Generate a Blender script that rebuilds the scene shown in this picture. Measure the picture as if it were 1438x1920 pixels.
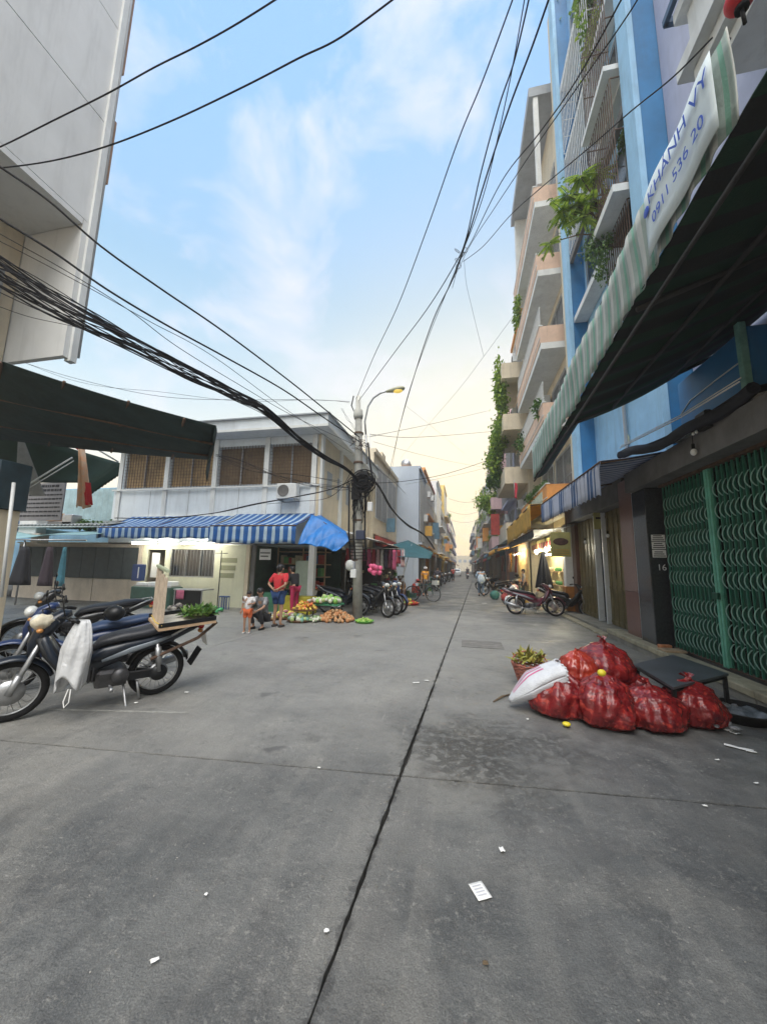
import bpy, math, random
from mathutils import Vector, Matrix, noise
random.seed(7)
R_=random.Random(11)
S=bpy.context.scene; C=S.collection
for o in list(bpy.data.objects): bpy.data.objects.remove(o)
rad=math.radians; PI=math.pi; sin=math.sin; cos=math.cos

# ---------------- camera ----------------
H=1.6; F=697.0
def _n(v): v=Vector(v); v.normalize(); return v
Yc=_n((151,-105,-F)); Zc=Vector((94,4760,-F)); Zc=_n(Zc-Yc*Zc.dot(Yc)); Xc=Yc.cross(Zc)
RW=Matrix((Xc,Yc,Zc))                      # camera axes -> world axes
cam=bpy.data.cameras.new('camera'); co=bpy.data.objects.new('camera',cam); C.objects.link(co)
cam.sensor_fit='HORIZONTAL'; cam.sensor_width=36; cam.lens=36*F/1438; cam.clip_end=3000; cam.clip_start=.05
co.matrix_world=Matrix.Translation((0,0,H))@RW.to_4x4(); S.camera=co
S.render.resolution_x=766; S.render.resolution_y=1024
# ---------------- world and sun ----------------
SUN_EL=rad(60); SUN_AZ=rad(172)            # broad soft daylight from high up, behind the camera to the right
GLOW_EL=rad(5); GLOW_AZ=rad(3)             # where the evening horizon glows, down the street
W=bpy.data.worlds.new('World'); S.world=W; W.use_nodes=True
def build_world():
    nt=W.node_tree; N=nt.nodes; L=nt.links; N.clear()
    out=N.new('ShaderNodeOutputWorld'); bg=N.new('ShaderNodeBackground'); L.new(bg.outputs[0],out.inputs[0])
    sky=N.new('ShaderNodeTexSky'); sky.sky_type='NISHITA'; sky.sun_disc=False
    sky.sun_elevation=SUN_EL; sky.sun_rotation=SUN_AZ; sky.air_density=1.0; sky.dust_density=1.6; sky.ozone_density=2.0
    tc=N.new('ShaderNodeTexCoord'); sep=N.new('ShaderNodeSeparateXYZ'); L.new(tc.outputs['Generated'],sep.inputs[0])
    def math_(op,a,b=None,c=None):
        m=N.new('ShaderNodeMath'); m.operation=op
        for i,v in enumerate((a,b,c)):
            if v is None: continue
            if isinstance(v,(int,float)): m.inputs[i].default_value=v
            else: L.new(v,m.inputs[i])
        return m.outputs[0]
    z=math_('MAXIMUM',sep.outputs[2],0.0)
    # haze layer: elevation gradient of the air's own colour (evening: pale blue -> cream at the horizon)
    ramp=N.new('ShaderNodeValToRGB'); L.new(z,ramp.inputs[0]); r=ramp.color_ramp
    st=[(0.0,(7.2,5.0,2.4)),(0.12,(6.2,5.2,3.3)),(0.25,(4.9,5.0,4.5)),(0.40,(2.9,3.9,4.5)),(0.6,(1.7,3.0,4.25)),(0.8,(1.5,2.9,4.9)),(1.0,(1.4,2.8,5.1))]
    r.elements[0].position=0; r.elements[1].position=1
    for p,c in st[1:-1]: r.elements.new(p)
    for e,(p,c) in zip(r.elements,st): e.position=p; e.color=(c[0]/10,c[1]/10,c[2]/10,1)
    # towards the sun the air is paler and warmer
    dot=N.new('ShaderNodeVectorMath'); dot.operation='DOT_PRODUCT'; L.new(tc.outputs['Generated'],dot.inputs[0])
    dot.inputs[1].default_value=(sin(GLOW_AZ)*cos(GLOW_EL),cos(GLOW_AZ)*cos(GLOW_EL),sin(GLOW_EL))
    g=math_('POWER',math_('MAXIMUM',dot.outputs['Value'],0.0),7.0)
    warm=N.new('ShaderNodeMix'); warm.data_type='RGBA'; warm.inputs[7].default_value=(.84,.64,.33,1)
    L.new(math_('MULTIPLY',g,.72),warm.inputs[0]); L.new(ramp.outputs[0],warm.inputs[6])
    # thin cirrus
    mp=N.new('ShaderNodeMapping'); mp.vector_type='POINT'; L.new(tc.outputs['Generated'],mp.inputs[0])
    mp.inputs['Rotation'].default_value=(0,0,rad(20)); mp.inputs['Scale'].default_value=(1.6,1.4,2.2)
    n1=N.new('ShaderNodeTexNoise'); n1.inputs['Scale'].default_value=2.4; n1.inputs['Detail'].default_value=9; n1.inputs['Roughness'].default_value=.62; n1.inputs['Distortion'].default_value=.5
    L.new(mp.outputs[0],n1.inputs[0])
    cr=N.new('ShaderNodeMapRange'); L.new(n1.outputs[0],cr.inputs[0]); cr.inputs[1].default_value=.47; cr.inputs[2].default_value=.76; cr.inputs[3].default_value=0; cr.inputs[4].default_value=.8
    cl=N.new('ShaderNodeMix'); cl.data_type='RGBA'; L.new(cr.outputs[0],cl.inputs[0]); L.new(warm.outputs[2],cl.inputs[6]); cl.inputs[7].default_value=(.52,.49,.53,1)
    # scale the haze layer to the physical sky's level, then blend with it
    sc=N.new('ShaderNodeVectorMath'); sc.operation='SCALE'; L.new(cl.outputs[2],sc.inputs[0]); sc.inputs['Scale'].default_value=9.0
    mx=N.new('ShaderNodeMix'); mx.data_type='RGBA'; mx.inputs[0].default_value=.88
    L.new(sky.outputs[0],mx.inputs[6]); L.new(sc.outputs[0],mx.inputs[7])
    L.new(mx.outputs[2],bg.inputs[0]); bg.inputs[1].default_value=.10
build_world()
sd=bpy.data.lights.new('sun','SUN'); sd.energy=2.3; sd.angle=rad(55); sd.color=(1,.94,.85)
so=bpy.data.objects.new('sun',sd); C.objects.link(so); so.location=(0,0,40)
so.rotation_euler=(-Vector((sin(SUN_AZ)*cos(SUN_EL),cos(SUN_AZ)*cos(SUN_EL),sin(SUN_EL)))).to_track_quat('-Z','Y').to_euler()
S.view_settings.view_transform='Standard'; S.view_settings.look='None'; S.view_settings.gamma=1
S.view_settings.exposure=1.42
S.cycles.volume_bounces=0; S.cycles.max_bounces=4; S.cycles.diffuse_bounces=3; S.cycles.glossy_bounces=2; S.cycles.transmission_bounces=3; S.cycles.transparent_max_bounces=6
S.render.engine='CYCLES'

# ---------------- helpers ----------------
CAMV=Vector((0,0,H))
def at(px,py,X=None,Y=None,Z=None):
    d=RW@Vector((px-719,960-py,-F))
    t=(X/d.x) if X is not None else (Y/d.y) if Y is not None else ((Z-H)/d.z)
    return CAMV+d*t
WL={}
def tag(o,label=None,cat=None,group=None,kind=None):
    if label: o['label']=label
    if cat: o['category']=cat
    if group: o['group']=group
    if kind: o['kind']=kind
    return o
def thing(name,label,cat,loc=(0,0,0),rz=0,group=None,kind=None):
    o=bpy.data.objects.new(name,None); C.objects.link(o); o.empty_display_size=.1
    o.location=loc; o.rotation_euler=(0,0,rz); WL[o]=Vector(loc)
    return tag(o,label,cat,group,kind)
def link(name,me,parent=None,loc=(0,0,0)):
    o=bpy.data.objects.new(name,me); C.objects.link(o)
    if parent: o.parent=parent
    o.location=loc; return o
def kids(o): return [c for c in C.objects if c.parent==o]
def copy_tree(o,parent=None,ch=None):
    if ch is None:
        ch={}
        for c in C.objects:
            if c.parent: ch.setdefault(c.parent,[]).append(c)
    c=o.copy(); C.objects.link(c)
    if parent: c.parent=parent
    for k in ch.get(o,[]): copy_tree(k,c,ch)
    return c
class MB:
    def __init__(s): s.v=[]; s.f=[]; s.sm=[]
    def add(s,vs,fs,smooth=False):
        b=len(s.v); s.v+= [tuple(v) for v in vs]; s.f+=[tuple(i+b for i in f) for f in fs]; s.sm+=[smooth]*len(fs); return s
    def box(s,x0,x1,y0,y1,z0,z1):
        v=[(x0,y0,z0),(x1,y0,z0),(x1,y1,z0),(x0,y1,z0),(x0,y0,z1),(x1,y0,z1),(x1,y1,z1),(x0,y1,z1)]
        return s.add(v,[(0,3,2,1),(4,5,6,7),(0,1,5,4),(1,2,6,5),(2,3,7,6),(3,0,4,7)])
    def bbox(s,x0,x1,y0,y1,z0,z1,b=.01):
        # box with chamfered vertical and top edges
        xs=[(x0+b,y0),(x1-b,y0),(x1,y0+b),(x1,y1-b),(x1-b,y1),(x0+b,y1),(x0,y1-b),(x0,y0+b)]
        v=[(x,y,z0) for x,y in xs]+[(x,y,z1-b) for x,y in xs]
        cx,cy=(x0+x1)/2,(y0+y1)/2
        v+=[(x0+b if x<cx else x1-b, y0+b if y<cy else y1-b, z1) for x,y in xs]
        f=[tuple(range(7,-1,-1))]
        for k in (0,8):
            for i in range(8): j=(i+1)%8; f.append((k+i,k+j,k+8+j,k+8+i))
        f.append(tuple(range(16,24)))
        return s.add(v,f)
    def obox(s,p,ax,ay,az):
        p,ax,ay,az=map(Vector,(p,ax,ay,az))
        v=[p,p+ax,p+ax+ay,p+ay]; v+=[q+az for q in v]
        return s.add(v,[(0,3,2,1),(4,5,6,7),(0,1,5,4),(1,2,6,5),(2,3,7,6),(3,0,4,7)])
    def quad(s,*p): return s.add(p,[tuple(range(len(p)))])
    def prism(s,poly,z0,z1):
        n=len(poly); v=[(x,y,z0) for x,y in poly]+[(x,y,z1) for x,y in poly]
        return s.add(v,[tuple(range(n-1,-1,-1)),tuple(range(n,2*n))]+[(i,(i+1)%n,n+(i+1)%n,n+i) for i in range(n)])
    def prism_y(s,poly,y0,y1):     # poly in xz
        n=len(poly); v=[(x,y0,z) for x,z in poly]+[(x,y1,z) for x,z in poly]
        return s.add(v,[tuple(range(n)),tuple(range(2*n-1,n-1,-1))]+[((i+1)%n,i,n+i,n+(i+1)%n) for i in range(n)])
    def tube(s,pts,r,n=6,caps=True,closed=False):
        P=[Vector(p) for p in pts]; m=len(P); rr=r if isinstance(r,(list,tuple)) else [r]*m
        up=None; vs=[]; prev=None
        for i,p in enumerate(P):
            if closed: t=P[(i+1)%m]-P[(i-1)%m]
            else: t=P[min(i+1,m-1)]-P[max(i-1,0)]
            if t.length<1e-9: t=Vector((0,0,1))
            t.normalize()
            if prev is None:
                a=Vector((0,0,1)) if abs(t.z)<.9 else Vector((1,0,0)); u=t.cross(a).normalized()
            else:
                u=(prev-t*prev.dot(t)); u=u.normalized() if u.length>1e-6 else t.orthogonal().normalized()
            prev=u; w=t.cross(u)
            for k in range(n):
                a=2*PI*k/n; vs.append(p+u*cos(a)*rr[i]+w*sin(a)*rr[i])
        fs=[]
        for i in range(m if closed else m-1):
            j=(i+1)%m
            for k in range(n): l=(k+1)%n; fs.append((i*n+k,i*n+l,j*n+l,j*n+k))
        if caps and not closed: fs+= [tuple(range(n-1,-1,-1)),tuple((m-1)*n+k for k in range(n))]
        return s.add(vs,fs,True)
    def cyl(s,a,b,r,r2=None,n=12): return s.tube([a,b],[r,r if r2 is None else r2],n)
    def lathe(s,prof,c=(0,0,0),n=16,axis='z'):
        vs=[]; 
        for r,z in prof:
            for k in range(n):
                a=2*PI*k/n; x,y=r*cos(a),r*sin(a)
                q=(x,y,z) if axis=='z' else (x,z,y) if axis=='y' else (z,x,y)
                vs.append((c[0]+q[0],c[1]+q[1],c[2]+q[2]))
        m=len(prof); fs=[(i*n+k,i*n+(k+1)%n,(i+1)*n+(k+1)%n,(i+1)*n+k) for i in range(m-1) for k in range(n)]
        return s.add(vs,fs,True)
    def ell(s,c,r,n=10,m=7,fn=None,rz=0):
        vs=[];fs=[]
        for i in range(m+1):
            th=PI*i/m
            for k in range(n):
                ph=2*PI*k/n; d=Vector((sin(th)*cos(ph),sin(th)*sin(ph),cos(th)))
                q=1 if fn is None else fn(d); x,y,z=d.x*r[0]*q,d.y*r[1]*q,d.z*r[2]*q
                vs.append((c[0]+x*cos(rz)-y*sin(rz),c[1]+x*sin(rz)+y*cos(rz),c[2]+z))
        for i in range(m):
            for k in range(n): fs.append((i*n+k,(i+1)*n+k,(i+1)*n+(k+1)%n,i*n+(k+1)%n))
        return s.add(vs,fs,True)
    def loft(s,secs,n=10,p=2.6):
        # secs: (x,z,half_width_y,half_height[,y]) along a path in xz, superellipse sections
        m=len(secs); vs=[]
        for i,q in enumerate(secs):
            x,z,hw,hh=q[:4]; y0=q[4] if len(q)>4 else 0
            a=secs[max(i-1,0)]; b=secs[min(i+1,m-1)]; t=Vector((b[0]-a[0],0,b[1]-a[1]))
            t.normalize(); nn=Vector((-t.z,0,t.x))
            for k in range(n):
                an=2*PI*k/n; c_,s_=cos(an),sin(an)
                u=math.copysign(abs(c_)**(2/p),c_); w=math.copysign(abs(s_)**(2/p),s_)
                vs.append(Vector((x,y0,z))+Vector((0,1,0))*u*hw+nn*w*hh)
        fs=[(i*n+k,i*n+(k+1)%n,(i+1)*n+(k+1)%n,(i+1)*n+k) for i in range(m-1) for k in range(n)]
        fs+=[tuple(range(n-1,-1,-1)),tuple((m-1)*n+k for k in range(n))]
        return s.add(vs,fs,True)
    def surf(s,fn,nu,nv,smooth=True):
        vs=[fn(i/nu,j/nv) for j in range(nv+1) for i in range(nu+1)]
        fs=[(j*(nu+1)+i,j*(nu+1)+i+1,(j+1)*(nu+1)+i+1,(j+1)*(nu+1)+i) for j in range(nv) for i in range(nu)]
        return s.add(vs,fs,smooth)
    def leaf(s,p,d,up,L,w,fold=.25):
        d=Vector(d).normalized(); up=Vector(up); sd_=d.cross(up)
        if sd_.length<1e-4: sd_=d.orthogonal()
        sd_.normalize(); n=sd_.cross(d); p=Vector(p); m=p+d*L*.45
        return s.add([p,m+sd_*w+n*w*fold,p+d*L-n*L*.12,m-sd_*w+n*w*fold,m],[(0,4,1),(1,4,2),(2,4,3),(3,4,0)])
    def mesh(s,mat,org=(0,0,0),name='mesh'):
        me=bpy.data.meshes.new(name)
        o=Vector(org); me.from_pydata([(v[0]-o.x,v[1]-o.y,v[2]-o.z) for v in s.v],[],s.f)
        me.polygons.foreach_set('use_smooth',s.sm); me.materials.append(mat); me.update(); return me
    def build(s,name,mat,parent=None,thick=0,label=None):
        if parent is not None:
            org=WL.get(parent,Vector((0,0,0))); o=link(name,s.mesh(mat,org,name),parent); WL[o]=org
        else:
            xs=[v[0] for v in s.v]; ys=[v[1] for v in s.v]; zs=[v[2] for v in s.v]
            org=Vector(((min(xs)+max(xs))/2,(min(ys)+max(ys))/2,min(zs)))
            o=link(name,s.mesh(mat,org,name),None,org); WL[o]=org
        if thick:
            m=o.modifiers.new('solid','SOLIDIFY'); m.thickness=thick; m.offset=0
        if label: o['label']=label
        if name in ('text_line','print_line'): o['kind']='stuff'
        return o
STUFFN=('text_line','print_line','phone_number','lettering')
def obj(mb,name,mat,label,cat,group=None,kind=None,thick=0): return tag(mb.build(name,mat,None,thick),label,cat,group,kind)

# ---------------- materials ----------------
MATS={}
def mat(name,col,rough=.65,var=.25,scale=3.0,bump=0.0,bscale=40,metal=0,dirt=0.0,coat=0,trans=0,emis=None,es=0,spec=None,island=0.0,var2=None,streak=0):
    if name in MATS: return MATS[name]
    m=bpy.data.materials.new(name); m.use_nodes=True; nt=m.node_tree; N=nt.nodes; L=nt.links; b=N['Principled BSDF']
    b.inputs['Roughness'].default_value=rough; b.inputs['Metallic'].default_value=metal
    if coat: b.inputs['Coat Weight'].default_value=coat; b.inputs['Coat Roughness'].default_value=.12
    if trans: b.inputs['Transmission Weight'].default_value=trans
    if spec is not None: b.inputs['Specular IOR Level'].default_value=spec
    tc=N.new('ShaderNodeTexCoord'); nz=N.new('ShaderNodeTexNoise'); L.new(tc.outputs['Object'],nz.inputs[0])
    nz.inputs['Scale'].default_value=scale; nz.inputs['Detail'].default_value=8; nz.inputs['Roughness'].default_value=.65
    r=N.new('ShaderNodeMapRange'); r.inputs[1].default_value=.32; r.inputs[2].default_value=.68; L.new(nz.outputs[0],r.inputs[0])
    mx=N.new('ShaderNodeMix'); mx.data_type='RGBA'; L.new(r.outputs[0],mx.inputs[0])
    c=Vector(col); lo=c*(1-var); hi=c*(1+var*.6) if var2 is None else Vector(var2)
    mx.inputs[6].default_value=(*lo,1); mx.inputs[7].default_value=(min(hi.x,1),min(hi.y,1),min(hi.z,1),1)
    cur=mx.outputs[2]
    if island:
        gi=N.new('ShaderNodeNewGeometry'); hs=N.new('ShaderNodeHueSaturation')
        mr=N.new('ShaderNodeMapRange'); L.new(gi.outputs['Random Per Island'],mr.inputs[0]); mr.inputs[3].default_value=1-island; mr.inputs[4].default_value=1+island
        L.new(mr.outputs[0],hs.inputs['Value']); 
        mh=N.new('ShaderNodeMapRange'); L.new(gi.outputs['Random Per Island'],mh.inputs[0]); mh.inputs[3].default_value=.5+.05*island; mh.inputs[4].default_value=.5-.05*island
        L.new(mh.outputs[0],hs.inputs['Hue']); L.new(cur,hs.inputs['Color']); cur=hs.outputs[0]
    if dirt:
        mp=N.new('ShaderNodeMapping'); mp.inputs['Scale'].default_value=(2.2,2.2,.22) ; L.new(tc.outputs['Object'],mp.inputs[0])
        n2=N.new('ShaderNodeTexNoise'); n2.inputs['Scale'].default_value=2.2; n2.inputs['Detail'].default_value=9; n2.inputs['Roughness'].default_value=.7; L.new(mp.outputs[0],n2.inputs[0])
        r2=N.new('ShaderNodeMapRange'); r2.inputs[1].default_value=.5; r2.inputs[2].default_value=.8; r2.inputs[4].default_value=dirt; L.new(n2.outputs[0],r2.inputs[0])
        m2=N.new('ShaderNodeMix'); m2.data_type='RGBA'; L.new(r2.outputs[0],m2.inputs[0]); L.new(cur,m2.inputs[6]); m2.inputs[7].default_value=(.07,.06,.05,1); cur=m2.outputs[2]
    L.new(cur,b.inputs['Base Color'])
    if bump:
        n3=N.new('ShaderNodeTexNoise'); n3.inputs['Scale'].default_value=bscale; n3.inputs['Detail'].default_value=6; L.new(tc.outputs['Object'],n3.inputs[0])
        bp=N.new('ShaderNodeBump'); bp.inputs['Strength'].default_value=bump; bp.inputs['Distance'].default_value=.02; L.new(n3.outputs[0],bp.inputs['Height']); L.new(bp.outputs[0],b.inputs['Normal'])
    if emis: b.inputs['Emission Color'].default_value=(*emis,1); b.inputs['Emission Strength'].default_value=es
    MATS[name]=m; return m
def stripes(name,c1,c2,axis,period,duty=.5,rough=.7,wave=.0,third=None,tl=0):
    if name in MATS: return MATS[name]
    m=mat(name,c1,rough,.2,4,.3,60); nt=m.node_tree; N=nt.nodes; L=nt.links; b=N['Principled BSDF']
    src=b.inputs['Base Color'].links[0].from_socket
    tc=[n for n in N if n.type=='TEX_COORD'][0]; sp=N.new('ShaderNodeSeparateXYZ'); L.new(tc.outputs['Object'],sp.inputs[0])
    a=N.new('ShaderNodeMath'); a.operation='DIVIDE'; a.inputs[1].default_value=period; L.new(sp.outputs[axis],a.inputs[0])
    fr=N.new('ShaderNodeMath'); fr.operation='FRACT'; L.new(a.outputs[0],fr.inputs[0])
    gt=N.new('ShaderNodeMath'); gt.operation='GREATER_THAN'; gt.inputs[1].default_value=duty; L.new(fr.outputs[0],gt.inputs[0])
    mx=N.new('ShaderNodeMix'); mx.data_type='RGBA'; L.new(gt.outputs[0],mx.inputs[0]); L.new(src,mx.inputs[6]); mx.inputs[7].default_value=(*c2,1)
    cur=mx.outputs[2]
    if third:
        g2=N.new('ShaderNodeMath'); g2.operation='COMPARE'; g2.inputs[1].default_value=duty*.5; g2.inputs[2].default_value=.07; L.new(fr.outputs[0],g2.inputs[0])
        m3=N.new('ShaderNodeMix'); m3.data_type='RGBA'; L.new(g2.outputs[0],m3.inputs[0]); L.new(cur,m3.inputs[6]); m3.inputs[7].default_value=(*third,1); cur=m3.outputs[2]
    # dust and fading
    n2=N.new('ShaderNodeTexNoise'); n2.inputs['Scale'].default_value=1.7; n2.inputs['Detail'].default_value=8; L.new(tc.outputs['Object'],n2.inputs[0])
    r2=N.new('ShaderNodeMapRange'); r2.inputs[1].default_value=.4; r2.inputs[2].default_value=.75; r2.inputs[4].default_value=.5; L.new(n2.outputs[0],r2.inputs[0])
    m4=N.new('ShaderNodeMix'); m4.data_type='RGBA'; m4.blend_type='MULTIPLY'; L.new(r2.outputs[0],m4.inputs[0]); L.new(cur,m4.inputs[6]); m4.inputs[7].default_value=(.55,.52,.46,1)
    L.new(m4.outputs[2],b.inputs['Base Color'])
    if tl:
        t=N.new('ShaderNodeBsdfTranslucent'); L.new(m4.outputs[2],t.inputs[0]); ms=N.new('ShaderNodeMixShader'); ms.inputs[0].default_value=tl
        L.new(b.outputs[0],ms.inputs[1]); L.new(t.outputs[0],ms.inputs[2]); o=[n for n in N if n.type=='OUTPUT_MATERIAL'][0]; L.new(ms.outputs[0],o.inputs[0])
    return m
def translucent(m,f):
    nt=m.node_tree; N=nt.nodes; L=nt.links; b=N['Principled BSDF']; src=b.inputs['Base Color'].links[0].from_socket
    t=N.new('ShaderNodeBsdfTranslucent'); L.new(src,t.inputs[0]); ms=N.new('ShaderNodeMixShader'); ms.inputs[0].default_value=f
    L.new(b.outputs[0],ms.inputs[1]); L.new(t.outputs[0],ms.inputs[2]); o=[n for n in N if n.type=='OUTPUT_MATERIAL'][0]; L.new(ms.outputs[0],o.inputs[0]); return m

def concrete_mat():
    m=bpy.data.materials.new('street_concrete'); m.use_nodes=True; nt=m.node_tree; N=nt.nodes; L=nt.links; b=N['Principled BSDF']
    g=N.new('ShaderNodeNewGeometry'); pos=g.outputs['Position']
    def ns(s,d=9,r=.62,dist=0,vec=None):
        n=N.new('ShaderNodeTexNoise'); n.inputs['Scale'].default_value=s; n.inputs['Detail'].default_value=d; n.inputs['Roughness'].default_value=r; n.inputs['Distortion'].default_value=dist
        L.new(vec or pos,n.inputs[0]); return n.outputs[0]
    def mr(v,a,b_,c=0,d=1):
        n=N.new('ShaderNodeMapRange'); L.new(v,n.inputs[0]); n.inputs[1].default_value=a; n.inputs[2].default_value=b_; n.inputs[3].default_value=c; n.inputs[4].default_value=d; return n.outputs[0]
    def mix(f,a,b_,bt='MIX'):
        n=N.new('ShaderNodeMix'); n.data_type='RGBA'; n.blend_type=bt
        if isinstance(f,float): n.inputs[0].default_value=f
        else: L.new(f,n.inputs[0])
        for i,v in ((6,a),(7,b_)):
            if isinstance(v,tuple): n.inputs[i].default_value=(*v,1)
            else: L.new(v,n.inputs[i])
        return n.outputs[2]
    def mul(a,b_):
        n=N.new('ShaderNodeMath'); n.operation='MULTIPLY'; L.new(a,n.inputs[0])
        if isinstance(b_,(int,float)): n.inputs[1].default_value=b_
        else: L.new(b_,n.inputs[1])
        return n.outputs[0]
    c=mix(mr(ns(.55,10,.6),.35,.66),(.052,.058,.062),(.165,.168,.162))
    c=mix(mul(mr(ns(2.1,10,.74,.9),.46,.62),.75),c,(.06,.062,.064))
    c=mix(mul(mr(ns(5.5,8,.7),.52,.8),.5),c,(.27,.26,.24))
    c=mix(mul(mr(ns(11,8,.72,.4),.5,.66),.42),c,(.065,.067,.07))
    c=mix(mul(mr(ns(.9,9,.66,1.2),.52,.62),.55),c,(.065,.070,.074))
    c=mix(mul(mr(ns(.38,9,.6,.8),.50,.62),.4),c,(.27,.26,.23))
    mp4=N.new('ShaderNodeMapping'); mp4.inputs['Scale'].default_value=(3.2,.22,1); mp4.inputs['Rotation'].default_value=(0,0,rad(-4)); L.new(pos,mp4.inputs[0])
    c=mix(mul(mr(ns(1.3,6,.6,.5,mp4.outputs[0]),.54,.70),.45),c,(.07,.07,.072))
    c=mix(mul(mr(ns(34,5,.65),.58,.68),.3),c,(.28,.27,.25))
    # paler towards the junction's middle: its brighter light, painted into the concrete colour
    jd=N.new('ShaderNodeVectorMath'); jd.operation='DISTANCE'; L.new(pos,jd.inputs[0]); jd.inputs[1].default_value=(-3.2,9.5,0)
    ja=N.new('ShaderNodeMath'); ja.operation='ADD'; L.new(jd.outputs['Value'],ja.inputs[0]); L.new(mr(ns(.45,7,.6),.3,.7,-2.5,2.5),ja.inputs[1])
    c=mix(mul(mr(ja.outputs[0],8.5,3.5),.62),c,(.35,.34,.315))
    # tyre-polished streaks along the street
    mp=N.new('ShaderNodeMapping'); mp.inputs['Scale'].default_value=(2.0,.16,1); mp.inputs['Rotation'].default_value=(0,0,rad(9)); L.new(pos,mp.inputs[0])
    c=mix(mul(mr(ns(1.8,6,.6,.3,mp.outputs[0]),.5,.75),.4),c,(.27,.26,.235))
    # fine aggregate speckle
    c=mix(.85,c,mix(mr(ns(160,3,.5),.38,.64),(.70,.70,.70),(1.26,1.26,1.26)),'MULTIPLY')
    vor=N.new('ShaderNodeTexVoronoi'); vor.inputs['Scale'].default_value=34; L.new(pos,vor.inputs[0])
    sp=mul(mr(vor.outputs['Distance'],.13,.09),mr(ns(3,4),.5,.66)); c=mix(mul(sp,.6),c,(.05,.05,.05))
    # worn rough patch beside the joint crossing
    vm=N.new('ShaderNodeVectorMath'); vm.operation='DISTANCE'; L.new(pos,vm.inputs[0]); vm.inputs[1].default_value=(.12,3.75,0)
    dn=N.new('ShaderNodeMath'); dn.operation='ADD'; L.new(vm.outputs['Value'],dn.inputs[0]); L.new(mr(ns(1.6,6),.3,.7,-.45,.45),dn.inputs[1])
    patch=mul(mr(dn.outputs[0],.95,.25),mr(ns(13,7,.75),.46,.6)); c=mix(mul(patch,.55),c,(.038,.040,.042))
    vm2=N.new('ShaderNodeVectorMath'); vm2.operation='DISTANCE'; L.new(pos,vm2.inputs[0]); vm2.inputs[1].default_value=(1.7,4.2,0)
    wet=mul(mr(vm2.outputs['Value'],1.5,.5),mr(ns(3.3,6,.6),.35,.62)); c=mix(mul(wet,.6),c,(.05,.053,.054))
    sc=N.new('ShaderNodeTexNoise')
    mp3=N.new('ShaderNodeMapping'); mp3.inputs['Scale'].default_value=(9,1.1,1); mp3.inputs['Rotation'].default_value=(0,0,rad(52)); L.new(pos,mp3.inputs[0])
    c=mix(mul(mr(ns(1.7,5,.55,.2,mp3.outputs[0]),.66,.74),.4),c,(.36,.345,.31))
    c=mix(mul(mul(mr(ns(26,6,.85),.545,.60),mr(ns(1.9,5,.7),.42,.62)),.55),c,(.36,.35,.32))
    c=mix(mul(mul(mr(ns(15,8,.85,.6),.535,.60),mr(ns(1.2,5,.7),.40,.6)),.5),c,(.035,.037,.04))
    # chipped, grimy strip along the long joint
    sx=N.new('ShaderNodeSeparateXYZ'); L.new(pos,sx.inputs[0])
    ly=N.new('ShaderNodeMath'); ly.operation='MULTIPLY_ADD'; L.new(sx.outputs[1],ly.inputs[0]); ly.inputs[1].default_value=.033; ly.inputs[2].default_value=-.602
    df=N.new('ShaderNodeMath'); df.operation='SUBTRACT'; L.new(sx.outputs[0],df.inputs[0]); L.new(ly.outputs[0],df.inputs[1])
    ab=N.new('ShaderNodeMath'); ab.operation='ABSOLUTE'; L.new(df.outputs[0],ab.inputs[0])
    an=N.new('ShaderNodeMath'); an.operation='ADD'; L.new(ab.outputs[0],an.inputs[0]); L.new(mr(ns(9,6,.7),.35,.65,-.035,.035),an.inputs[1])
    c=mix(mul(mr(an.outputs[0],.03,.008),.6),c,(.035,.035,.036))
    # drips and blots
    vb=N.new('ShaderNodeTexVoronoi'); vb.inputs['Scale'].default_value=1.35; vb.inputs['Randomness'].default_value=1; vn=N.new('ShaderNodeVectorMath'); vn.operation='ADD'
    nn=N.new('ShaderNodeTexNoise'); nn.inputs['Scale'].default_value=4; nn.inputs['Detail'].default_value=5; L.new(pos,nn.inputs[0]); L.new(pos,vn.inputs[0]); sc_=N.new('ShaderNodeVectorMath'); sc_.operation='SCALE'; sc_.inputs['Scale'].default_value=.5; L.new(nn.outputs['Color'],sc_.inputs[0]); L.new(sc_.outputs[0],vn.inputs[1]); L.new(vn.outputs[0],vb.inputs[0])
    c=mix(mul(mul(mr(vb.outputs['Distance'],.17,.08),mr(ns(.8,3),.45,.6)),.5),c,(.04,.04,.042))
    L.new(c,b.inputs['Base Color'])
    L.new(mr(ns(1.4,7),.35,.7,.38,.72),b.inputs['Roughness'])
    h=N.new('ShaderNodeMath'); h.operation='ADD'; L.new(mul(ns(70,6,.7),.5),h.inputs[0]); L.new(mul(ns(7,6,.6),.9),h.inputs[1])
    h2=N.new('ShaderNodeMath'); h2.operation='SUBTRACT'; L.new(h.outputs[0],h2.inputs[0]); L.new(mul(patch,.7),h2.inputs[1])
    bp=N.new('ShaderNodeBump'); bp.inputs['Strength'].default_value=1.0; bp.inputs['Distance'].default_value=.018; L.new(h2.outputs[0],bp.inputs['Height']); L.new(bp.outputs[0],b.inputs['Normal'])
    return m
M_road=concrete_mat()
M_joint=mat('joint_dirt',(.035,.033,.03),.95,.4,12,.5)
M_pave=mat('pavement_concrete',(.27,.25,.21),.85,.35,2.2,.4,50,dirt=.5)
M_kerb=mat('ledge_plaster',(.40,.35,.24),.85,.3,4,.4,50,dirt=.55)
M_white=mat('white_plaster',(.72,.74,.73),.8,.12,1.5,.12,60,dirt=.25)
M_lilac=mat('lilac_plaster',(.50,.52,.66),.8,.1,1.5,.12,60,dirt=.18)
M_blue=mat('deep_blue_paint',(.03,.20,.44),.6,.2,1.4,.1,60,dirt=.3)
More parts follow.
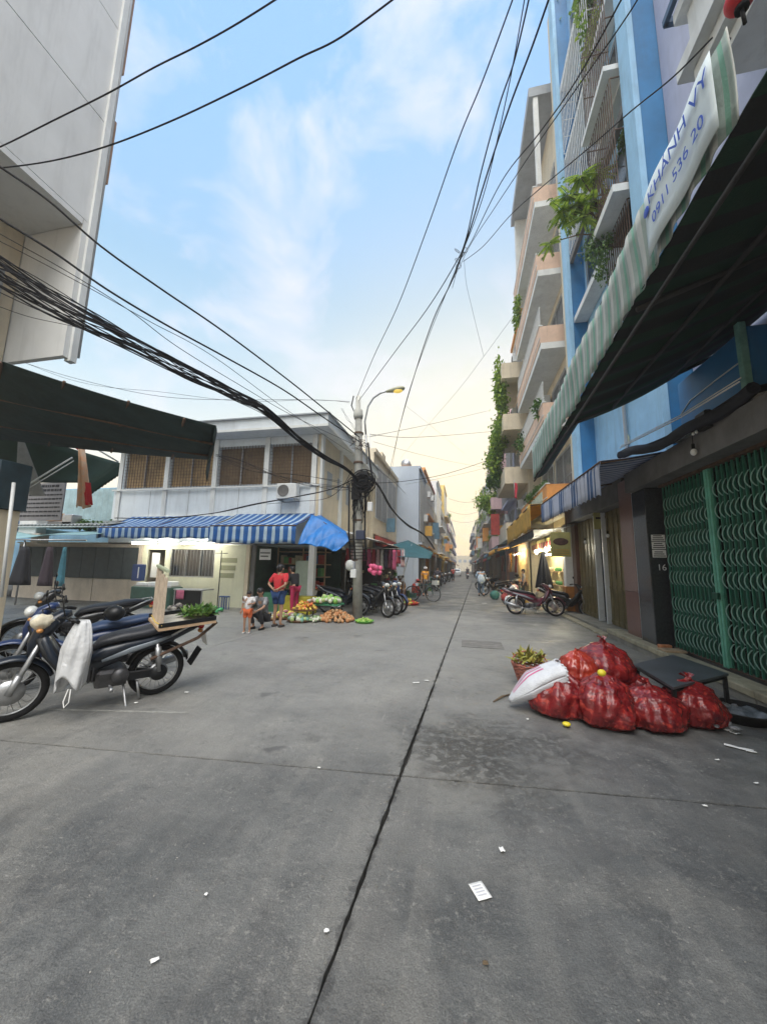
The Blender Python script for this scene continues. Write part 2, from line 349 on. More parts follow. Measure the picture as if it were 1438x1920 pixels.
M_lblue=mat('light_blue_paint',(.33,.58,.80),.7,.15,1.2,.1,60,dirt=.35)
M_cream=mat('cream_plaster',(.66,.58,.44),.8,.12,1.5,.1,60,dirt=.3)
M_peach=mat('peach_plaster',(.72,.52,.40),.8,.12,2,.1,60,dirt=.3)
M_beige=mat('beige_plaster',(.55,.48,.40),.8,.15,2,.1,60,dirt=.35)
M_grey=mat('grey_plaster',(.34,.37,.40),.85,.15,2,.1,60,dirt=.3)
M_dgrey=mat('dark_concrete',(.16,.155,.15),.85,.3,2,.3,50,dirt=.4)
M_glass=mat('dark_glass',(.03,.035,.04),.12,.3,2,spec=.8)
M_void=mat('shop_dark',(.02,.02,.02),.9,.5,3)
M_steel=mat('galvanised_steel',(.42,.43,.44),.42,.25,8,metal=.7)
M_rust=mat('rusty_iron',(.13,.08,.055),.8,.45,14,.3,metal=.2)
M_black=mat('black_rubber',(.012,.012,.013),.8,.3,20,spec=.2)
M_blackg=mat('black_gloss_plastic',(.009,.010,.012),.4,.3,8,spec=.35)
M_wire=mat('cable_sheath',(.014,.014,.017),.7,.3,10,spec=.2)
M_alu=mat('white_metal',(.68,.7,.7),.45,.1,6)
M_wood=mat('raw_wood',(.42,.29,.18),.7,.3,9,.3,30)
M_leaf=mat('leaf_green',(.16,.30,.03),.55,.3,1.5,island=.55,var2=(.32,.48,.06)); translucent(M_leaf,.35)
M_leafd=mat('dark_leaf',(.06,.15,.03),.55,.35,1.5,island=.5,var2=(.13,.26,.045)); translucent(M_leafd,.25)
M_stem=mat('stem_brown',(.12,.085,.05),.9,.3,9)
# ================= GROUND =================
g=MB(); g.quad((-700,-60,-.05),(700,-60,-.05),(700,1400,-.05),(-700,1400,-.05))
obj(g,'ground',M_joint,'dark compacted dirt under the street slabs','ground',kind='structure')
def GP(u,v): return (-.5+.033*(v-3.1)+u, v+.09*u)
road=thing('road','grey concrete street of large cast slabs','road',(0,0,0),kind='structure')
us=[-34,-29.6,-25.4,-21.2,-17,-12.8,-8.6,-4.4,0,4.2,8.4]; vs_=[-8.9,-2.9,3.1,9.1,15.1,21.1,27.1,33.1,39.1,45.1]
def edge(p,q,jit,step):
    n=max(1,int(math.dist(p,q)/step)); out=[]
    dx,dy=q[0]-p[0],q[1]-p[1]; l=math.hypot(dx,dy); nx,ny=-dy/l,dx/l
    for i in range(n):
        t=i/n; j=0 if i==0 else jit*(noise.noise(Vector((p[0]+dx*t,p[1]+dy*t,3))*3)+.5*R_.uniform(-1,1))
        out.append((p[0]+dx*t+nx*j,p[1]+dy*t+ny*j))
    return out
for i in range(len(us)-1):
    for j in range(len(vs_)-1):
        near=abs(i-7.5)<1.6 and 1<=j<=3
        gl=.010 if us[i]==0 else .007; gr=.010 if us[i+1]==0 else .007; gv=.010
        a=GP(us[i]+gl,vs_[j]+gv); b=GP(us[i+1]-gr,vs_[j]+gv); c=GP(us[i+1]-gr,vs_[j+1]-gv); d=GP(us[i]+gl,vs_[j+1]-gv)
        st,jt=(.06,.006) if near else (2,.0)
        poly=edge(a,b,jt,st)+edge(b,c,jt*1.5,st)+edge(c,d,jt,st)+edge(d,a,jt*1.5,st)
        s=MB(); n=len(poly); cx=sum(p[0] for p in poly)/n; cy=sum(p[1] for p in poly)/n
        inn=[(x+(cx-x)*.0005,y+(cy-y)*.0005) for x,y in poly]
        v=[(x,y,-.045) for x,y in poly]+[(x,y,-.006) for x,y in poly]+[(x,y,0) for x,y in inn]
        f=[tuple(range(2*n,3*n))]+[(k*n+q,k*n+(q+1)%n,(k+1)*n+(q+1)%n,(k+1)*n+q) for k in (0,1) for q in range(n)]
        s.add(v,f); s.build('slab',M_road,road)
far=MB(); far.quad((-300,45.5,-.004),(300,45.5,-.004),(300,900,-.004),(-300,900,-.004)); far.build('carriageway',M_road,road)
cover=MB()   # square drain cover set in the street, with its rim
cx,cy=.35,8.45
for k in range(4): cover.box(cx-.42,cx+.42,cy-.36+.19*k,cy-.36+.17+.19*k,.003,.009)
obj(cover,'drain_cover',mat('worn_cover',(.20,.19,.175),.8,.35,5,.4),'square concrete drain cover set flush in the street','drain cover')
# raised pavement on the right, stepped kerb
pv=thing('pavement','raised concrete pavement strip under the right-hand houses','pavement',(3.4,0,0),kind='structure')
def pav(x0,x1,y0,y1,z0,z1,m=M_pave,nm='paving_slab'):
    q=MB(); q.bbox(x0,x1,y0,y1,z0,z1,.012); q.build(nm,m,pv)
yy=[-4,-1.6,.8,3.2,5.6,8.0,10.4,12.8,15.2,17.6,20,24,28,32,36,40]
for a,b in zip(yy,yy[1:]): pav(3.52 if a>9 else 3.42,5.2,a+.006,b-.006,-.02,.11)
for a,b in zip(yy,yy[1:]):
    if a<9: pav(3.40,3.72,a+.004,b-.004,.112,.2,M_kerb,'step')
    else: pav(3.30,3.515,a+.004,b-.004,-.02,.05,M_kerb,'kerbstone')

# ================= FAR STREET ROWS =================
def window(par,x,y0,y1,z0,z1,side,frame=M_alu,bars=True,glass=M_glass):
    # window in a facade whose outer face is plane x; side=+1: facade looks to -x
    d=-side
    f=MB(); t=.05
    for a,b,c,e in ((y0,y1,z0,z0+t),(y0,y1,z1-t,z1),(y0,y0+t,z0+t,z1-t),(y1-t,y1,z0+t,z1-t),((y0+y1)/2-.02,(y0+y1)/2+.02,z0+t,z1-t)):
        f.box(min(x-.03*side,x+d*.06),max(x-.03*side,x+d*.06),a,b,c,e)
    fo=f.build('window',frame,par)
    p=MB(); p.box(min(x+d*.008,x+d*.02),max(x+d*.008,x+d*.02),y0+t,y1-t,z0+t,z1-t); p.build('pane',glass,fo)
    if bars:
        q=MB(); n=max(2,int((y1-y0)/.16))
        for k in range(1,n): yy_=y0+(y1-y0)*k/n; q.box(min(x+d*.08,x+d*.095),max(x+d*.08,x+d*.095),yy_-.008,yy_+.008,z0,z1)
        for k in (0,.5,1): zz=z0+(z1-z0)*k; q.box(min(x+d*.076,x+d*.082),max(x+d*.076,x+d*.082),y0,y1,zz-.012,zz+.012)
        q.build('grille',M_steel,fo)
def acunit(par,x,y,z,side,tl=None):
    d=-side; a=MB(); x0,x1=sorted((x+d*.08,x+d*.38)); a.bbox(x0,x1,y,y+.78,z,z+.55,.02); o=a.build('air_conditioner',M_alu,par)
    q=MB(); q.lathe([(0,0),(.05,.01),(.05,.02),(.21,.02),(.23,.0)],(x1+.002 if d>0 else x0-.03,y+.32,z+.28),14,'x'); q.build('fan_grille',M_dgrey,o)
def railing(par,x0,x1,y0,y1,z,h=.95,m=M_steel,name='railing',sp=.14):
    q=MB()
    for p,r in (((x0,y0),(x0,y1)),((x0,y0),(x1,y0)),((x0,y1),(x1,y1))):
        L=math.dist(p,r); 
        if L<.05: continue
        q.tube([(p[0],p[1],z+h),(r[0],r[1],z+h)],.022,5); q.tube([(p[0],p[1],z+.08),(r[0],r[1],z+.08)],.015,5)
        n=int(L/sp)
        for k in range(n+1): t=k/max(n,1); xx=p[0]+(r[0]-p[0])*t; y_=p[1]+(r[1]-p[1])*t; q.box(xx-.008,xx+.008,y_-.008,y_+.008,z+.08,z+h)
    return q.build(name,m,par)
def bush(par,c,r,n,L=.12,m=None,name='foliage',droop=.4,seed=None,w=.3):
    q=MB(); rr=random.Random(seed if seed is not None else R_.random())
    cl=[(rr.gauss(0,.45),rr.gauss(0,.45),rr.gauss(0,.45)) for _ in range(9)]
    for k in range(n):
        b=rr.choice(cl); p=[c[i]+r[i]*(b[i]+rr.gauss(0,.28)) for i in range(3)]
        d=Vector((rr.uniform(-1,1),rr.uniform(-1,1),rr.uniform(-1,.7)-droop)); l=L*rr.uniform(.6,1.3)
        q.leaf(p,d,(rr.uniform(-.5,.5),rr.uniform(-.5,.5),1),l,l*w,.2)
    return q.build(name,m or M_leaf,par)
AWN={}
def awning(par,x_wall,x_out,y0,y1,z_wall,z_out,m,val=.25,name='awning'):
    q=MB()
    def fn(u,v): 
        y=y0+(y1-y0)*u
        if v<.8: t=v/.8; return (x_wall+(x_out-x_wall)*t,y,z_wall+(z_out-z_wall)*t-.05*sin(PI*t))
        t=(v-.8)/.2; return (x_out+.01*sin(y*9),y,z_out-val*t*(1+.12*sin(y*14)))
    q.surf(fn,max(6,int((y1-y0)/.12)) if y1-y0<8 else 60,10); return q.build(name,m,par,.012)
def house(name,label,side,x,y0,y1,h,col,floors,proj=0,style='rail',ground='shutter',plants=0,aw=None,depth=9,top=None,topcol=None,winw=None,nb=None,gcol=None,fin=None):
    """shophouse; side=+1: right row (facade looks to -x)"""
    d=-side; H_=thing(name,label,'house',(x,(y0+y1)/2,0))
    q=MB(); xa,xb=sorted((x,x-d*depth)); q.box(xa,xb,y0+.01,y1-.01,floors[0],h); q.build('wall',col,H_)
    # ground storey: piers, recessed front
    q=MB(); 
    for a,b in ((y0+.01,y0+.3),(y1-.3,y1-.01)): q.box(*sorted((x,x-d*.4)),a,b,0,floors[0]-.002)
    q.box(*sorted((x-d*.41,x-d*depth)),y0+.01,y1-.01,0,floors[0]-.002); q.build('ground_floor',gcol or col,H_)
    if ground=='shutter':
        q=MB(); n=int((y1-y0-.6)/.12)
        for k in range(n): ya=y0+.3+k*(y1-y0-.6)/n; q.box(*sorted((x-d*.34,x-d*.39)),ya+.01,ya+(y1-y0-.6)/n-.01,.05,floors[0]-.35)
        q.build('shutter',M_steel,H_)
    for i,z in enumerate(floors):
        zt=floors[i+1] if i+1<len(floors) else h
        if zt-z<1.8: continue
        n=nb or (2 if y1-y0>3.4 else 1)
        ww=(y1-y0-.8)/n
        for k in range(n):
            ya=y0+.4+k*ww+.12; yb=ya+ww-.24
            window(H_,x,ya,yb,z+.9 if not proj else z+.15,zt-.6,side,bars=(y0<40))
        if proj:
            q=MB(); q.box(*sorted((x+d*.002,x+d*proj)),y0+.06,y1-.06,z-.14,z); q.build('balcony_slab',col,H_)
            if style=='rail': railing(H_,x+d*(proj-.05),x+d*.01,y0+.1,y1-.1,z,m=M_steel,sp=.14 if y0<40 else .3)
            else:
                q=MB(); q.box(*sorted((x+d*(proj-.1),x+d*proj)),y0+.06,y1-.06,z+.002,z+.85); 
                for a,b in ((y0+.06,y0+.16),(y1-.16,y1-.06)): q.box(*sorted((x+d*.002,x+d*(proj-.102))),a,b,z+.002,z+.85)
                q.build('balcony_parapet',col,H_)
        if plants and R_.random()<plants:
            bush(H_,(x+d*(proj*.8+.1),R_.uniform(y0+.6,y1-.6),z+.9),(.45,.8,.6),int(260),.16)
        if R_.random()<.5: acunit(H_,x+d*.01,R_.uniform(y0+.4,y1-1.2),z+ (1.1 if not proj else 1.9),side)
    q=MB(); xa,xb=sorted((x+d*.12,x-d*depth)); q.box(xa,xb,y0+.01,y1-.01,h+.002,h+.22); q.build('cornice',topcol or col,H_)
    if top:
        q=MB(); q.box(*sorted((x-d*.6,x-d*(depth-1))),y0+.3,y1-.3,h+.222,h+top); q.build('roof_room',topcol or col,H_)
    if aw: awning(H_,x+d*.01,x+d*aw[0],y0+.1,y1-.1,aw[1],aw[2],aw[3])
    return H_
M_yel=mat('yellow_canvas',(.75,.46,.10),.8,.2,3,.2,dirt=.2); translucent(M_yel,.3)
M_awb=mat('slate_blue_canvas',(.10,.20,.28),.8,.3,3,.2,dirt=.3)
M_awg=mat('green_tarp',(.03,.14,.12),.75,.3,3,.2,dirt=.3)
M_awr=mat('red_canvas',(.40,.06,.05),.8,.3,3,.2,dirt=.3)
M_aww=mat('white_canvas',(.62,.62,.58),.8,.2,3,.2,dirt=.35)
M_oran=mat('orange_paint',(.70,.32,.10),.75,.15,2,.1,60,dirt=.2)
M_pink=mat('pink_plaster',(.60,.42,.42),.8,.15,2,.1,60,dirt=.3)
M_tile=mat('red_roof_sheet',(.38,.10,.06),.7,.3,4,.2,dirt=.3)
M_green_=mat('pale_green_plaster',(.45,.55,.45),.8,.15,2,.1,60,dirt=.3)
# right row beyond the peach house
FL=lambda n,h=3.3,g=3.4:[g+h*i for i in range(n)]
AW=[M_awb,M_aww,M_awg,M_awr,M_yel]
def row(sd,x,a,b,h,m,l,pj=.9,st=None,pl=0,k=0,**kw):
    rr=random.Random(int(a*10)); fh=rr.choice([2.9,3.1,3.3,3.5]); n=max(1,int((h-3.4)/fh))
    kw.setdefault('aw',(rr.uniform(1.0,1.7),3.1,2.55,rr.choice(AW)) if a<120 else None)
    H_=house('row_house',l,sd,x,a,b,h,m,FL(n,fh),pj,st or rr.choice(['rail','wall','rail']),plants=pl,**kw)
    d=-sd
    if a<110 and rr.random()<.85:      # shop name board over the ground floor
        q=MB(); q.box(*sorted((x+d*.06,x+d*.14)),a+.5,b-.5,2.75,3.3); q.build('shop_board',rr.choice([M_awr,M_yel,M_oran,M_awb,M_aww,M_pink]),H_)
    if a<100 and rr.random()<.7:       # projecting vertical sign
        y=rr.uniform(a+.5,b-.6); z=rr.uniform(3.6,5.5); q=MB(); q.box(*sorted((x+d*(pj+.05),x+d*(pj+.6))),y,y+.1,z,z+rr.uniform(.7,1.6)); q.build('blade_sign',rr.choice([M_awr,M_yel,M_aww,M_oran,M_awb]),H_)
    for q_ in range(rr.randint(0,3)):  # roof-top tank, shed, aerial
        y=rr.uniform(a+.5,b-1.2); q=MB()
        if q_==0: q.tube([(x-d*1.8,y,h+.9),(x-d*1.8,y+1.0,h+.9)],.45,12); q.box(*sorted((x-d*1.4,x-d*2.2)),y+.1,y+.9,h+.225,h+.5); q.build('water_tank',M_steel,H_)
        elif q_==1: q.box(*sorted((x-d*.5,x-d*3)),y,y+1.1,h+.225,h+rr.uniform(1.2,2.4)); q.build('roof_shed',rr.choice([M_aww,M_tile,M_awb,M_cream]),H_)
        else: q.tube([(x-d*1,y,h),(x-d*1,y,h+2.2)],.025,5); q.tube([(x-d*.6,y,h+2),(x-d*1.4,y,h+2)],.015,4); q.build('aerial',M_steel,H_)
    return H_
row(1,3.7,22.3,27.2,17.6,M_cream,'grey and orange narrow house hung with climbing plants, behind the peach house',1.3,'wall',topcol=M_oran,aw=(2.0,3.2,2.7,M_yel))
row(1,3.6,27.3,32,12.0,M_lilac,'pale lilac house with a red flag, beyond the plant-hung grey one on the right',.5,'rail',aw=(2.0,3.1,2.6,M_awb))
row(1,3.4,32.1,37,16.0,M_pink,'tall narrow pink house with a leafy roof corner on the right side of the street',1.1,'wall',.8)
row(1,3.5,37.1,43,13.0,M_white,'white house with steel balcony rails on the right, past the pink one',.9,'rail',.6)
for a,b,h,m,l in [(43.1,49,15.2,M_beige,'narrow beige house far down the right side with a roof room'),(49.1,56,12.6,M_lilac,'low lilac house far down the right side'),(56.1,63,13.6,M_cream,'cream house with balconies far down the right side'),
(63.1,72,11.5,M_pink,'faded pink house far down the right side'),(72.1,84,13.5,M_white,'white house far down the right side, past the faded pink one'),(84.1,100,12,M_cream,'wide cream block almost at the right end of the street'),
(100.1,125,14,M_beige,'long beige block at the right end of the street'),(125.1,160,15,M_grey,'grey block closing the right end of the street')]:
    row(1,3.3+.25*math.sin(a),a,b,h,m,l,.5+.4*abs(math.sin(a*2)),None,.6 if a<75 else 0)
# left row
M_gbr=mat('grey_blue_render',(.42,.48,.56),.85,.08,1,.1,60,dirt=.15); M_yp=mat('yellow_plaster',(.78,.56,.18),.8,.12,2,.1,dirt=.2)
row(-1,-4.9,19.7,27.2,8.0,M_cream,'cream two-storey house behind the utility pole, next to the white building',0,aw=None)
row(-1,-3.25,27.3,32.5,9.0,M_gbr,'house with a tall blank grey-blue end wall on the left row',.25,'rail')
row(-1,-3.45,32.6,38,10.3,M_oran,'narrow orange-fronted house on the left row past the grey-blue wall',.5,'rail')
row(-1,-3.55,38.1,46,10.6,M_cream,'cream house with a red roof sheet on its top floor, left row',.4,'wall',topcol=M_tile,top=1.5)
for a,b,h,m,l in [(46.1,55,12.2,M_white,'white house halfway down the left row'),(55.1,64,14.5,M_cream,'tall cream house far down the left row'),(64.1,74,15.6,M_yp,'yellow painted house far down the left row'),
(74.1,88,13.5,M_pink,'pink house far down the left row'),(88.1,110,14,M_cream,'wide cream block near the left end of the street'),(110.1,160,15,M_lilac,'grey-lilac block closing the left end of the street')]:
    row(-1,-3.5+.25*math.sin(a),a,b,h,m,l,.4+.4*abs(math.sin(a*2)),None,.3 if a<75 else 0)
endh=thing('end_building','low hazy building closing the far end of the street','building',(0,185,0))
q=MB(); q.box(-14,3.8,185,197,0,7.5); q.build('wall',M_cream,endh)
q=MB(); q.box(3.81,16,184,197,0,15); q.build('side_wing',M_beige,endh)
for i in range(4):
    q=MB(); q.box(-5+2.4*i,-3.6+2.4*i,184.95,184.99,4.2,5.6); q.build('window',M_grey,endh)

# ================= RIGHT: PEACH HOUSE =================
PH=thing('peach_house','tall peach house with deep balconies and planters beside the blue house','house',(4.2,18,0))
q=MB(); q.box(4.35,12,15.35,22.2,3.6,23.4); q.build('wall',M_cream,PH)
q=MB(); q.box(4.5,12,15.35,22.2,.1,3.59); q.build('ground_floor',M_white,PH)
for i,z in enumerate([4.2,7.6,11.0,14.4,17.8]):
    q=MB(); q.box(3.25,4.35,15.4,22.1,z-.28,z); q.build('balcony_slab',M_white,PH)
    q=MB(); q.box(3.22,3.32,15.4,22.1,z+.002,z+.75); q.box(3.322,4.348,15.4,15.5,z+.002,z+.75); q.box(3.322,4.348,22,22.1,z+.002,z+.75); q.build('balcony_parapet',M_oran if i==0 else M_peach,PH)
    q=MB(); q.box(3.19,3.35,15.38,22.12,z+.752,z+.80); q.box(3.2,3.24,15.38,22.12,z+.2,z+.23); q.build('coping',M_white,PH)
    for ya in (15.8,18.9): window(PH,4.35,ya,ya+2.6,z+.1,z+2.5,1,bars=True)
    if i in (1,2): railing(PH,3.27,3.28,15.5,22,z+.8,.9,M_alu)
    if i==1: acunit(PH,4.33,18.6,z+2.0,1)
q=MB(); q.box(3.2,12,15.35,22.2,23.402,23.9); q.build('roof_edge',M_grey,PH)
for a_ in ((3.4,4.34,21.75,22.15,18.7,23.39),(3.4,3.6,15.4,15.6,18.7,23.39)):
    q=MB(); q.box(*a_); q.build('corner_pier',M_white,PH)
q=MB(); q.tube([(4.28,15.5,3.6),(4.28,15.5,23)],.05,7); q.build('drain_pipe',M_alu,PH)
# striped sign panel on the lowest parapet
q=MB(); q.box(3.20,3.218,16.2,20.5,4.28,4.8); q.build('painted_panel',mat('mint_panel',(.55,.62,.5),.7,.3,5),PH)
def plant(label,c,r,n,L,cat='plant',group=None,m=None,droop=.4,stem=True,base=None,seed=None,w=.3,name='hanging_plant'):
    T=thing(name,label,cat,(c[0],c[1],c[2]-r[2]),group=group)
    bush(T,c,r,n,L,m,droop=droop,seed=seed,w=w)
    if stem:
        q=MB(); rr=random.Random(5)
        for k in range(6):
            b=base or (c[0]+.2,c[1],c[2]-r[2]); e=(c[0]+rr.uniform(-.6,.6)*r[0],c[1]+rr.uniform(-.6,.6)*r[1],c[2]+rr.uniform(-.2,.6)*r[2])
            q.tube([b,((b[0]+e[0])/2+.05,(b[1]+e[1])/2,(b[2]+e[2])/2+.1),e],[.02,.014,.006],5)
        q.build('stem',M_stem,T)
    return T
plant('bushy yellow-green planter on the top balcony corner of the peach house',(3.15,20.6,16.2),(.22,1.0,.7),420,.2,seed=1)
plant('low green planter row on the orange parapet of the peach house',(3.3,17.8,5.15),(.15,1.7,.28),700,.14,m=M_leafd,seed=2)
plant('green climber spilling over the second balcony of the peach house',(3.2,20.9,8.6),(.3,.8,.6),420,.16,m=M_leafd,seed=3)
plant('thick green bush over the third balcony corner of the peach house',(3.3,16.5,8.5),(.25,.5,.4),260,.16,m=M_leafd,seed=33)
plant('tall yellow-green creeper running up the grey and orange house',(2.3,23.4,13.3),(.4,.8,2.6),1500,.24,seed=4)
plant('wide bushy creeper on the middle floors of the grey and orange house',(2.35,24.2,9.6),(.6,1.5,1.2),1900,.24,seed=5)
plant('dark green shrub hanging below the bushy creeper',(2.15,26,8.0),(.5,1.2,1.0),1200,.22,m=M_leafd,seed=6)
plant('round light green bush on the pink house balcony',(2.2,34.5,7.6),(1.0,1.6,1.0),1600,.26,seed=7)
plant('pale green climber near the street end of the pink house',(2.7,33.6,11.6),(.5,1.0,1.2),500,.24,seed=8,m=M_leafd)

# ================= RIGHT: BLUE HOUSE =================
BH=thing('blue_house','tall blue house with dark blue fins and brown folding doors','house',(4.2,11,0))
q=MB(); q.box(4.47,12,8.45,15.1,3.9,27); q.build('wall',M_lblue,BH)
for ya,yb in ((8.0,8.4),(13.55,13.95)):
    q=MB(); q.box(3.985,4.98,ya,yb,3.95,27); q.build('fin',M_blue,BH)
    q=MB(); q.box(3.86,3.983,ya-.06,yb+.06,3.9,27); q.build('fin_trim',M_lblue,BH)
q=MB(); q.box(4.1,4.46,14.0,15.1,3.9,27); q.build('corner_wall',M_cream,BH)
for i,z in enumerate([7.3,10.7,14.1,17.5,20.9]):
    q=MB(); q.box(4.02,4.46,8.42,13.53,z-.2,z); q.build('floor_slab',M_white,BH)
    window(BH,4.47,8.9,10.6,z+.1,z+2.7,1,frame=M_grey,bars=False)
    window(BH,4.47,11.0,13.2,z+.9,z+2.7,1,frame=M_grey,bars=False)
# caged balconies: dark cage near, white grille far
def cage(name,y0,y1,z0,z1,m,sp=.13,cross=3,x=3.95):
    q=MB(); n=int((y1-y0)/sp)
    for k in range(n+1): y=y0+(y1-y0)*k/n; q.box(x-.009,x+.009,y-.009,y+.009,z0,z1)
    for k in range(cross+1): z=z0+(z1-z0)*k/cross; q.box(x-.014,x-.0095,y0,y1,z-.014,z+.014)
    for y in (y0,y1):
        for k in range(cross+1): z=z0+(z1-z0)*k/cross; q.box(x,4.46,y-.01,y+.01,z-.012,z+.012)
    q.build(name,m,BH)
cage('balcony_grille',10.4,13.4,13.2,17.3,M_alu,.16,4,3.98)
cage('balcony_grille',10.4,13.4,17.6,20.7,M_alu,.16,4,3.98)
cage('balcony_cage',8.6,10.3,10.75,13.8,M_rust,.12,2,3.7); cage('balcony_cage',8.6,10.3,14.2,17.2,M_rust,.12,2,3.7)
for a_ in ((10.5,10.7),(14.0,14.15)):
    q=MB(); q.box(3.55,4.46,8.55,10.3,*a_); q.build('balcony_floor',M_white,BH)
q=MB(); q.box(3.98,4.1,8.42,13.5,12.9,13.15); q.build('dark_ledge',M_dgrey,BH)
# mossy round-fronted planter tub of the lower balcony
def tub():
    q=MB(); prof=[]
    def fn(u,v):
        a=-PI/2+PI*u; y=8.75+1.5*(u); bul=.55*sin(PI*u)**.35 if 0<u<1 else 0
        zz=8.35+.95*v; r=bul*(.72+.28*sin(PI*(.15+.7*v))); return (4.45-r-.0,y,zz)
    q.surf(fn,20,8); return q.build('planter_tub',mat('mossy_concrete',(.26,.26,.25),.95,.6,7,.8,25,dirt=.7),BH,.05)
tub()
q=MB(); q.box(3.97,4.46,8.72,10.3,8.28,8.345); q.build('planter_floor',M_dgrey,BH)
cage('balcony_cage',8.75,10.2,9.32,10.45,M_rust,.12,1,3.93)
q=MB(); q.tube([(4.4,11,3.9),(4.4,11,27)],.045,7); q.build('drain_pipe',M_alu,BH)
# ground storey
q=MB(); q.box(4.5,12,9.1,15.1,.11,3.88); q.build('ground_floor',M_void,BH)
q=MB(); q.box(3.75,4.46,9.85,15.1,3.3,3.85); q.build('lintel',M_dgrey,BH)
M_brdoor=mat('olive_brown_door',(.19,.15,.07),.55,.3,4,.1,dirt=.25)
def folding_door(y0,y1,x,parent,n,m,z0=.12,z1=3.28):
    for k in range(n):
        a=y0+(y1-y0)*k/n; b=y0+(y1-y0)*(k+1)/n; xo=x+(.02 if k%2 else 0)
        q=MB(); q.bbox(xo,xo+.03,a+.006,b-.006,z0,z1,.006)
        for zc in (z0+.06,z0+.98,z1-.16): q.box(xo-.012,xo,a+.02,b-.02,zc,zc+.07)
        for s in (.32,.68): yy_=a+(b-a)*s; q.box(xo-.008,xo-.001,yy_-.006,yy_+.006,z0+.14,z0+.96)
        q.build('door_panel',m,parent)
folding_door(10.05,11.9,4.05,BH,11,M_brdoor)
folding_door(12.7,14.6,4.05,BH,11,M_brdoor)
for y in (11.95,12.62): 
    q=MB(); q.box(3.96,4.12,y,y+.07,.11,3.29); q.build('door_post',M_alu,BH)
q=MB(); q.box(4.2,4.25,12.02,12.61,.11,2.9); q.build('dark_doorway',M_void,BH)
# shop end column: white tile over orange base
q=MB(); q.bbox(3.7,4.3,15.11,15.5,1.0,3.3,.01); q.build('tiled_column',M_white,PH)
q=MB(); q.bbox(3.66,4.3,15.105,15.52,.11,.998,.01); q.build('column_base',mat('orange_brown_tile',(.50,.21,.05),.35,.35,5,.1),PH)
q=MB(); q.box(3.95,4.3,14.66,15.1,.11,3.3); q.build('brown_column',mat('brown_granite',(.16,.085,.065),.3,.35,30,coat=.3),BH)
# stone-clad columns between the two houses
BC=thing('brown_column','polished brown granite column between the green gate and the brown doors','column',(3.75,9.5,0))
for z0,z1,c in ((.11,1.15,0),(1.16,3.7,1)):
    q=MB(); q.bbox(3.66,4.46,9.16,9.82,z0,z1,.01); q.build('granite_panel',mat('granite_red',(.19,.085,.065),.28,.35,40,coat=.4) if c==0 else mat('granite_rose',(.26,.15,.125),.28,.3,40,coat=.4),BC)
q=MB(); q.tube([(3.68,9.06,.1),(3.68,9.06,3.9)],.045,10); obj(q,'drain_pipe',M_alu,'white drain pipe between the brown column and the dark column','pipe')

# ================= RIGHT: LILAC HOUSE WITH THE GREEN GATE =================
LH=thing('lilac_house','lilac house above the green folding gate','house',(4.1,4,0))
q=MB(); q.box(4.47,12,-5,7.98,3.86,27); q.build('wall',M_lilac,LH)
q=MB(); q.box(3.5,4.469,-5,9.0,3.3,3.72); q.box(4.0,4.469,-5,7.97,3.722,3.86); q.build('concrete_beam',M_dgrey,LH)
q=MB(); q.bbox(3.60,4.2,8.38,8.98,.11,3.29,.012); q.build('dark_column',mat('black_granite',(.035,.037,.042),.22,.4,30,coat=.5),LH)
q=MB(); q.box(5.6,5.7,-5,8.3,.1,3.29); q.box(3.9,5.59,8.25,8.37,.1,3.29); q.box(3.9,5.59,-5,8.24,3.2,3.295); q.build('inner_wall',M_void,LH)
q=MB(); q.box(3.9,9,-5,8.25,.1,.19); q.build('shop_floor',M_dgrey,LH)
# street number and notices on the dark column
def text(s,name,mt,par,size,mw,ext=.002,align='CENTER'):
    cu=bpy.data.curves.new('t','FONT'); cu.body=s; cu.size=size; cu.extrude=ext; cu.align_x=align; cu.align_y='CENTER'; cu.resolution_u=3
    ob=bpy.data.objects.new('t',cu); C.objects.link(ob); dg=bpy.context.evaluated_depsgraph_get(); me=bpy.data.meshes.new_from_object(ob.evaluated_get(dg))
    bpy.data.objects.remove(ob); me.materials.clear(); me.materials.append(mt); me.name=name
    me.transform(mw); 
    if par is not None: me.transform(Matrix.Translation(-WL.get(par,Vector())))
    o=link(name,me,par)
    if par is not None: o['kind']='stuff'; WL[o]=WL.get(par,Vector())
    return o
def face_y(x,y,z,rz=0,tilt=0): return Matrix.Translation((x,y,z))@Matrix.Rotation(rz,4,'Z')@Matrix.Rotation(PI/2+tilt,4,'X')   # text seen from -y
M_ink=mat('black_ink',(.02,.02,.025),.7,.1); M_paper=mat('white_paper',(.78,.78,.76),.85,.06,6)
NT=thing('wall_notice','white printed notice sheets pasted on the dark column','notice',(3.72,8.375,1.9))
for k,(z0,h) in enumerate(((1.88,.15),(2.045,.14),(2.2,.13))):
    q=MB(); q.box(3.66,3.9,8.372,8.376,z0,z0+h); s_=q.build('sheet',M_paper,NT)
    q=MB()
    for j in range(3): q.box(3.675+.01*j,3.885-.02*j,8.3695,8.3715,z0+.02+.04*j,z0+.038+.04*j)
    q.build('print_line',M_ink,s_)
nb=text('16','house_number',mat('white_number',(.7,.7,.7),.5,.1),None,.17,face_y(3.8,8.366,1.68)); nb['label']='white house number 16 on the dark column'; nb['category']='house number'
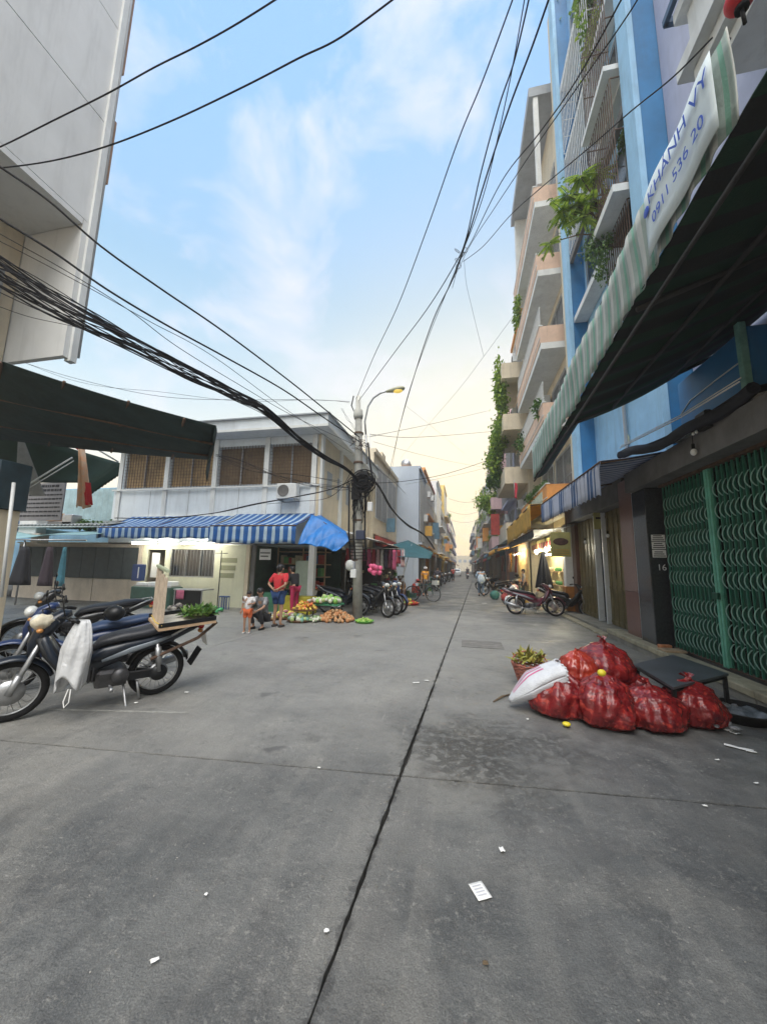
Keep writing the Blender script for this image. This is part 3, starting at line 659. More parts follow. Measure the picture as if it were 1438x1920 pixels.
# cornice balcony high up
q=MB()
for k,(x,z0,z1) in enumerate(((3.55,8.55,8.75),(3.4,8.752,8.95),(3.25,8.952,9.2),(3.4,9.202,10.0),(3.28,10.002,10.2))): q.bbox(x,4.468,-2,5.2+.0+(3.55-x)*.9,z0,z1,.02)
q.build('balcony_cornice',M_white,LH)
q=MB(); q.box(3.2,3.27,-2,5.55,10.21,10.32); q.box(3.22,4.46,5.5,5.57,10.21,10.32); q.build('balcony_trim',mat('navy_trim',(.03,.08,.16),.5,.2),LH)
q=MB(); q.box(4.44,4.466,5.9,7.2,6.2,8.0); q.build('window_surround',M_white,LH)
# blue box sign
BS=thing('blue_sign_box','deep blue box sign on the lilac wall under the green canopy','sign',(4,6.4,4.1))
q=MB(); q.bbox(3.78,4.46,5.55,7.25,4.0,4.95,.03); q.build('box',M_blue,BS)
q=MB(); q.box(3.70,4.469,5.5,7.3,3.87,3.995); q.build('sill',M_white,BS)
q=MB(); q.tube([(3.772,7.2,4.35),(3.772,6.9,4.48),(3.772,6.2,4.5),(3.772,5.75,4.5)],.012,5); q.build('cable',M_alu,BS)
q=MB(); q.bbox(3.68,3.776,5.53,5.62,3.997,5.0,.01); q.build('bracket',mat('mint_paint',(.2,.42,.36),.6,.3,6),BS)
# light bulbs
def bulb(x,y,z,label):
    T=thing('light_bulb',label,'light bulb',(x,y,z)); q=MB(); q.ell((x,y,z),(.045,.045,.055)); q.build('glass',mat('bulb_glass',(.8,.8,.78),.15,.05),T)
    q=MB(); q.cyl((x,y,z+.05),(x,y,z+.13),.022); q.tube([(x,y,z+.13),(x+.01,y,z+.5)],.006,5); q.build('socket',M_black,T)
bulb(3.45,6.35,3.42,'bare unlit bulb under the black canopy'); bulb(3.85,11.2,2.55,'bare unlit bulb by the brown folding doors'); bulb(3.8,13.0,2.5,'small unlit bulb by the far brown doors')
# ---- folding gate
GT=thing('folding_gate','green steel folding lattice gate, closed','gate',(3.9,6.6,.2))
M_gate=mat('gate_green',(.008,.075,.045),.45,.3,5,.15,60,dirt=.35); M_gateb=mat('gate_bar_green',(.035,.16,.105),.45,.3,6,dirt=.3); M_gatel=mat('gate_lattice',(.25,.42,.34),.4,.3,6,metal=.15,dirt=.3)
gx=3.86
def leaf_gate(y0,y1,z0=.2,z1=3.25):
    n=int(round((y1-y0)/.115)); st=(y1-y0)/n
    q=MB(); q.box(-.012,.012,-.011,.011,0,z1-z0); bm=q.mesh(M_gateb,(0,0,0),'gate_bar')
    for k in range(n+1): link('gate_bar',bm,GT,Vector((gx,y0+st*k,z0))-WL[GT])
    for k in range(n):     # backing sheet slats, one per bay, zigzag in plan
        a=y0+st*k+.002; b=y0+st*(k+1)-.002; q=MB(); q.obox((gx+.035+(.02 if k%2 else 0),a,z0+.02),(0,b-a,0),(.004,0,0),(0,0,z1-z0-.04)); q.build('slat',M_gate,GT)
    # curved pressed-steel lattice arm: bows across the bay
    q=MB(); pts=[(-.026,st*(.04+.86*sin(PI*t)**.9),.25*t) for t in (0,.17,.33,.5,.67,.83,1)]; w=.012
    for u,v in zip(pts,pts[1:]):
        q.add([(u[0],u[1]-w,u[2]),(u[0],u[1]+w,u[2]),(v[0],v[1]+w,v[2]),(v[0],v[1]-w,v[2]),(u[0]+.006,u[1]-w,u[2]),(u[0]+.006,u[1]+w,u[2]),(v[0]+.006,v[1]+w,v[2]),(v[0]+.006,v[1]-w,v[2])],[(0,3,2,1),(4,5,6,7),(0,4,7,3),(1,2,6,5)])
    am=q.mesh(M_gatel,(0,0,0),'lattice_arm')
    rows=[.32,.60,.90,1.37,1.70,2.06,2.42,2.76]
    if y1<5.05:      # the leaf out of the picture: joined
        q2=MB()
        for zr in rows:
            for k in range(n): q2.add([(gx+v[0],y0+st*k+v[1],zr+v[2]) for v in q.v],q.f)
        o=q2.build('lattice_arms',M_gatel,GT); o['kind']='stuff'
    else:
        for zr in rows:
            for k in range(n): link('lattice_arm',am,GT,Vector((gx+R_.uniform(-.003,.003),y0+st*k+R_.uniform(-.004,.004),zr+R_.uniform(-.008,.008)))-WL[GT])
leaf_gate(6.85,8.2); leaf_gate(5.1,6.7); leaf_gate(3.3,5.0)
for y in (6.72,6.79,5.02): 
    q=MB(); q.bbox(gx-.05,gx+.02,y,y+.055,.2,3.25,.006); q.build('gate_post',mat('gate_post_green',(.12,.38,.27),.45,.25,6,dirt=.2),GT)
for a_ in ((gx-.06,gx+.08,3.2,8.24,3.252,3.297),(gx-.04,gx+.06,3.2,8.24,.201,.215)):
    q=MB(); q.box(*a_); q.build('gate_track',M_rust,GT)
q=MB(); q.bbox(gx-.1,gx-.05,6.72,6.85,1.2,1.3,.01); q.build('padlock_box',M_gate,GT)
BR=thing('loose_brick','orange broken brick on the step beside the dark column','brick',(3.6,8.1,.2)); q=MB(); q.bbox(3.5,3.7,8.02,8.13,.201,.27,.01); q.build('brick_body',mat('brick_orange',(.5,.2,.09),.9,.4,20,.5),BR)
q=MB(); q.bbox(3.44,3.78,7.7,7.98,.201,.235,.01); q.build('plank_bit',M_wood,BR)
# ================= BIG GREEN CANOPY ON THE RIGHT =================
M_dbar=mat('dark_bar',(.03,.028,.026),.7,.4,12)
GC=thing('green_canopy','large sloping green striped canopy over the right pavement','canopy',(3,3,4))
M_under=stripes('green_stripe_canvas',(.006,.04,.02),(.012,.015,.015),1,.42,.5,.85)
M_val=stripes('valance_stripe',(.42,.50,.46),(.66,.68,.64),1,.27,.55,.8,third=(.24,.46,.36),tl=.3)
def zf(y): return 4.56-(y-2.5)*.085 if y>2.5 else 4.56+(2.5-y)*.02      # front edge height
def can(u,v):
    y=-8.5+15.5*u; x=1.8+(2.62)*v; zw=5.45  # unseen rear stretch behind the camera, lengthened to shade the gate
    z=zf(y)+(zw-zf(y))*v**1.1+.035*sin(y*2*PI/.55)*(sin(PI*min(1,v*1.2+.05)))-.07*sin(PI*v)
    return (x,y,z)
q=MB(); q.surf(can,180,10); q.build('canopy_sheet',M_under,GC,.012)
for y in (-6,-3.4,-.8,1.6,4.1,6.9):
    q=MB(); q.tube([(1.84,y,zf(y)-.05),(4.44,y,5.36)],.03,6); q.build('rafter',M_dbar,GC)
for x,t in ((2.6,.3),(3.5,.65)):
    q=MB(); q.tube([(x,-8.4,zf(-8.4)+(5.45-zf(-8.4))*t-.1),(x,6.95,zf(6.95)+(5.45-zf(6.95))*t-.1)],.025,6); q.build('purlin',M_dbar,GC)
q=MB(); q.tube([(1.82,-8.5,zf(-8.5)-.03),(1.82,10.1,zf(10.1)-.03)],.022,6); q.tube([(1.82,2.5,5.25),(1.82,10.1,4.75)],.022,6); q.build('front_rail',M_dbar,GC)
def zt(y): return 5.28-(y-2.45)*.075
def valf(u,v):
    y=2.45+7.6*u; z0=zf(y)-.03*abs(sin(y*2.3))+.05*noise.noise(Vector((y*1.7,0,0)))
    x=1.795+.016*sin(y*2*PI/.27)*(1-v*.4)+.03*noise.noise(Vector((y*.9,v,2)))
    return (x-.015,y,z0+(zt(y)-z0)*v)
q=MB(); q.surf(valf,200,5); q.build('valance',M_val,GC,.006)
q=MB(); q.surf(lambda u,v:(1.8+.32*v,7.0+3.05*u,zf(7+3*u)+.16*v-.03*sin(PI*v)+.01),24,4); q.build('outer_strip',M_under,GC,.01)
# white shop banner tied on the valance
BN=thing('shop_banner','white shop banner with blue lettering and a phone number on the green canopy edge','banner',(1.7,3.6,4.6))
def bnf(u,v): y=2.52+1.02*u; return (1.725+.012*sin(y*9),y,zf(y)+.03+(zt(y)-zf(y)-.09)*v)
q=MB(); q.surf(bnf,18,4); q.build('sheet',mat('banner_cloth',(.62,.70,.72),.75,.08,5),BN,.004)
M_bt=mat('banner_blue',(.03,.09,.50),.6,.1)
def face_x(x,y,z,roll=0): return Matrix.Translation((x,y,z))@Matrix.Rotation(-PI/2,4,'Z')@Matrix.Rotation(PI/2,4,'X')@Matrix.Rotation(roll,4,'Z')  # read from -x
text('KHÁNH VY','lettering',M_bt,BN,.175,face_x(1.700,2.98,5.03,rad(4.7)),.001)
text('0911 536 20','phone_number',M_bt,BN,.15,face_x(1.700,3.0,4.78,rad(4.7)),.001)
q=MB(); q.ell((1.705,3.47,4.93),(.008,.05,.05)); q.build('round_logo',M_bt,BN)
LN=thing('red_lantern','round red cloth lantern hanging under the near end of the green canopy','lantern',(2.05,2.6,5.0))
lp=at(1388,-4,Y=2.5); 
q=MB(); q.ell(lp,(.085,.085,.07),20,9,lambda d:1+.05*cos(20*math.atan2(d.y,d.x))); q.build('lantern_body',mat('lantern_red',(.62,.02,.03),.6,.2,9),LN)
q=MB(); q.cyl(lp+Vector((0,0,-.1)),lp+Vector((0,0,-.075)),.04); q.tube([lp+Vector((0,0,-.1)),lp+Vector((.005,0,-.22))],.012,5); q.tube([lp+Vector((0,0,.08)),lp+Vector((0,0,.4))],.005,4); q.build('tassel',M_black,LN)

# navy canopy over the gate beam and its pale scalloped end
NC=thing('navy_canopy','navy and white scalloped canopy over the brown doors','canopy',(3,10,3.6))
M_sc=stripes('scallop_stripe',(.07,.14,.30),(.52,.56,.68),1,.24,.32,.8,tl=.15)
def nc(u,v):
    y=7.6+5.6*u
    if v<.72: t=v/.72; return (4.46-1.9*t,y,4.0+.1*u-(.32)*t-.06*sin(PI*t))
    t=(v-.72)/.28; zb=.62+.05*abs(sin(y*PI/.30)); return (2.56-.02*sin(y*PI/.15),y,3.68+.1*u-zb*t)
q=MB(); q.surf(nc,160,14); q.build('canopy_sheet',M_sc,NC,.01)
q=MB(); q.tube([(2.57,7.6,3.66),(2.57,13.2,3.76)],.02,6)
for y in (7.65,10.4,13.15): q.tube([(4.45,y,3.93),(2.57,y,3.64)],.02,6)
q.build('frame_bar',M_rust,NC)
DC=thing('black_canopy','folded black canvas canopy sagging above the green gate','canopy',(3.6,6.8,3.7))
def dc(u,v): y=5.2+2.7*u; a=PI*2*v; r=.075+.03*sin(y*5+v*6); return (3.52+r*cos(a)-(.5*u),y,3.86-.14*sin(PI*u)+.0*u+r*sin(a)*1.1)
q=MB(); q.surf(dc,40,10); q.build('rolled_canvas',mat('black_canvas',(.02,.022,.03),.8,.3,6,.4),DC)
q=MB(); q.surf(lambda u,v:(3.47+.98*v-(.5*(1-v))*u,5.25+2.6*u,3.90-.13*sin(PI*u)*(1-v)+.2*v),24,5); q.build('flap',MATS['black_canvas'],DC,.01)
q=MB(); q.tube([(3.4,5.2,3.98),(3.3,6.3,3.97),(3.0,7.8,3.98)],.012,5); q.tube([(3.42,5.2,4.03),(3.33,6.3,4.02),(3.02,7.8,4.02)],.009,5); q.build('guy_rope',M_alu,DC)
DB=thing('black_hanging_box','small black plastic box hanging at the folded canopy','box',(3.4,5.9,3.5)); p=at(1318,790,X=3.44)
q=MB(); q.bbox(p.x-.04,p.x+.06,p.y-.13,p.y+.13,p.z-.12,p.z+.14,.02); q.build('case',M_blackg,DB)
for dy in (-.03,.05):
    q=MB(); q.ell((p.x-.06,p.y+dy+.1,p.z-.13),(.02,.02,.03)); q.build('lamp_bead',mat('bulb_glass',(.8,.8,.78),.15),DB)
# emblem on the lilac wall
EM=thing('leaf_emblem','small yellow-green leaf emblem on the lilac strip above the navy canopy','emblem',(3,8,3.6)); p=at(1175,826,X=4.44)
q=MB(); q.ell(p+Vector((0,0,-.0)),(.012,.17,.17),16,10,lambda d:1-.3*max(d.z,0)*0); q.build('disc',mat('emblem_white',(.6,.65,.5),.6,.1),EM)
q=MB(); q.leaf(p+Vector((-.02,-.02,-.12)),(0,.15,1),(1,0,0),.26,.06,0); q.build('leaf',mat('emblem_green',(.42,.5,.08),.6,.1),EM)
# yellow canopy further on
awy=thing('yellow_canopy','yellow and orange canopy over the shop past the blue house','canopy',(3,17,3.4))
def yc(u,v):
    y=13.9+7.8*u
    if v<.5: t=v/.5; return (4.4-2.05*t,y,4.15-.25*t-.07*sin(PI*t))
    t=(v-.5)/.5; return (2.35+.03*sin(y*3),y,3.9-.12*u-(.85+.04*sin(y*5))*t)
q=MB(); q.surf(yc,60,12); q.build('canopy_sheet',M_yel,awy,.01)
q=MB(); q.tube([(2.36,13.9,3.88),(2.36,21.7,3.78)],.02,6); q.tube([(4.4,13.95,4.12),(2.36,13.95,3.86)],.02,6); q.build('frame_bar',M_rust,awy)
def cornaw(y0,y1,x,zt_,zb,m,label,n='small_canopy'):
    T=thing(n,label,'canopy',(x+.7,(y0+y1)/2,zb)); awning(T,x+1.5,x,y0,y1,zt_,zb,m,.3,'canopy_sheet'); q=MB(); q.tube([(x,y0,zb-.02),(x,y1,zb-.02)],.02,5); q.build('frame_bar',M_rust,T)
cornaw(22.3,27.5,1.9,3.4,2.95,M_awb,'slate blue canopy beyond the yellow one on the right')
cornaw(14.2,21.5,2.45,3.22,3.02,mat('dark_sheet',(.05,.06,.07),.6,.3,5),'dark low sheet canopy under the yellow one')

# ================= WHITE CORNER BUILDING =================
WB=thing('white_building','white two-storey corner building with long barred windows','building',(-10,14,0))
WY=12.5; WX=-5.25
M_wwall=mat('white_building_wall',(.74,.80,.84),.8,.10,1.0,.12,60,dirt=.3)
q=MB(); q.box(-14.2,WX,WY+.16,19.6,2.3,6.5); q.build('wall',M_wwall,WB)
q=MB(); q.box(-14.2,WX-.001,WY+.0,WY+.157,2.3,4.55); q.box(-14.2,WX-.001,WY,WY+.157,6.14,6.44); q.build('spandrel',M_wwall,WB)
q=MB(); q.box(WX+.001,WX+.13,WY+.02,19.6,2.6,6.44); q.build('side_wall',M_cream,WB)
# pilasters
for x in (-13.95,-11.72,-9.52,-7.31,WX-.13):
    q=MB(); q.box(x-.07,x+.12,WY-.06,WY-.001,2.9,6.44); q.build('pilaster',M_white,WB)
for y in (12.46,14.6,17.0): 
    q=MB(); q.box(WX+.131,WX+.22,y,y+.22,2.9,6.44); q.build('pilaster',M_white,WB)
# eave: deep flat roof edge
q=MB(); q.box(-14.6,-4.6,WY-.75,19.65,6.45,6.54); q.build('eave',M_white,WB)
q=MB(); q.box(-14.6,-4.62,WY-.72,WY-.6,6.542,6.90); q.box(-4.74,-4.62,WY-.598,19.65,6.542,6.90); q.build('parapet',M_grey if False else M_wwall,WB)
q=MB(); q.box(-14.7,-4.55,WY-.8,WY-.55,6.902,6.95); q.box(-4.8,-4.55,WY-.548,19.65,6.902,6.95); q.build('coping',M_grey,WB)
M_curt=mat('drawn_curtain',(.34,.24,.13),.8,.35,2.5,.2,dirt=.25,var2=(.5,.34,.17)); M_curt2=mat('dark_curtain',(.17,.12,.07),.7,.4,2.5,.2,dirt=.3)
def wbwin(x0,x1,cm):
    f=MB(); t=.05; z0,z1=4.56,6.13; y=WY+.04
    for a,b,c,e in ((x0,x1,z0,z0+t),(x0,x1,z1-t,z1),(x0,x0+t,z0+t,z1-t),(x1-t,x1,z0+t,z1-t),((x0+x1)/2-.025,(x0+x1)/2+.025,z0+t,z1-t)): f.box(a,b,y,y+.05,c,e)
    fo=f.build('window',M_grey,WB)
    p=MB(); p.box(x0+t,x1-t,y+.07,y+.078,z0+t,z1-t); p.build('pane',cm,fo)
    q=MB(); n=int((x1-x0)/.125)
    for k in range(1,n): x=x0+(x1-x0)*k/n; q.box(x-.007,x+.007,WY-.02,WY-.006,z0,z1)
    for k in range(1,12): z=z0+(z1-z0)*k/12; q.box(x0,x1,WY-.005,WY+.003,z-.006,z+.006)
    q.build('grille',M_rust,fo)
wbwin(-13.8,-11.82,M_curt); wbwin(-11.58,-9.62,M_curt); wbwin(-9.38,-7.41,M_curt2); wbwin(-7.17,-5.42,M_curt2)
q=MB(); q.box(-14.2,-5.1,WY-.12,WY-.062,4.46,4.52); q.build('sill',M_white,WB)
q=MB()
for x in (-12.4,-10.6,-9.5,-8.4,-6.6): q.box(x,x+.012,WY-.004,WY-.001,2.9,4.45)
q.build('panel_joint',M_dgrey,WB)
for k in range(3):
    q=MB(); q.box(WX+.131,WX+.16,13.2+1.2*k,13.7+1.2*k,4.3,5.2); q.build('side_vent',M_grey,WB)
# air conditioner
AC=thing('air_conditioner','white air conditioner on the wall below the barred windows','air conditioner',(-6.15,12.3,3.95))
q=MB(); q.bbox(-6.6,-5.82,12.05,12.37,3.95,4.5,.03); q.build('case',M_alu,AC)
q=MB(); q.lathe([(.0,12.03),(.06,12.035),(.19,12.045),(.215,12.03),(.22,12.049)],(-6.32,0,4.23),20,'y'); q.build('fan_ring',M_dgrey,AC)
q=MB(); q.box(-6.55,-6.5,12.1,12.49,3.88,3.945); q.box(-5.92,-5.87,12.1,12.49,3.88,3.945); q.build('bracket',M_steel,AC)
# ground floor shop fronts (walls 12.5)
q=MB(); q.box(-19,-12.62,12.6,19,0,2.29); q.box(-12.61,-12.45,12.45,19,0,2.29); q.build('annex_wall',M_beige,WB)
q=MB(); q.box(-12.44,-7.75,15.6,15.7,0,2.29); q.box(-7.9,-7.75,12.5,15.59,0,2.29);  q.build('shop_wall',M_cream,WB)
M_shopw=mat('shop_front_cream',(.66,.66,.50),.7,.1,2,.1,dirt=.25)
q=MB()
for a,b,z0,z1 in ((-12.44,-12.2,0,2.29),(-11.4,-11.15,0,2.29),(-11.149,-9.2,0,1.05),(-11.149,-9.2,2.1,2.29),(-9.199,-7.91,0,2.29),(-12.199,-11.401,2.08,2.29)): q.box(a,b,12.5,12.58,z0,z1)
q.build('shop_front',M_shopw,WB)
window(WB,12.5,0,0.01,0,0.01,1) if False else None
f=MB()
for x in (-11.14,-10.5,-9.85,-9.24): f.box(x,x+.035,12.52,12.56,1.06,2.09)
f.box(-11.14,-9.21,12.515,12.565,1.051,1.09); fo=f.build('shop_window',M_steel,WB)
q=MB(); q.box(-11.1,-9.24,12.575,12.579,1.1,2.09); q.build('pane',M_glass,fo)
q=MB()
for k in range(14): q.box(-11.1+.14*k,-11.088+.14*k,12.49,12.5,1.06,2.09)
q.build('grille',M_steel,fo)
q=MB(); q.box(-11.98,-11.62,12.49,12.5,1.0,1.95); q.build('door_glass',M_paper,WB)
q=MB()
for k in range(3): q.box(-8.95+.02*k,-8.25-.04*k,12.488,12.497,1.62-.28*k,1.80-.28*k)
q.build('painted_poster',mat('poster_print',(.62,.60,.45),.7,.5,16,var2=(.25,.28,.14)),WB)
q=MB(); q.box(-12.2,-7.6,12.46,12.495,2.29,2.32); q.build('front_rail',M_steel,WB)
# open stall at the right: posts, dark depth, shelves
q=MB(); q.box(-7.74,WX,15.6,15.7,0,2.5); q.box(-7.74,-7.7,12.6,15.59,0,2.5); q.build('stall_back',mat('dark_green_wall',(.03,.07,.05),.8,.4,3),WB)
q=MB(); q.bbox(-5.42,-5.2,12.5,12.72,0,2.9,.01); q.build('corner_post',M_white,WB)
q=MB(); q.box(-7.6,-7.45,12.4,12.46,0,2.3); q.build('stall_post',M_dgrey,WB)
q=MB(); q.box(-19,WX,12.5,15.6,2.301,2.35); q.build('ceiling',M_cream,WB)
# fluorescent tubes, lit
M_tube=mat('lit_tube',(.9,.9,.9),.4,.02,1,emis=(1,.94,.78),es=42)
for i,(x,l) in enumerate(((-11.7,'left one of the two lit tube lamps under the blue striped awning'),(-9.55,'right one of the two lit tube lamps under the blue striped awning'))):
    T=thing('tube_lamp',l,'lamp',(x,11.75,2.2),group='tube lamps under the striped awning')
    q=MB(); q.box(x-.58,x+.58,11.72,11.78,2.33,2.38); q.build('fixture',M_alu,T)
    q=MB(); q.tube([(x-.52,11.75,2.29),(x+.52,11.75,2.29)],.028,8); q.build('tube',M_tube,T)
# blue striped awnings
M_bst=stripes('blue_stripe_canvas',(.02,.13,.42),(.45,.60,.74),0,.285,.62,.7,tl=.22)
def striped(x0,x1,yb,yf,zb,zf_,zv,label,seed):
    T=thing('striped_awning',label,'awning',((x0+x1)/2,(yb+yf)/2,zv))
    def fn(u,v):
        x=x0+(x1-x0)*u
        if v<.62: t=v/.62; return (x,yb+(yf-yb)*t,zb+(zf_-zb)*t-.06*sin(PI*t)*(1+.6*noise.noise(Vector((x,seed,0)))))
        t=(v-.62)/.38; return (x,yf+.03*sin(x*2*PI/.285)*t+.02*noise.noise(Vector((x*2,t,seed))),zf_-(zf_-zv)*t*(1+.05*sin(x*7)))
    q=MB(); q.surf(fn,int((x1-x0)/.07),12); q.build('canvas',M_bst,T,.008)
    q=MB(); q.tube([(x0,yf+.02,zf_-.02),(x1,yf+.02,zf_-.02)],.022,6)
    for x in (x0+.05,(x0+x1)/2,x1-.05): q.tube([(x,yb,zb-.04),(x,yf+.02,zf_-.03)],.018,6); 
    q.build('frame_bar',M_rust,T)
    return T
striped(-8.4,-5.25,12.48,11.0,3.45,2.87,2.27,'blue and white striped awning, right section over the vegetable stall',1)
striped(-13.1,-8.42,12.42,11.05,3.38,2.83,2.42,'faded blue and white striped awning, left section over the lit shop',2)
BT=thing('blue_tarp','plain blue tarpaulin stretched from the awning to the utility pole','tarp',(-4.3,11.2,2))
A,B_,Cc,D=at(585,965,Y=11.6),at(560,1022,Y=10.9),at(658,1012,Y=11.3),at(632,1036,Y=10.95)
def bt(u,v):
    top=A.lerp(Cc,u)+Vector((0,.1*sin(PI*u),.09*sin(PI*u))); bot=B_.lerp(D,u)+Vector((0,0,.05*sin(PI*u)+.05*abs(sin(7*u))))
    p=top.lerp(bot,v); p.y-=.05*sin(PI*v)+.07*abs(sin(8*u+2.5*v))+.04*abs(sin(17*u-3*v))*v; p.z-=.04*sin(PI*v)*sin(7*u); return p
q=MB(); q.surf(bt,60,20); q.build('tarp_sheet',mat('tarp_blue',(.015,.16,.50),.5,.2,5,.3,9,var2=(.02,.2,.58)),BT,.006)
def bt2(u,v):
    p0=A.lerp(Cc,u); e=Vector((-5.1+1.3*u,12.6-.9*u,3.42-.7*u)); return p0.lerp(e,v)+Vector((0,0,-.05*sin(PI*v)))
q=MB(); q.surf(bt2,12,6); q.build('tarp_top',MATS['tarp_blue'],BT,.006)
q=MB(); q.tube([A,Cc],.015,5); q.tube([Cc+Vector((0,0,.02)),Cc+Vector((.25,.5,.2))],.008,4); q.build('rope',M_rust,BT)
# left annex shutters, turquoise tarp
q=MB()
for k in range(9): q.box(-18.8+.68*k,-18.8+.66+.68*k,12.5,12.55,.9,2.15)
q.build('dark_shutter',mat('slate_shutter',(.05,.065,.07),.6,.3,4,dirt=.2),WB)
q=MB()
for k in range(3): q.box(-18.8+2.06*k,-18.8+2.03+2.06*k,12.49,12.56,0,.88)
q.build('plinth_panel',M_beige,WB)
TT=thing('turquoise_tarp','faded turquoise tarp awning at the far left stalls','tarp',(-15,11,2.3))
def tt(u,v): x=-20+7.2*u; return (x,12.5-2.1*v,2.75-.42*v+.16*abs(sin(u*PI*1.7))+.05*noise.noise(Vector((x,v*2,0))))
q=MB(); q.surf(tt,40,10); q.build('tarp_sheet',mat('tarp_turquoise',(.25,.42,.44),.7,.2,3,.2,dirt=.3),TT,.01)
q=MB(); q.tube([(-20,10.45,2.3),(-12.8,10.45,2.3)],.03,6)
for x in (-17.8,-15.6): q.tube([(x,10.5,0),(x,10.5,2.3)],.03,6)
q.build('frame_bar',M_steel,TT)
# lean-to roofs and clutter above the turquoise tarp
SR=thing('sheet_roof','old corrugated sheet lean-to roof above the turquoise tarp','roof',(-15,12,2.9))
def cor(u,v): x=-19+6.3*u; return (x,12.45-1.3*v,3.22-.3*v+.025*sin(x*2*PI/.18))
q=MB(); q.surf(cor,210,2); q.build('corrugated_sheet',mat('old_zinc',(.25,.27,.27),.6,.4,3,metal=.3,dirt=.5),SR,.008)
q=MB(); q.tube([(-19,11.2,2.86),(-12.7,11.2,2.86)],.03,6); q.build('gutter_pipe',M_alu,SR)
LB2=thing('pale_blue_building','pale blue building with ribbed sheet walls at the far left','building',(-20,14,0))
q=MB(); q.box(-27,-14.3,12.95,20,0.01,4.75); q.build('wall',M_lblue,LB2)
q=MB(); q.box(-24,-14.35,12.9,12.945,3.1,4.7); q.build('ribbed_panel',stripes('ribbed_blue',(.40,.56,.60),(.30,.46,.52),0,.3,.9,.6),LB2)
LB3=thing('lean_to','shuttered shop building closing the left side street','building',(-26,10,0))
q=MB(); q.box(-40,-27.2,4,26,0.01,5.5); q.build('wall',M_beige,LB3)
for k in range(5):
    q=MB(); q.box(-27.18,-27.1,5+2.6*k,7.2+2.6*k,.1,2.6); q.build('shutter',MATS['slate_shutter'],LB3)

# ================= LEFT NEAR BUILDING =================
LBD=thing('tall_left_building','tall pale building overhanging the left street corner','building',(-8,2,0))
M_pan=mat('pale_cladding',(.74,.75,.74),.8,.10,.7,.06,60,dirt=.2)
X0=-7.5; YN=5.30
def cl(): 
    zs=[8.5,11.0,13.5,16.0,18.5,21.0,23.5,26.0]; 
    for a,b in zip(zs,zs[1:]):
        q=MB(); q.box(X0-.09,X0,-6,YN-.02,a+.012,b-.012); q.build('cladding_panel',M_pan,LBD)
cl()
q=MB(); q.box(X0-6,X0-.092,-6,YN-.12,8.5,26); q.build('wall',M_dgrey,LBD)
q=MB(); q.box(X0-.09,X0+.06,YN-.018,YN+.10,5.45,26); q.build('corner_trim',M_white,LBD)
q=MB(); q.box(X0-6,X0+.0,YN-.118,YN-.02,5.5,8.499);  q.build('end_panel',M_pan,LBD)
q=MB(); q.box(X0-6,X0-.0,-6,YN-.13,8.38,8.498); q.build('soffit',M_pan,LBD)
q=MB(); q.box(X0-6,X0-1.5,-6,YN-.14,0,8.37); q.build('lower_wall',M_cream,LBD)
for k in range(3): 
    q=MB(); q.box(X0-1.49,X0-1.4,1.1+1.4*k,2.1+1.4*k,5.2,7.3); q.build('vent_grille',M_steel,LBD)
q=MB(); q.box(X0-.35,X0-.1,-6,-5.8,0,8.3); q.build('column',M_white,LBD)
for k,(dy,zz,hh) in enumerate(((.10,12.6,2.8),(.10,9.7,1.6),(.12,17,4.5))):
    q=MB(); q.box(X0-.6,X0+.03,YN+.102,YN+.12+dy,zz,zz+hh); q.build('window_box',mat('brown_frame',(.33,.2,.13),.7,.3,5) if k<2 else M_peach,LBD)
q=MB(); q.tube([(X0+.02,YN+.14,5.6),(X0+.02,YN+.14,26)],.035,6); q.build('drain_pipe',M_alu,LBD)
# post and boarded pillar at the picture's left edge
LP=thing('left_pillar','beige pillar with a dark upper box at the left edge','pillar',(-6.8,4.3,0))
q=MB(); q.bbox(-7.9,-6.87,4.15,4.5,0,2.35,.01); q.build('pillar_body',M_cream,LP)
q=MB(); q.bbox(-7.7,-6.82,4.1,4.55,2.36,3.1,.02); q.build('upper_box',mat('dark_teal_box',(.03,.06,.08),.6,.4,4),LP)
q=MB(); q.tube([at(2,1120,Y=4.05),at(26,905,Y=4.05)],.022,8); obj(q,'white_pole',M_alu,'thin white steel pole leaning beside the beige pillar','pole')
# dark green tarp canopy
TG=thing('green_tarp_canopy','dark green tarp canopy over the left motorbikes','canopy',(-5,5,3.6))
M_tg=mat('dark_green_tarp',(.028,.055,.055),.7,.35,2.2,.5,7,dirt=.2); translucent(M_tg,.3)
nl,nr=at(-60,655,Y=3.3),at(405,798,Y=4.7); fl,fr=at(-60,815,Y=5.6),at(392,862,Y=6.1)
def tg(u,v): 
    p=nl.lerp(nr,u).lerp(fl.lerp(fr,u),v); p.z+=-.06*sin(PI*v)*(1+.4*sin(9*u))-.05*sin(PI*u); return p
q=MB(); q.surf(tg,50,16); q.build('tarp_sheet',M_tg,TG,.008)
def tf(u,v):
    p=nr.lerp(fr,u); dz=.05+.55*v*(.35+.65*u)*(1 if u<.93 else .6); return (p.x+.04*sin(8*u)-.03*v,p.y,p.z-dz+.05)
q=MB(); q.surf(tf,16,8); q.build('hanging_flap',M_tg,TG,.008)
q=MB()
for t in (.12,.36,.62,.86): q.tube([nl.lerp(nr,t)-Vector((0,0,.04)),fl.lerp(fr,t)-Vector((0,0,.05))],.022,6)
for v in (.33,.7): q.tube([nl.lerp(fl,v)-Vector((0,0,.09)),nr.lerp(fr,v)-Vector((0,0,.09))],.02,6)
a=nl.lerp(nr,.62).lerp(fl.lerp(fr,.62),.35); q.tube([a-Vector((0,0,.08)),at(110,830,Y=6.2)],.018,6); q.build('frame_bar',M_rust,TG)
q=MB()
for k in range(7):
    a=at(118+9*k,790+2*k,Y=5.9); q.tube([a,a+Vector((.3,.1,-.42))],.035,5)
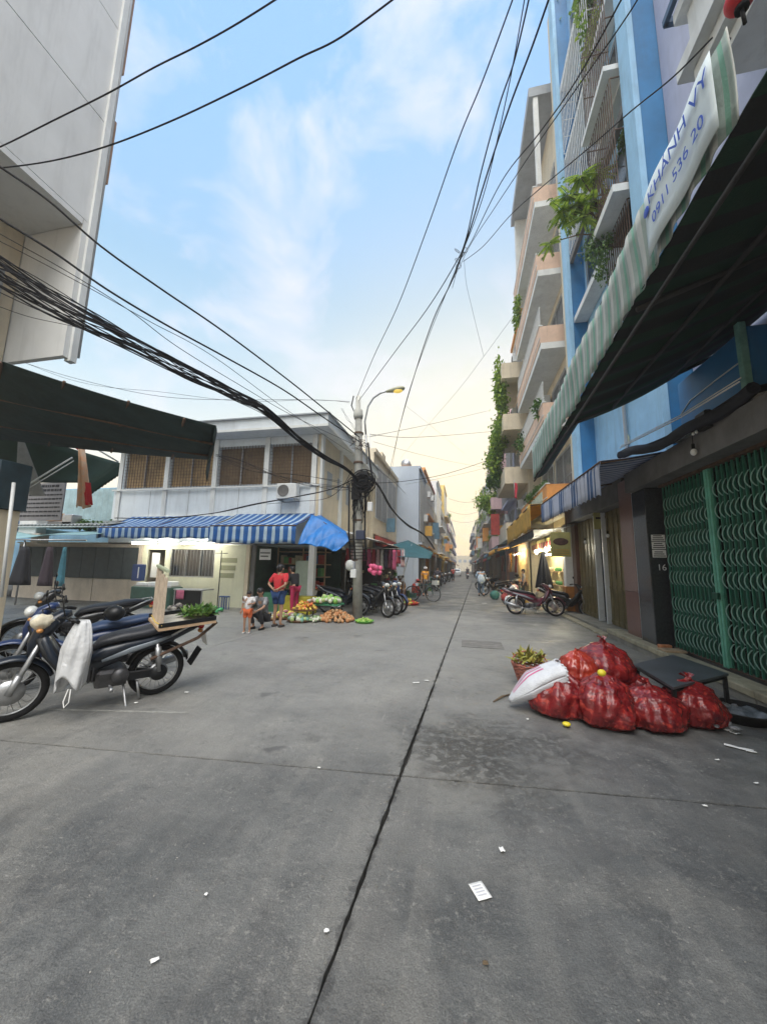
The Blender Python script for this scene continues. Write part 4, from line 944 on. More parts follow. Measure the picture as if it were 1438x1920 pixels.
q.build('folded_cloth',mat('grey_green_cloth',(.06,.08,.08),.8,.4,6),TG)
# second smaller canopy behind
T2=thing('small_green_canopy','small dark green canopy with a fringed edge behind the large tarp','canopy',(-8,7.6,2.8))
a,b,c,d=at(-70,780,Y=6.6),at(165,835,Y=7.2),at(-70,905,Y=7.4),at(225,868,Y=8.0)
e_=at(170,935,Y=7.2)
q=MB(); q.surf(lambda u,v:a.lerp(d,u).lerp(c.lerp(at(168,905,Y=7.4),u),v)+Vector((0,.0,-.08*sin(PI*u)*sin(PI*v))),16,8); q.build('canvas',mat('green_canvas2',(.008,.035,.022),.75,.3,3),T2,.008)
def fr2(u,v): p=at(168,905,Y=7.4).lerp(d,u); return (p.x,p.y,p.z-(.34+.03*abs(sin(u*30)))*v)
q=MB(); q.surf(fr2,40,3); q.build('valance',MATS['green_canvas2'],T2,.008)
q=MB(); q.tube([at(25,925,Y=6.6),at(135,858,Y=6.6)],.018,6); q.tube([at(30,930,Y=6.62),at(138,864,Y=6.62)],.012,6); q.tube([at(165,832,Y=7.0),at(222,866,Y=7.9)],.02,6); q.build('frame_bar',M_alu,T2)
q=MB(); q.add([at(35,800,Y=6.9),at(85,930,Y=6.9),at(60,930,Y=6.9),at(30,905,Y=6.9)],[(0,1,2,3)]); q.build('side_sheet',mat('grey_canvas',(.25,.25,.24),.8,.2,4),T2,.01)
# notice board
SB=thing('notice_board','grey notice board with dense lines of dark text at the left','sign',tuple(at(70,975,Y=9)))
x0,x1=at(26,940,Y=9).x,at(118,940,Y=9).x; z0,z1=at(70,976,Y=9).z,at(70,906,Y=9).z
q=MB(); q.box(x0,x1,9.0,9.04,z0,z1); q.build('board',mat('grey_board',(.30,.29,.30),.6,.15,6),SB)
q=MB(); n=8
for k in range(n):
    z=z1-.1-(z1-z0-.14)*k/n; x=x0+.06+(.15 if k==0 else 0)
    while x<x1-.12-(.15 if k==0 else 0): w=R_.uniform(.04,.16); q.box(x,min(x+w,x1-.05),8.993,8.998,z-.045,z+ (.03 if k<2 else .0)); x+=w+.03
q.build('text_line',M_ink,SB)
# rag hanging from the tarp
RG=thing('hanging_cloth','orange, cream and red cloth hanging from the tarp edge','cloth',tuple(at(155,955,Y=6.0)))
def rg(u,v):
    w=.035+.15*v**1.1; p=at(152+6*v,838+114*v,Y=6.0); return (p.x+(u-.5)*2*w,p.y+.05*sin(u*14+v*3),p.z+.03*sin(u*9)*v)
q=MB(); q.surf(rg,20,14); q.build('cloth_body',mat('cream_orange_cloth',(.74,.62,.48),.85,.2,7,var2=(.70,.38,.22)),RG,.006)
def rg2(u,v): p=at(156+4*v,905+42*v,Y=5.97); return (p.x+u*.17,p.y+.03*sin(u*9),p.z)
q=MB(); q.surf(rg2,8,6); q.build('red_panel',mat('cloth_red',(.55,.03,.04),.8,.2,6),RG,.006)
q=MB(); q.ell(at(150,840,Y=6.0),(.09,.06,.05)); q.build('knot',MATS['cloth_red'],RG)

# ================= UTILITY POLE =================
UP=thing('utility_pole','round concrete utility pole with a knot of cables and a street lamp','utility pole',(-3.24,11.35,0))
M_pole=mat('pole_concrete',(.36,.36,.33),.85,.3,4,.4,50,dirt=.35)
PX,PY=-3.25,11.35
q=MB(); q.tube([(PX+.03,PY,0),(PX-.03,PY,2.5),(PX-.08,PY,5),(PX-.13,PY,6.55)],[.155,.14,.125,.115],16); q.build('pole_shaft',M_pole,UP)
q=MB(); q.tube([(PX-.13,PY,6.45),(PX-.14,PY,6.55),(PX-.15,PY,6.75),(PX-.15,PY,6.78),(PX-.16,PY,7.25)],[.14,.16,.15,.085,.08],14); q.build('pole_cap',mat('pale_collar',(.55,.55,.5),.8,.2,5),UP)
for z in (1.75,3.0,4.9,5.9):
    q=MB(); q.lathe([(.15,z),(.158,z+.01),(.158,z+.06),(.15,z+.07)],(PX-.02-.014*z,PY,0),16); q.build('steel_band',M_rust,UP)
q=MB(); q.tube([at(686,815,Y=11.3),at(684,790,Y=11.3),at(690,762,Y=11.3),at(700,746,Y=11.3),at(713,737,Y=11.3),at(726,733,Y=11.3)],.03,8); q.tube([at(686,815,Y=11.3),at(688,870,Y=11.3)],.03,8); q.build('lamp_arm',M_steel,UP)
lp0=at(724,734,Y=11.3); lp1=at(759,727,Y=11.3)
LH_=MB(); dv=(lp1-lp0)
secs=[]
for t,w,h in ((0,.04,.035),(.15,.07,.05),(.4,.10,.075),(.7,.12,.085),(.92,.09,.06),(1,.03,.02)): secs.append((lp0.x+dv.x*t,lp0.z+dv.z*t,w,h,lp0.y))
LH_.loft(secs,14,2.2); lo=LH_.build('lamp_head',mat('lamp_head_grey',(.45,.45,.32),.5,.15,6),UP)
q=MB(); m_=lp0.lerp(lp1,.62); q.ell((m_.x,m_.y,m_.z-.055),(.17,.10,.07),14,8); q.build('lamp_lens',mat('lamp_lens_yellow',(.85,.62,.14),.3,.15,8,emis=(1,.7,.15),es=.25),lo)
q=MB(); q.tube([at(663,742,Y=11.3),at(659,760,Y=11.3),at(664,772,Y=11.3),at(670,765,Y=11.3)],.02,6); q.build('top_loop',M_wire,UP)
# boxes and insulators
for (px,py,w,h,m,n) in ((683,893,.13,.17,M_blackg,'junction_box'),(668,925,.15,.20,M_blackg,'junction_box'),(676,1003,.14,.14,mat('navy_box',(.03,.04,.08),.5,.2),'meter_box'),(694,950,.08,.14,M_alu,'meter_box'),(660,1060,.1,.12,M_grey,'meter_box'),(663,1075,.09,.13,M_alu,'meter_box')):
    p=at(px,py,Y=11.18); q=MB(); q.bbox(p.x-w,p.x+w,p.y-.08,p.y+.08,p.z-h,p.z+h,.02); q.build(n,m,UP)
# tangle of coiled cable
q=MB(); rr=random.Random(3); c0=at(677,905,Y=11.12)
for k in range(26):
    r=rr.uniform(.12,.34); ce=c0+Vector((rr.uniform(-.16,.2),rr.uniform(-.08,.08),rr.uniform(-.22,.18))); tl=rr.uniform(-.5,.5)
    pts=[ce+Vector((r*cos(a),.05*sin(a*2+k)+tl*r*sin(a)*.4,r*.85*sin(a))) for a in [2*PI*i/14 for i in range(14)]]
    q.tube(pts,rr.choice((.012,.016,.022)),5,closed=True)
for k in range(22):
    p=c0+Vector((rr.uniform(-.25,.25),rr.uniform(-.05,.05),rr.uniform(-.2,.1))); pts=[p]
    for j in range(4): p=p+Vector((rr.uniform(-.09,.09),rr.uniform(-.03,.03),-rr.uniform(.12,.34))); pts.append(p)
    q.tube(pts,.011,5)
o=q.build('cable_tangle',M_wire,UP)
q=MB()
for px in (655,664,685): q.tube([at(px,905,Y=11.2),at(px-1,1000,Y=11.22),at(px+2,1050,Y=11.2)],.028,6)
for k in range(7): p=at(655,1012+6*k,Y=11.2); q.tube([p,at(686,1012+6*k,Y=11.2)],.012,4)
q.tube([at(690,830,Y=11.25),at(694,870,Y=11.2),at(700,905,Y=11.1)],.03,6)
q.build('cable_riser',M_wire,UP)
q=MB(); rr=random.Random(4)
for k in range(18):
    p=at(672+rr.uniform(-9,12),820+rr.uniform(0,20),Y=11.25); q.tube([p+Vector((rr.uniform(-.2,.2),0,rr.uniform(-.1,.1))),p,p+Vector((rr.uniform(-.15,.25),rr.uniform(-.1,.1),rr.uniform(-.25,.15)))],.012,5)
q.build('insulator_knot',mat('old_wire_brown',(.10,.07,.06),.8,.4,9),UP)
q=MB(); q.ell(at(656,1060,Y=11.15),(.15,.1,.17)); q.build('pale_bundle',mat('pale_sack',(.5,.52,.5),.8,.2,6),UP)

# ================= CABLES =================
def smooth(P,n=7):
    out=[]; m=len(P)
    for i in range(m-1):
        p0=P[max(i-1,0)];p1=P[i];p2=P[i+1];p3=P[min(i+2,m-1)]
        for k in range(n):
            t=k/n; out.append(.5*((2*p1)+(-p0+p2)*t+(2*p0-5*p1+4*p2-p3)*t*t+(-p0+3*p1-3*p2+p3)*t**3))
    out.append(P[-1]); return out
def wire(label,pts,Y0,Y1,r=.01,group=None,bundle=0,spread=0,m=None,parts=False):
    n=len(pts); l=[0]
    for a,b in zip(pts,pts[1:]): l.append(l[-1]+math.dist(a,b))
    P=[]
    for i,(x,y) in enumerate(pts):
        t=l[i]/l[-1]; inv=(1-t)/Y0+t/Y1         # even spacing along a straight run in perspective
        P.append(at(x,y,Y=1/inv))
    P=smooth(P)
    q=MB(); r*=.72 if not bundle else .95
    
    if not bundle: q.tube(P,r,5)
    else:
        rr=random.Random(len(pts)*7+bundle)
        for k in range(bundle):
            ph=rr.uniform(0,2*PI); f=rr.uniform(.5,1); tw=rr.uniform(1,3); 
            pp=[]
            for i,p in enumerate(P):
                t=i/len(P); s=spread(t) if callable(spread) else spread
                pp.append(p+Vector((.3*cos(ph+tw*t*4),.3*sin(ph*2+t),sin(ph+tw*t*5)))*s*f)
            q.tube(pp,r*rr.uniform(.6,1.2),5)
    return obj(q,'overhead_cable',m or M_wire,label,'cable',group)
wire('thick sagging bundle of black cables from the left edge to the utility pole',[(-60,470),(0,510),(120,583),(268,655),(350,698),(440,742),(500,772),(560,822),(610,858),(650,880),(674,903)],3.3,11.2,.0115,bundle=22,spread=lambda t:.20*(1-t)**1.3+.035)
wire('second black bundle below the sagging cables at the left edge',[(-60,445),(0,486),(90,540),(190,597),(290,655),(400,715),(470,755)],3.3,9.2,.010,bundle=7,spread=lambda t:.05*(1-t)+.025)
wire('thick single cable crossing from the upper left to the pole top',[(-60,268),(0,312),(90,375),(190,462),(300,540),(420,622),(540,712),(610,768),(674,820)],3.1,11.2,.024)
wire('thick single cable below the topmost one on the left',[(-60,372),(0,410),(100,472),(200,542),(310,608),(420,668),(530,730),(600,778),(674,828)],3.1,11.2,.024)
wire('thin cable between the thick left ones',[(-60,400),(0,438),(120,505),(240,580),(330,648),(450,722),(560,785),(674,838)],3.1,11.2,.009)
wire('thin slack cable from the left edge under the thick ones',[(-60,430),(0,452),(150,530),(280,602),(400,668),(540,770),(660,850)],3.1,11.2,.008)
wire('loose thin cable drooping beside the black bundle',[(0,548),(70,580),(150,612),(230,640),(275,660)],3.2,5.6,.009)
wire('short drop of cable across the cream wall of the left building',[(0,575),(60,595),(150,615),(220,640)],3.2,4.8,.006)
wire('upper thin cable crossing the sky at top left',[(-60,300),(10,270),(100,225),(200,175),(290,125),(370,85),(450,40),(560,-30)],3.4,3.0,.013)
wire('lower curved cable crossing the sky at top left',[(-60,318),(20,312),(110,298),(210,270),(330,222),(460,160),(560,108),(640,68),(760,-20)],3.4,3.0,.013)
fan=[([(668,748),(700,670),(745,575),(800,430),(858,265),(905,150),(975,-40)],11.3,3.0,.011,'leftmost thin cable of the fan rising from the pole top to the right'),
([(672,752),(740,660),(800,580),(850,500),(873,450),(900,330),(935,200),(965,110),(1000,-40)],11.3,3.0,.012,'cable of the fan bending at the crossing knot'),
([(728,895),(738,850),(752,790),(778,700),(812,600),(850,520),(878,440),(915,320),(955,200),(1000,80),(1045,-50)],24,3.2,.016,'long cable rising from far down the street through the crossing knot'),
([(848,540),(862,490),(885,450),(940,340),(1010,250),(1080,150),(1180,-30)],14,3.4,.014,'cable from the crossing knot to the upper right corner'),
([(852,520),(880,462),(930,385),(1000,280),(1070,180),(1175,30),(1215,-40)],14,3.4,.012,'second cable from the crossing knot to the upper right corner'),
([(735,880),(745,820),(765,740),(800,640),(838,545),(858,495),(905,370),(950,180),(990,-40)],22,3.6,.010,'thin cable beside the long one down the street')]
for p,a,b,r,l in fan: wire(l,p,a,b,r,group='cables fanning out above the street')
wire('black cable running to the green canopy above the blue house',[(868,490),(905,462),(955,405),(1010,355),(1100,280),(1180,210),(1260,145),(1335,70)],13,4.0,.014)
wire('thin drop cable hanging below the crossing knot',[(870,485),(874,530),(883,570),(895,620),(907,668)],12,13.5,.007)
wire('long faint cable from the right row down to the left of the street',[(975,575),(907,668),(860,730),(800,800),(750,860)],14,30,.009)
q=MB(); rr=random.Random(8)
for k in range(5):
    c=at(862+rr.uniform(-6,10),485+rr.uniform(-25,15),Y=13); pts=[c+Vector((.1*cos(a+k),.05*sin(a),.16*sin(a))) for a in [2*PI*i/8 for i in range(8)]]; q.tube(pts,.012,4,closed=True)
obj(q,'cable_knot',M_wire,'small loose knot of cables high over the street','cable knot')
cr=[([(694,818),(760,805),(830,790),(915,770)],11.2,24,.010,'thin cable crossing from the pole to the plants on the right'),([(694,814),(760,820),(840,816),(930,808)],11.2,24,.012,'straighter cable crossing the street below the street lamp'),
([(700,906),(760,902),(830,890),(900,868),(960,845)],11.2,20,.014,'cable crossing the street at roof level from the cable knot'),([(760,908),(830,896),(900,880),(930,870)],26,22,.011,'lower thin cable crossing toward the right row'),
([(700,828),(780,850),(860,868),(930,880)],11.2,30,.008,'faint cable sloping down to the right row'),([(760,760),(810,800),(870,850)],20,40,.008,'faint cable in the pale sky beyond the lamp'),
([(842,935),(870,942),(905,938)],60,60,.03,'faint cable spanning the far street'),([(842,958),(872,965),(908,956)],80,80,.035,'second faint cable spanning the far street'),([(845,975),(872,980),(905,972)],100,100,.04,'third faint cable spanning the far street')]
for p,a,b,r,l in cr: wire(l,p,a,b,r)
wire('heavy black cable bundle dropping from the pole toward the left row',[(690,890),(712,915),(735,955),(765,985),(795,1003),(815,1030)],11.2,24,.022,bundle=7,spread=.035)
wire('cable looped along the white wall above the striped awning',[(215,972),(300,972),(400,962),(480,945),(560,930),(620,918),(662,900)],12.3,11.4,.018,bundle=2,spread=.02)
wire('second cable along the white wall, hanging lower in a loop',[(500,945),(560,940),(610,935),(640,915),(660,880)],12.3,11.4,.013)
wire('thin bundle of pale wires slanting across the barred windows',[(405,853),(480,875),(560,905),(660,918)],11.8,11.4,.008,bundle=4,spread=.09)
wire('pair of pale wires strung in front of the barred windows',[(410,858),(470,880),(540,890),(640,905)],11.8,11.4,.007,bundle=2,spread=.08)
wire('thin pale wires over the roof of the white building at the left',[(40,682),(120,705),(230,728),(330,742),(450,748),(560,752),(655,757)],9,11.4,.007,bundle=2,spread=.1)
wire('drop cables in front of the cream house behind the pole',[(700,870),(715,885),(740,905),(760,925)],11.2,16,.01)
wire('thin cable from the roof edge to the pole top',[(640,765),(655,790),(672,812)],12.5,11.3,.008,bundle=2,spread=.05)
# ================= MOTORBIKES =================
def motorbike(name,label,paint,seatm,loc,rz,front_disc=True,scale=1.08,lean=rad(-7),accent=None,rimm=None,group='parked motorbikes',detail=True):
    T=thing(name,label,'motorbike',loc,rz,group); WL[T]=Vector((0,0,0))
    T.rotation_euler=(lean,0,rz); T.scale=(scale,)*3
    rimm=rimm or M_steel
    for wx in (0,1.22):
        q=MB(); q.tube([(wx+.222*cos(a),0,.285+.222*sin(a)) for a in [2*PI*k/28 for k in range(28)]],.014,6,closed=True)
        q.lathe([(.0,-.05),(.055,-.05),(.06,-.02),(.05,0),(.06,.02),(.055,.05),(0,.05)],(wx,0,.285),12,'y')
        ns=24 if detail else 10
        for k in range(ns):
            a=2*PI*k/ns; b=a+.35*(1 if k%2 else -1); s=.035*(1 if k%4<2 else -1)
            q.tube([(wx+.05*cos(b),s,.285+.05*sin(b)),(wx+.215*cos(a),0,.285+.215*sin(a))],.0035,3,False)
        if wx>0: q.lathe([(.03,.05),(.115,.052),(.115,.057),(.03,.06)],(wx,0,.285),16,'y')
        else: q.lathe([(.0,.05),(.10,.055),(.10,.075),(.0,.08)],(wx,0,.285),14,'y')
        o=q.build('wheel',rimm,T)
        t=MB(); 
        n=30
        P=[(wx+.252*cos(a),0,.285+.252*sin(a)) for a in [2*PI*k/n for k in range(n)]]
        t.tube(P,.036,8,closed=True); t.build('tyre',M_black,o)
    # fork and front fender
    q=MB()
    for y in (-.075,.075): q.tube([(1.22,y,.285),(1.12,y,.55),(1.06,y,.72)],.022,8); q.cyl((1.225,y,.27),(1.165,y,.44),.03)
    q.build('fork',M_steel,T)
    def arc(cx,cz,r,a0,a1,w,m,nm,n=14,drop=.03):
        q=MB(); 
        def fn(u,v):
            a=a0+(a1-a0)*u; s=(v-.5)*2; rr=r-drop*s*s
            return (cx+rr*cos(a),w*s*(.7+.3*sin(PI*u)),cz+rr*sin(a))
        q.surf(fn,n,6); return q.build(nm,m,T,.006)
    arc(1.22,.285,.325,rad(10),rad(160),.075,paint,'front_fender',18)
    arc(0,.285,.335,rad(20),rad(165),.07,M_blackg,'rear_fender',16)
    q=MB(); q.obox((-.34,-.08,.30),(.0,.16,0),(-.012,0,0),(-.10,0,.18)); q.build('mud_flap',M_black,T)
    # front cowl and leg shield
    q=MB(); q.loft([(1.09,.60,.05,.05),(1.09,.72,.09,.06),(1.04,.83,.115,.075),(.98,.92,.12,.075),(.90,.985,.09,.05),(.84,1.0,.05,.03)],14,2.4); q.build('handlebar_cowl',paint,T)
    q=MB(); q.loft([(1.07,.86,.07,.03),(1.02,.76,.17,.045),(.95,.62,.22,.05),(.86,.48,.23,.045),(.75,.36,.18,.035),(.66,.30,.12,.03)],14,3.2); q.build('leg_shield',paint,T)
    q=MB()
    for s in (-1,1): q.loft([(1.06,.80,.01,.04,s*.12),(.98,.66,.014,.055,s*.18),(.88,.52,.012,.05,s*.21),(.80,.40,.008,.03,s*.2)],8,2)
    q.build('shield_trim',M_blackg,T)
    # headlight, indicators
    q=MB(); q.ell((1.09,0,.93),(.065,.10,.065),14,8); q.build('headlight',mat('lens_clear',(.62,.64,.62),.1,.3,12,spec=.9),T)
    q=MB(); 
    for s in (-1,1): q.ell((1.07,s*.135,.865),(.028,.035,.022)); q.ell((-.40,s*.10,.72),(.03,.045,.025))
    q.build('indicator',mat('lens_amber',(.5,.22,.06),.15,.2,9),T)
    # body tunnel, engine
    q=MB(); q.loft([(.92,.55,.07,.07),(.76,.46,.085,.08),(.6,.46,.09,.09),(.45,.52,.10,.09),(.34,.58,.1,.08)],12,3); q.build('centre_tunnel',paint,T)
    q=MB(); q.bbox(.30,.58,-.11,.11,.21,.38,.03); q.loft([(.56,.33,.07,.07),(.68,.35,.07,.075),(.78,.36,.055,.06)],10,4); q.lathe([(0,-.16),(.075,-.155),(.085,-.11),(.085,.11),(.075,.15),(0,.155)],(.37,0,.31),14,'y')
    for k in range(5): q.box(.60+.03*k,.612+.03*k,-.085,.085,.275,.44)
    q.build('engine',mat('engine_metal',(.10,.10,.105),.45,.4,12,metal=.6),T)
    # side panels / tail
    q=MB()
    q.loft([(.66,.50,.10,.05),(.52,.56,.13,.085),(.34,.60,.14,.085),(.12,.63,.135,.08),(-.12,.69,.115,.07),(-.33,.76,.075,.05),(-.42,.79,.035,.02)],14,2.6); q.build('tail_body',paint,T)
    if accent is not None:
        q=MB()
        for s in (-1,1): q.loft([(.55,.50,.006,.015,s*.135),(.3,.585,.006,.03,s*.143),(.05,.65,.006,.022,s*.136),(-.15,.71,.005,.01,s*.115)],8,2)
        q.build('side_decal',accent,T)
    q=MB(); q.loft([(.63,.60,.05,.02),(.56,.67,.10,.045),(.40,.715,.13,.05),(.2,.735,.135,.05),(-.02,.78,.13,.05),(-.2,.80,.10,.04),(-.3,.81,.05,.02)],14,2.8); q.build('seat',seatm,T)
    q=MB(); q.tube([(-.08,-.14,.70),(-.30,-.13,.81),(-.42,-.07,.84),(-.42,.07,.84),(-.30,.13,.81),(-.08,.14,.70)],.013,6); q.build('grab_rail',M_steel,T)
    q=MB(); q.ell((-.43,0,.75),(.035,.075,.04)); q.build('tail_light',mat('lens_red',(.5,.02,.02),.15,.2),T)
    q=MB(); q.obox((-.50,-.1,.52),(0,.2,0),(-.006,0,0),(.035,0,.15)); q.build('licence_plate',M_paper,T)
    # handlebar
    q=MB(); q.tube([(.84,-.33,.98),(.90,-.24,1.0),(.95,-.08,.97),(.95,.08,.97),(.90,.24,1.0),(.84,.33,.98)],.012,6); 
    for s in (-1,1): q.tube([(.87,s*.28,.995),(.80,s*.34,.97)],.019,8); q.tube([(.9,s*.2,1.01),(.96,s*.28,1.0),(.94,s*.36,.985)],.006,4)
    q.build('handlebar',M_blackg,T)
    q=MB()
    for s in (-1,1): q.tube([(.9,s*.22,1.0),(.93,s*.30,1.12),(.93,s*.34,1.17)],.006,5); q.ell((.925,s*.36,1.20),(.014,.06,.04))
    q.build('mirror',M_blackg,T)
    # exhaust, chain case, swing arm, shocks, stand, pegs
    q=MB(); q.tube([(.62,-.09,.26),(.45,-.13,.19),(.2,-.15,.22),(.12,-.15,.24)],.018,7); q.tube([(.15,-.16,.24),(.0,-.165,.28),(-.36,-.165,.38)],[.03,.047,.045],10); q.build('exhaust',M_steel,T)
    q=MB(); q.bbox(-.02,.42,.085,.115,.25,.34,.01); q.lathe([(0,.085),(.085,.086),(.085,.118),(0,.12)],(0,0,.285),14,'y'); q.tube([(.42,-.08,.3),(0,-.08,.285)],.02,6); q.build('chain_case',M_blackg,T)
    q=MB()
    for s in (-1,1): q.tube([(0,s*.12,.30),(.05,s*.12,.62)],.02,7); q.tube([(0.01,s*.12,.38),(.04,s*.12,.58)],.032,10)
    q.build('shock_absorber',M_steel,T)
    q=MB(); q.tube([(.33,.10,.22),(.30,.22,.02),(.27,.24,.0)],.012,6); q.tube([(.45,-.24,.22),(.45,.24,.22)],.012,6)
    for s in (-1,1): q.tube([(.45,s*.16,.22),(.45,s*.25,.22)],.02,7)
    q.tube([(.2,-.08,.22),(.16,-.1,.03)],.014,6); q.tube([(.2,.08,.22),(.16,.1,.03)],.014,6); q.build('stand_and_pegs',M_steel,T)
    return T
P_navy=mat('navy_bike_paint',(.006,.012,.024),.36,.4,5,coat=.15); P_black=mat('black_bike_paint',(.012,.012,.014),.3,.25,5,coat=.4)
P_blue=mat('blue_bike_paint',(.012,.03,.10),.36,.3,5,coat=.2); P_maroon=mat('maroon_bike_paint',(.11,.012,.03),.3,.25,5,coat=.5)
P_decal=mat('silver_decal',(.20,.23,.26),.35,.15,9); M_seat=mat('black_vinyl',(.016,.018,.024),.5,.3,9,.15,60); M_seatb=mat('blue_vinyl',(.02,.045,.11),.5,.3,9,.15,60)
def wpos(a,b): d=math.atan2(b[1]-a[1],b[0]-a[0]); return (a[0],a[1],0),d
def place(px_r,px_f=None,ang=None): 
    a=at(*px_r,Z=0); b=at(*px_f,Z=0); return wpos(a,b)
l,r=wpos((-3.72,4.12),(-4.50,3.03))
MA=motorbike('motorbike','navy motorbike carrying a cargo board of greens and a wooden frame, parked front left',P_navy,M_seat,l,r,lean=rad(-6),accent=P_decal,group=None,scale=1.05)
l,r=wpos((-4.55,4.62),(-5.55,3.55))
motorbike('motorbike','blue and black motorbike parked just behind the loaded navy one at the left',P_blue,M_seatb,l,r,lean=rad(-6),accent=P_decal,group=None,scale=1.04)
l,r=wpos((-6.3,6.0),(-7.1,4.95))
motorbike('motorbike','dark motorbike standing furthest back of the three at the left',P_black,M_seat,l,r,group=None)
# cargo board on MA's rear rack (bike local frame)
def ml(T,x,y,z):   # local point of bike T -> world
    return Matrix.Translation(T.location)@T.rotation_euler.to_matrix().to_4x4()@Matrix.Scale(T.scale[0],4)@Vector((x,y,z))
CB=thing('cargo_board','white-lined wooden cargo tray on the back of the front-left motorbike','tray',ml(MA,-.2,0,.84))
o=ml(MA,.10,-.26,.80); ax=ml(MA,-.50,-.24,.85)-o; ay=ml(MA,.10,.30,.80)-o; up=Vector((0,0,1))
q=MB(); q.obox(o,ax,ay,up*.03); q.build('tray_base',M_wood,CB)
q=MB(); q.obox(o+up*.032+ax*.02+ay*.03,ax*.96,ay*.94,up*.006); q.build('tray_liner',mat('worn_white_laminate',(.55,.5,.4),.6,.35,5,dirt=.4,var2=(.66,.62,.52)),CB)
q=MB()
for (p,a,b_) in ((o+up*.038,ax,ay*.03),(o+ay*.97+up*.038,ax,ay*.03),(o+ax*.98+ay*.031+up*.038,ax*.02,ay*.938)): q.obox(p,a,b_,up*.045)
q.build('tray_rim',M_blackg,CB)
q=MB(); q.tube([ml(MA,.1,-.12,.45),ml(MA,-.35,-.2,.66),ml(MA,-.55,-.2,.83)],.02,6); q.tube([ml(MA,.1,.12,.45),ml(MA,-.35,.2,.66),ml(MA,-.55,.2,.83)],.02,6); q.build('support_bar',M_rust,CB)
WF=thing('wooden_frame','upright wooden board frame strapped behind the seat of the front-left motorbike','frame',o)
c0=o+ax*.05+up*.04
q=MB(); 
for k,(t,w) in enumerate(((0.04,.16),(.30,.10),(.50,.2),(.80,.14))): q.obox(c0+ay*t,ax*.035,ay*w,up*(.62-.02*k)); 
q.build('board',mat('pale_board',(.52,.42,.32),.75,.25,7,.3,30),WF)
q=MB(); q.obox(c0+up*.63-ax*.01,ax*.06,ay*1.0,up*.03); q.build('top_rail',mat('green_grey_wood',(.34,.38,.26),.8,.2,7),WF)
q=MB(); q.tube([c0+up*.02,c0-ax*.02+ay*.5+up*.0,c0+ay+up*.02],.008,5); q.build('strap',mat('yellow_strap',(.6,.42,.1),.7,.2),WF)
def greens(label,c,r,n,L,m=None,cat='vegetables',name='leafy_greens',seed=1,group=None):
    T=thing(name,label,cat,c,group=group); rr=random.Random(seed)
    q=MB(); 
    for k in range(n):
        a=rr.uniform(0,2*PI); d=rr.uniform(0,1)**.6; p=(c[0]+r*d*cos(a),c[1]+r*d*sin(a),c[2]+rr.uniform(0,.5)*r*(1-d*.5))
        q.leaf(p,(rr.uniform(-1,1),rr.uniform(-1,1),rr.uniform(-.1,.9)),(rr.uniform(-.4,.4),rr.uniform(-.4,.4),1),L*rr.uniform(.6,1.3),L*.22)
    q.build('leaf_bunch',m or M_leaf,T)
    q=MB()
    for k in range(int(n/9)):
        a=rr.uniform(0,2*PI); b=(c[0]+r*.8*cos(a),c[1]+r*.8*sin(a),c[2]+.02); q.tube([b,(c[0]+r*rr.uniform(-.5,.5),c[1]+r*rr.uniform(-.5,.5),c[2]+r*.45)],.007,4)
    q.build('stalk',mat('pale_stalk',(.45,.5,.28),.7,.2),T); return T
cc=o+ax*.80+ay*.5+up*.05
greens('bunch of leafy greens lying on the tail of the cargo tray',tuple(cc),.19,330,.11,M_leafd,seed=2)
WBg=thing('hanging_sack','white plastic sack hanging from the handlebar of the front-left motorbike','sack',ml(MA,.82,.3,.5))
hc=ml(MA,.76,.30,.98); 
def sk(u,v):
    a=2*PI*u; w=(.05+.085*min(1,v*2.2)**.7)*(1+.10*sin(a*5+v*4)+.06*sin(a*9))*(1-.1*v); dn=.62*v*(1+.10*sin(a*2+1)*v)
    tip=.10*max(0,cos(a-2.6))**6*max(0,v-.8)*5
    return (hc.x+w*cos(a)*1.15-.04*v,hc.y+w*sin(a)*.75-.03*v,hc.z-dn-tip+.03*sin(a*3)*(v>.7))
q=MB(); q.surf(sk,40,20); q.build('sack_body',translucent(mat('white_plastic',(.74,.75,.76),.45,.1,7,.6,22),.3),WBg,.002)
q=MB(); b=hc-Vector((.02,.05,.66)); q.tube([b,b+Vector((-.03,-.01,-.12)),b+Vector((.0,-.02,-.17)),b+Vector((.04,-.01,-.12)),b+Vector((.03,0,0))],.006,5); q.build('loop_string',M_paper,WBg)
hl=ml(MA,.95,.12,.9)
HB=thing('rolled_cloth_bundle','pale knotted cloth bundle over the headlight of the front-left motorbike','cloth',tuple(hl)); q=MB(); q.ell(ml(MA,1.05,.06,.93),(.085,.10,.075),20,12,lambda d:1+.3*noise.noise(d*2.2));  q.build('bundle_body',mat('pale_cloth',(.55,.5,.38),.85,.3,9,.4,20),HB)
# helmet on second bike seat
HM=thing('helmet','black helmet resting on the seat of the second motorbike at the left','helmet',tuple(at(213,1160,Z=.9))); p=at(215,1150,Z=.92); q=MB(); q.ell(p,(.13,.11,.10),16,9); q.build('shell',M_blackg,HM); q=MB(); q.loft([(p.x-.14,p.z-.02,.09,.012,p.y),(p.x-.02,p.z+.02,.1,.01,p.y)],8,2); q.build('visor',M_black,HM)
# right motorbike (faces right)
l,r=wpos((1.78,14.3),(3.12,14.25)); motorbike('motorbike','maroon motorbike parked side-on before the orange-based column',P_maroon,M_seat,l,r,lean=rad(-5),accent=P_decal,group=None,rimm=mat('pink_grey_rim',(.5,.42,.4),.4,.2,metal=.4))
l,r=wpos((3.1,15.2),(3.9,14.6)); motorbike('motorbike','dark motorbike half hidden behind the maroon one at the orange column',P_black,M_seat,l,r,group=None)
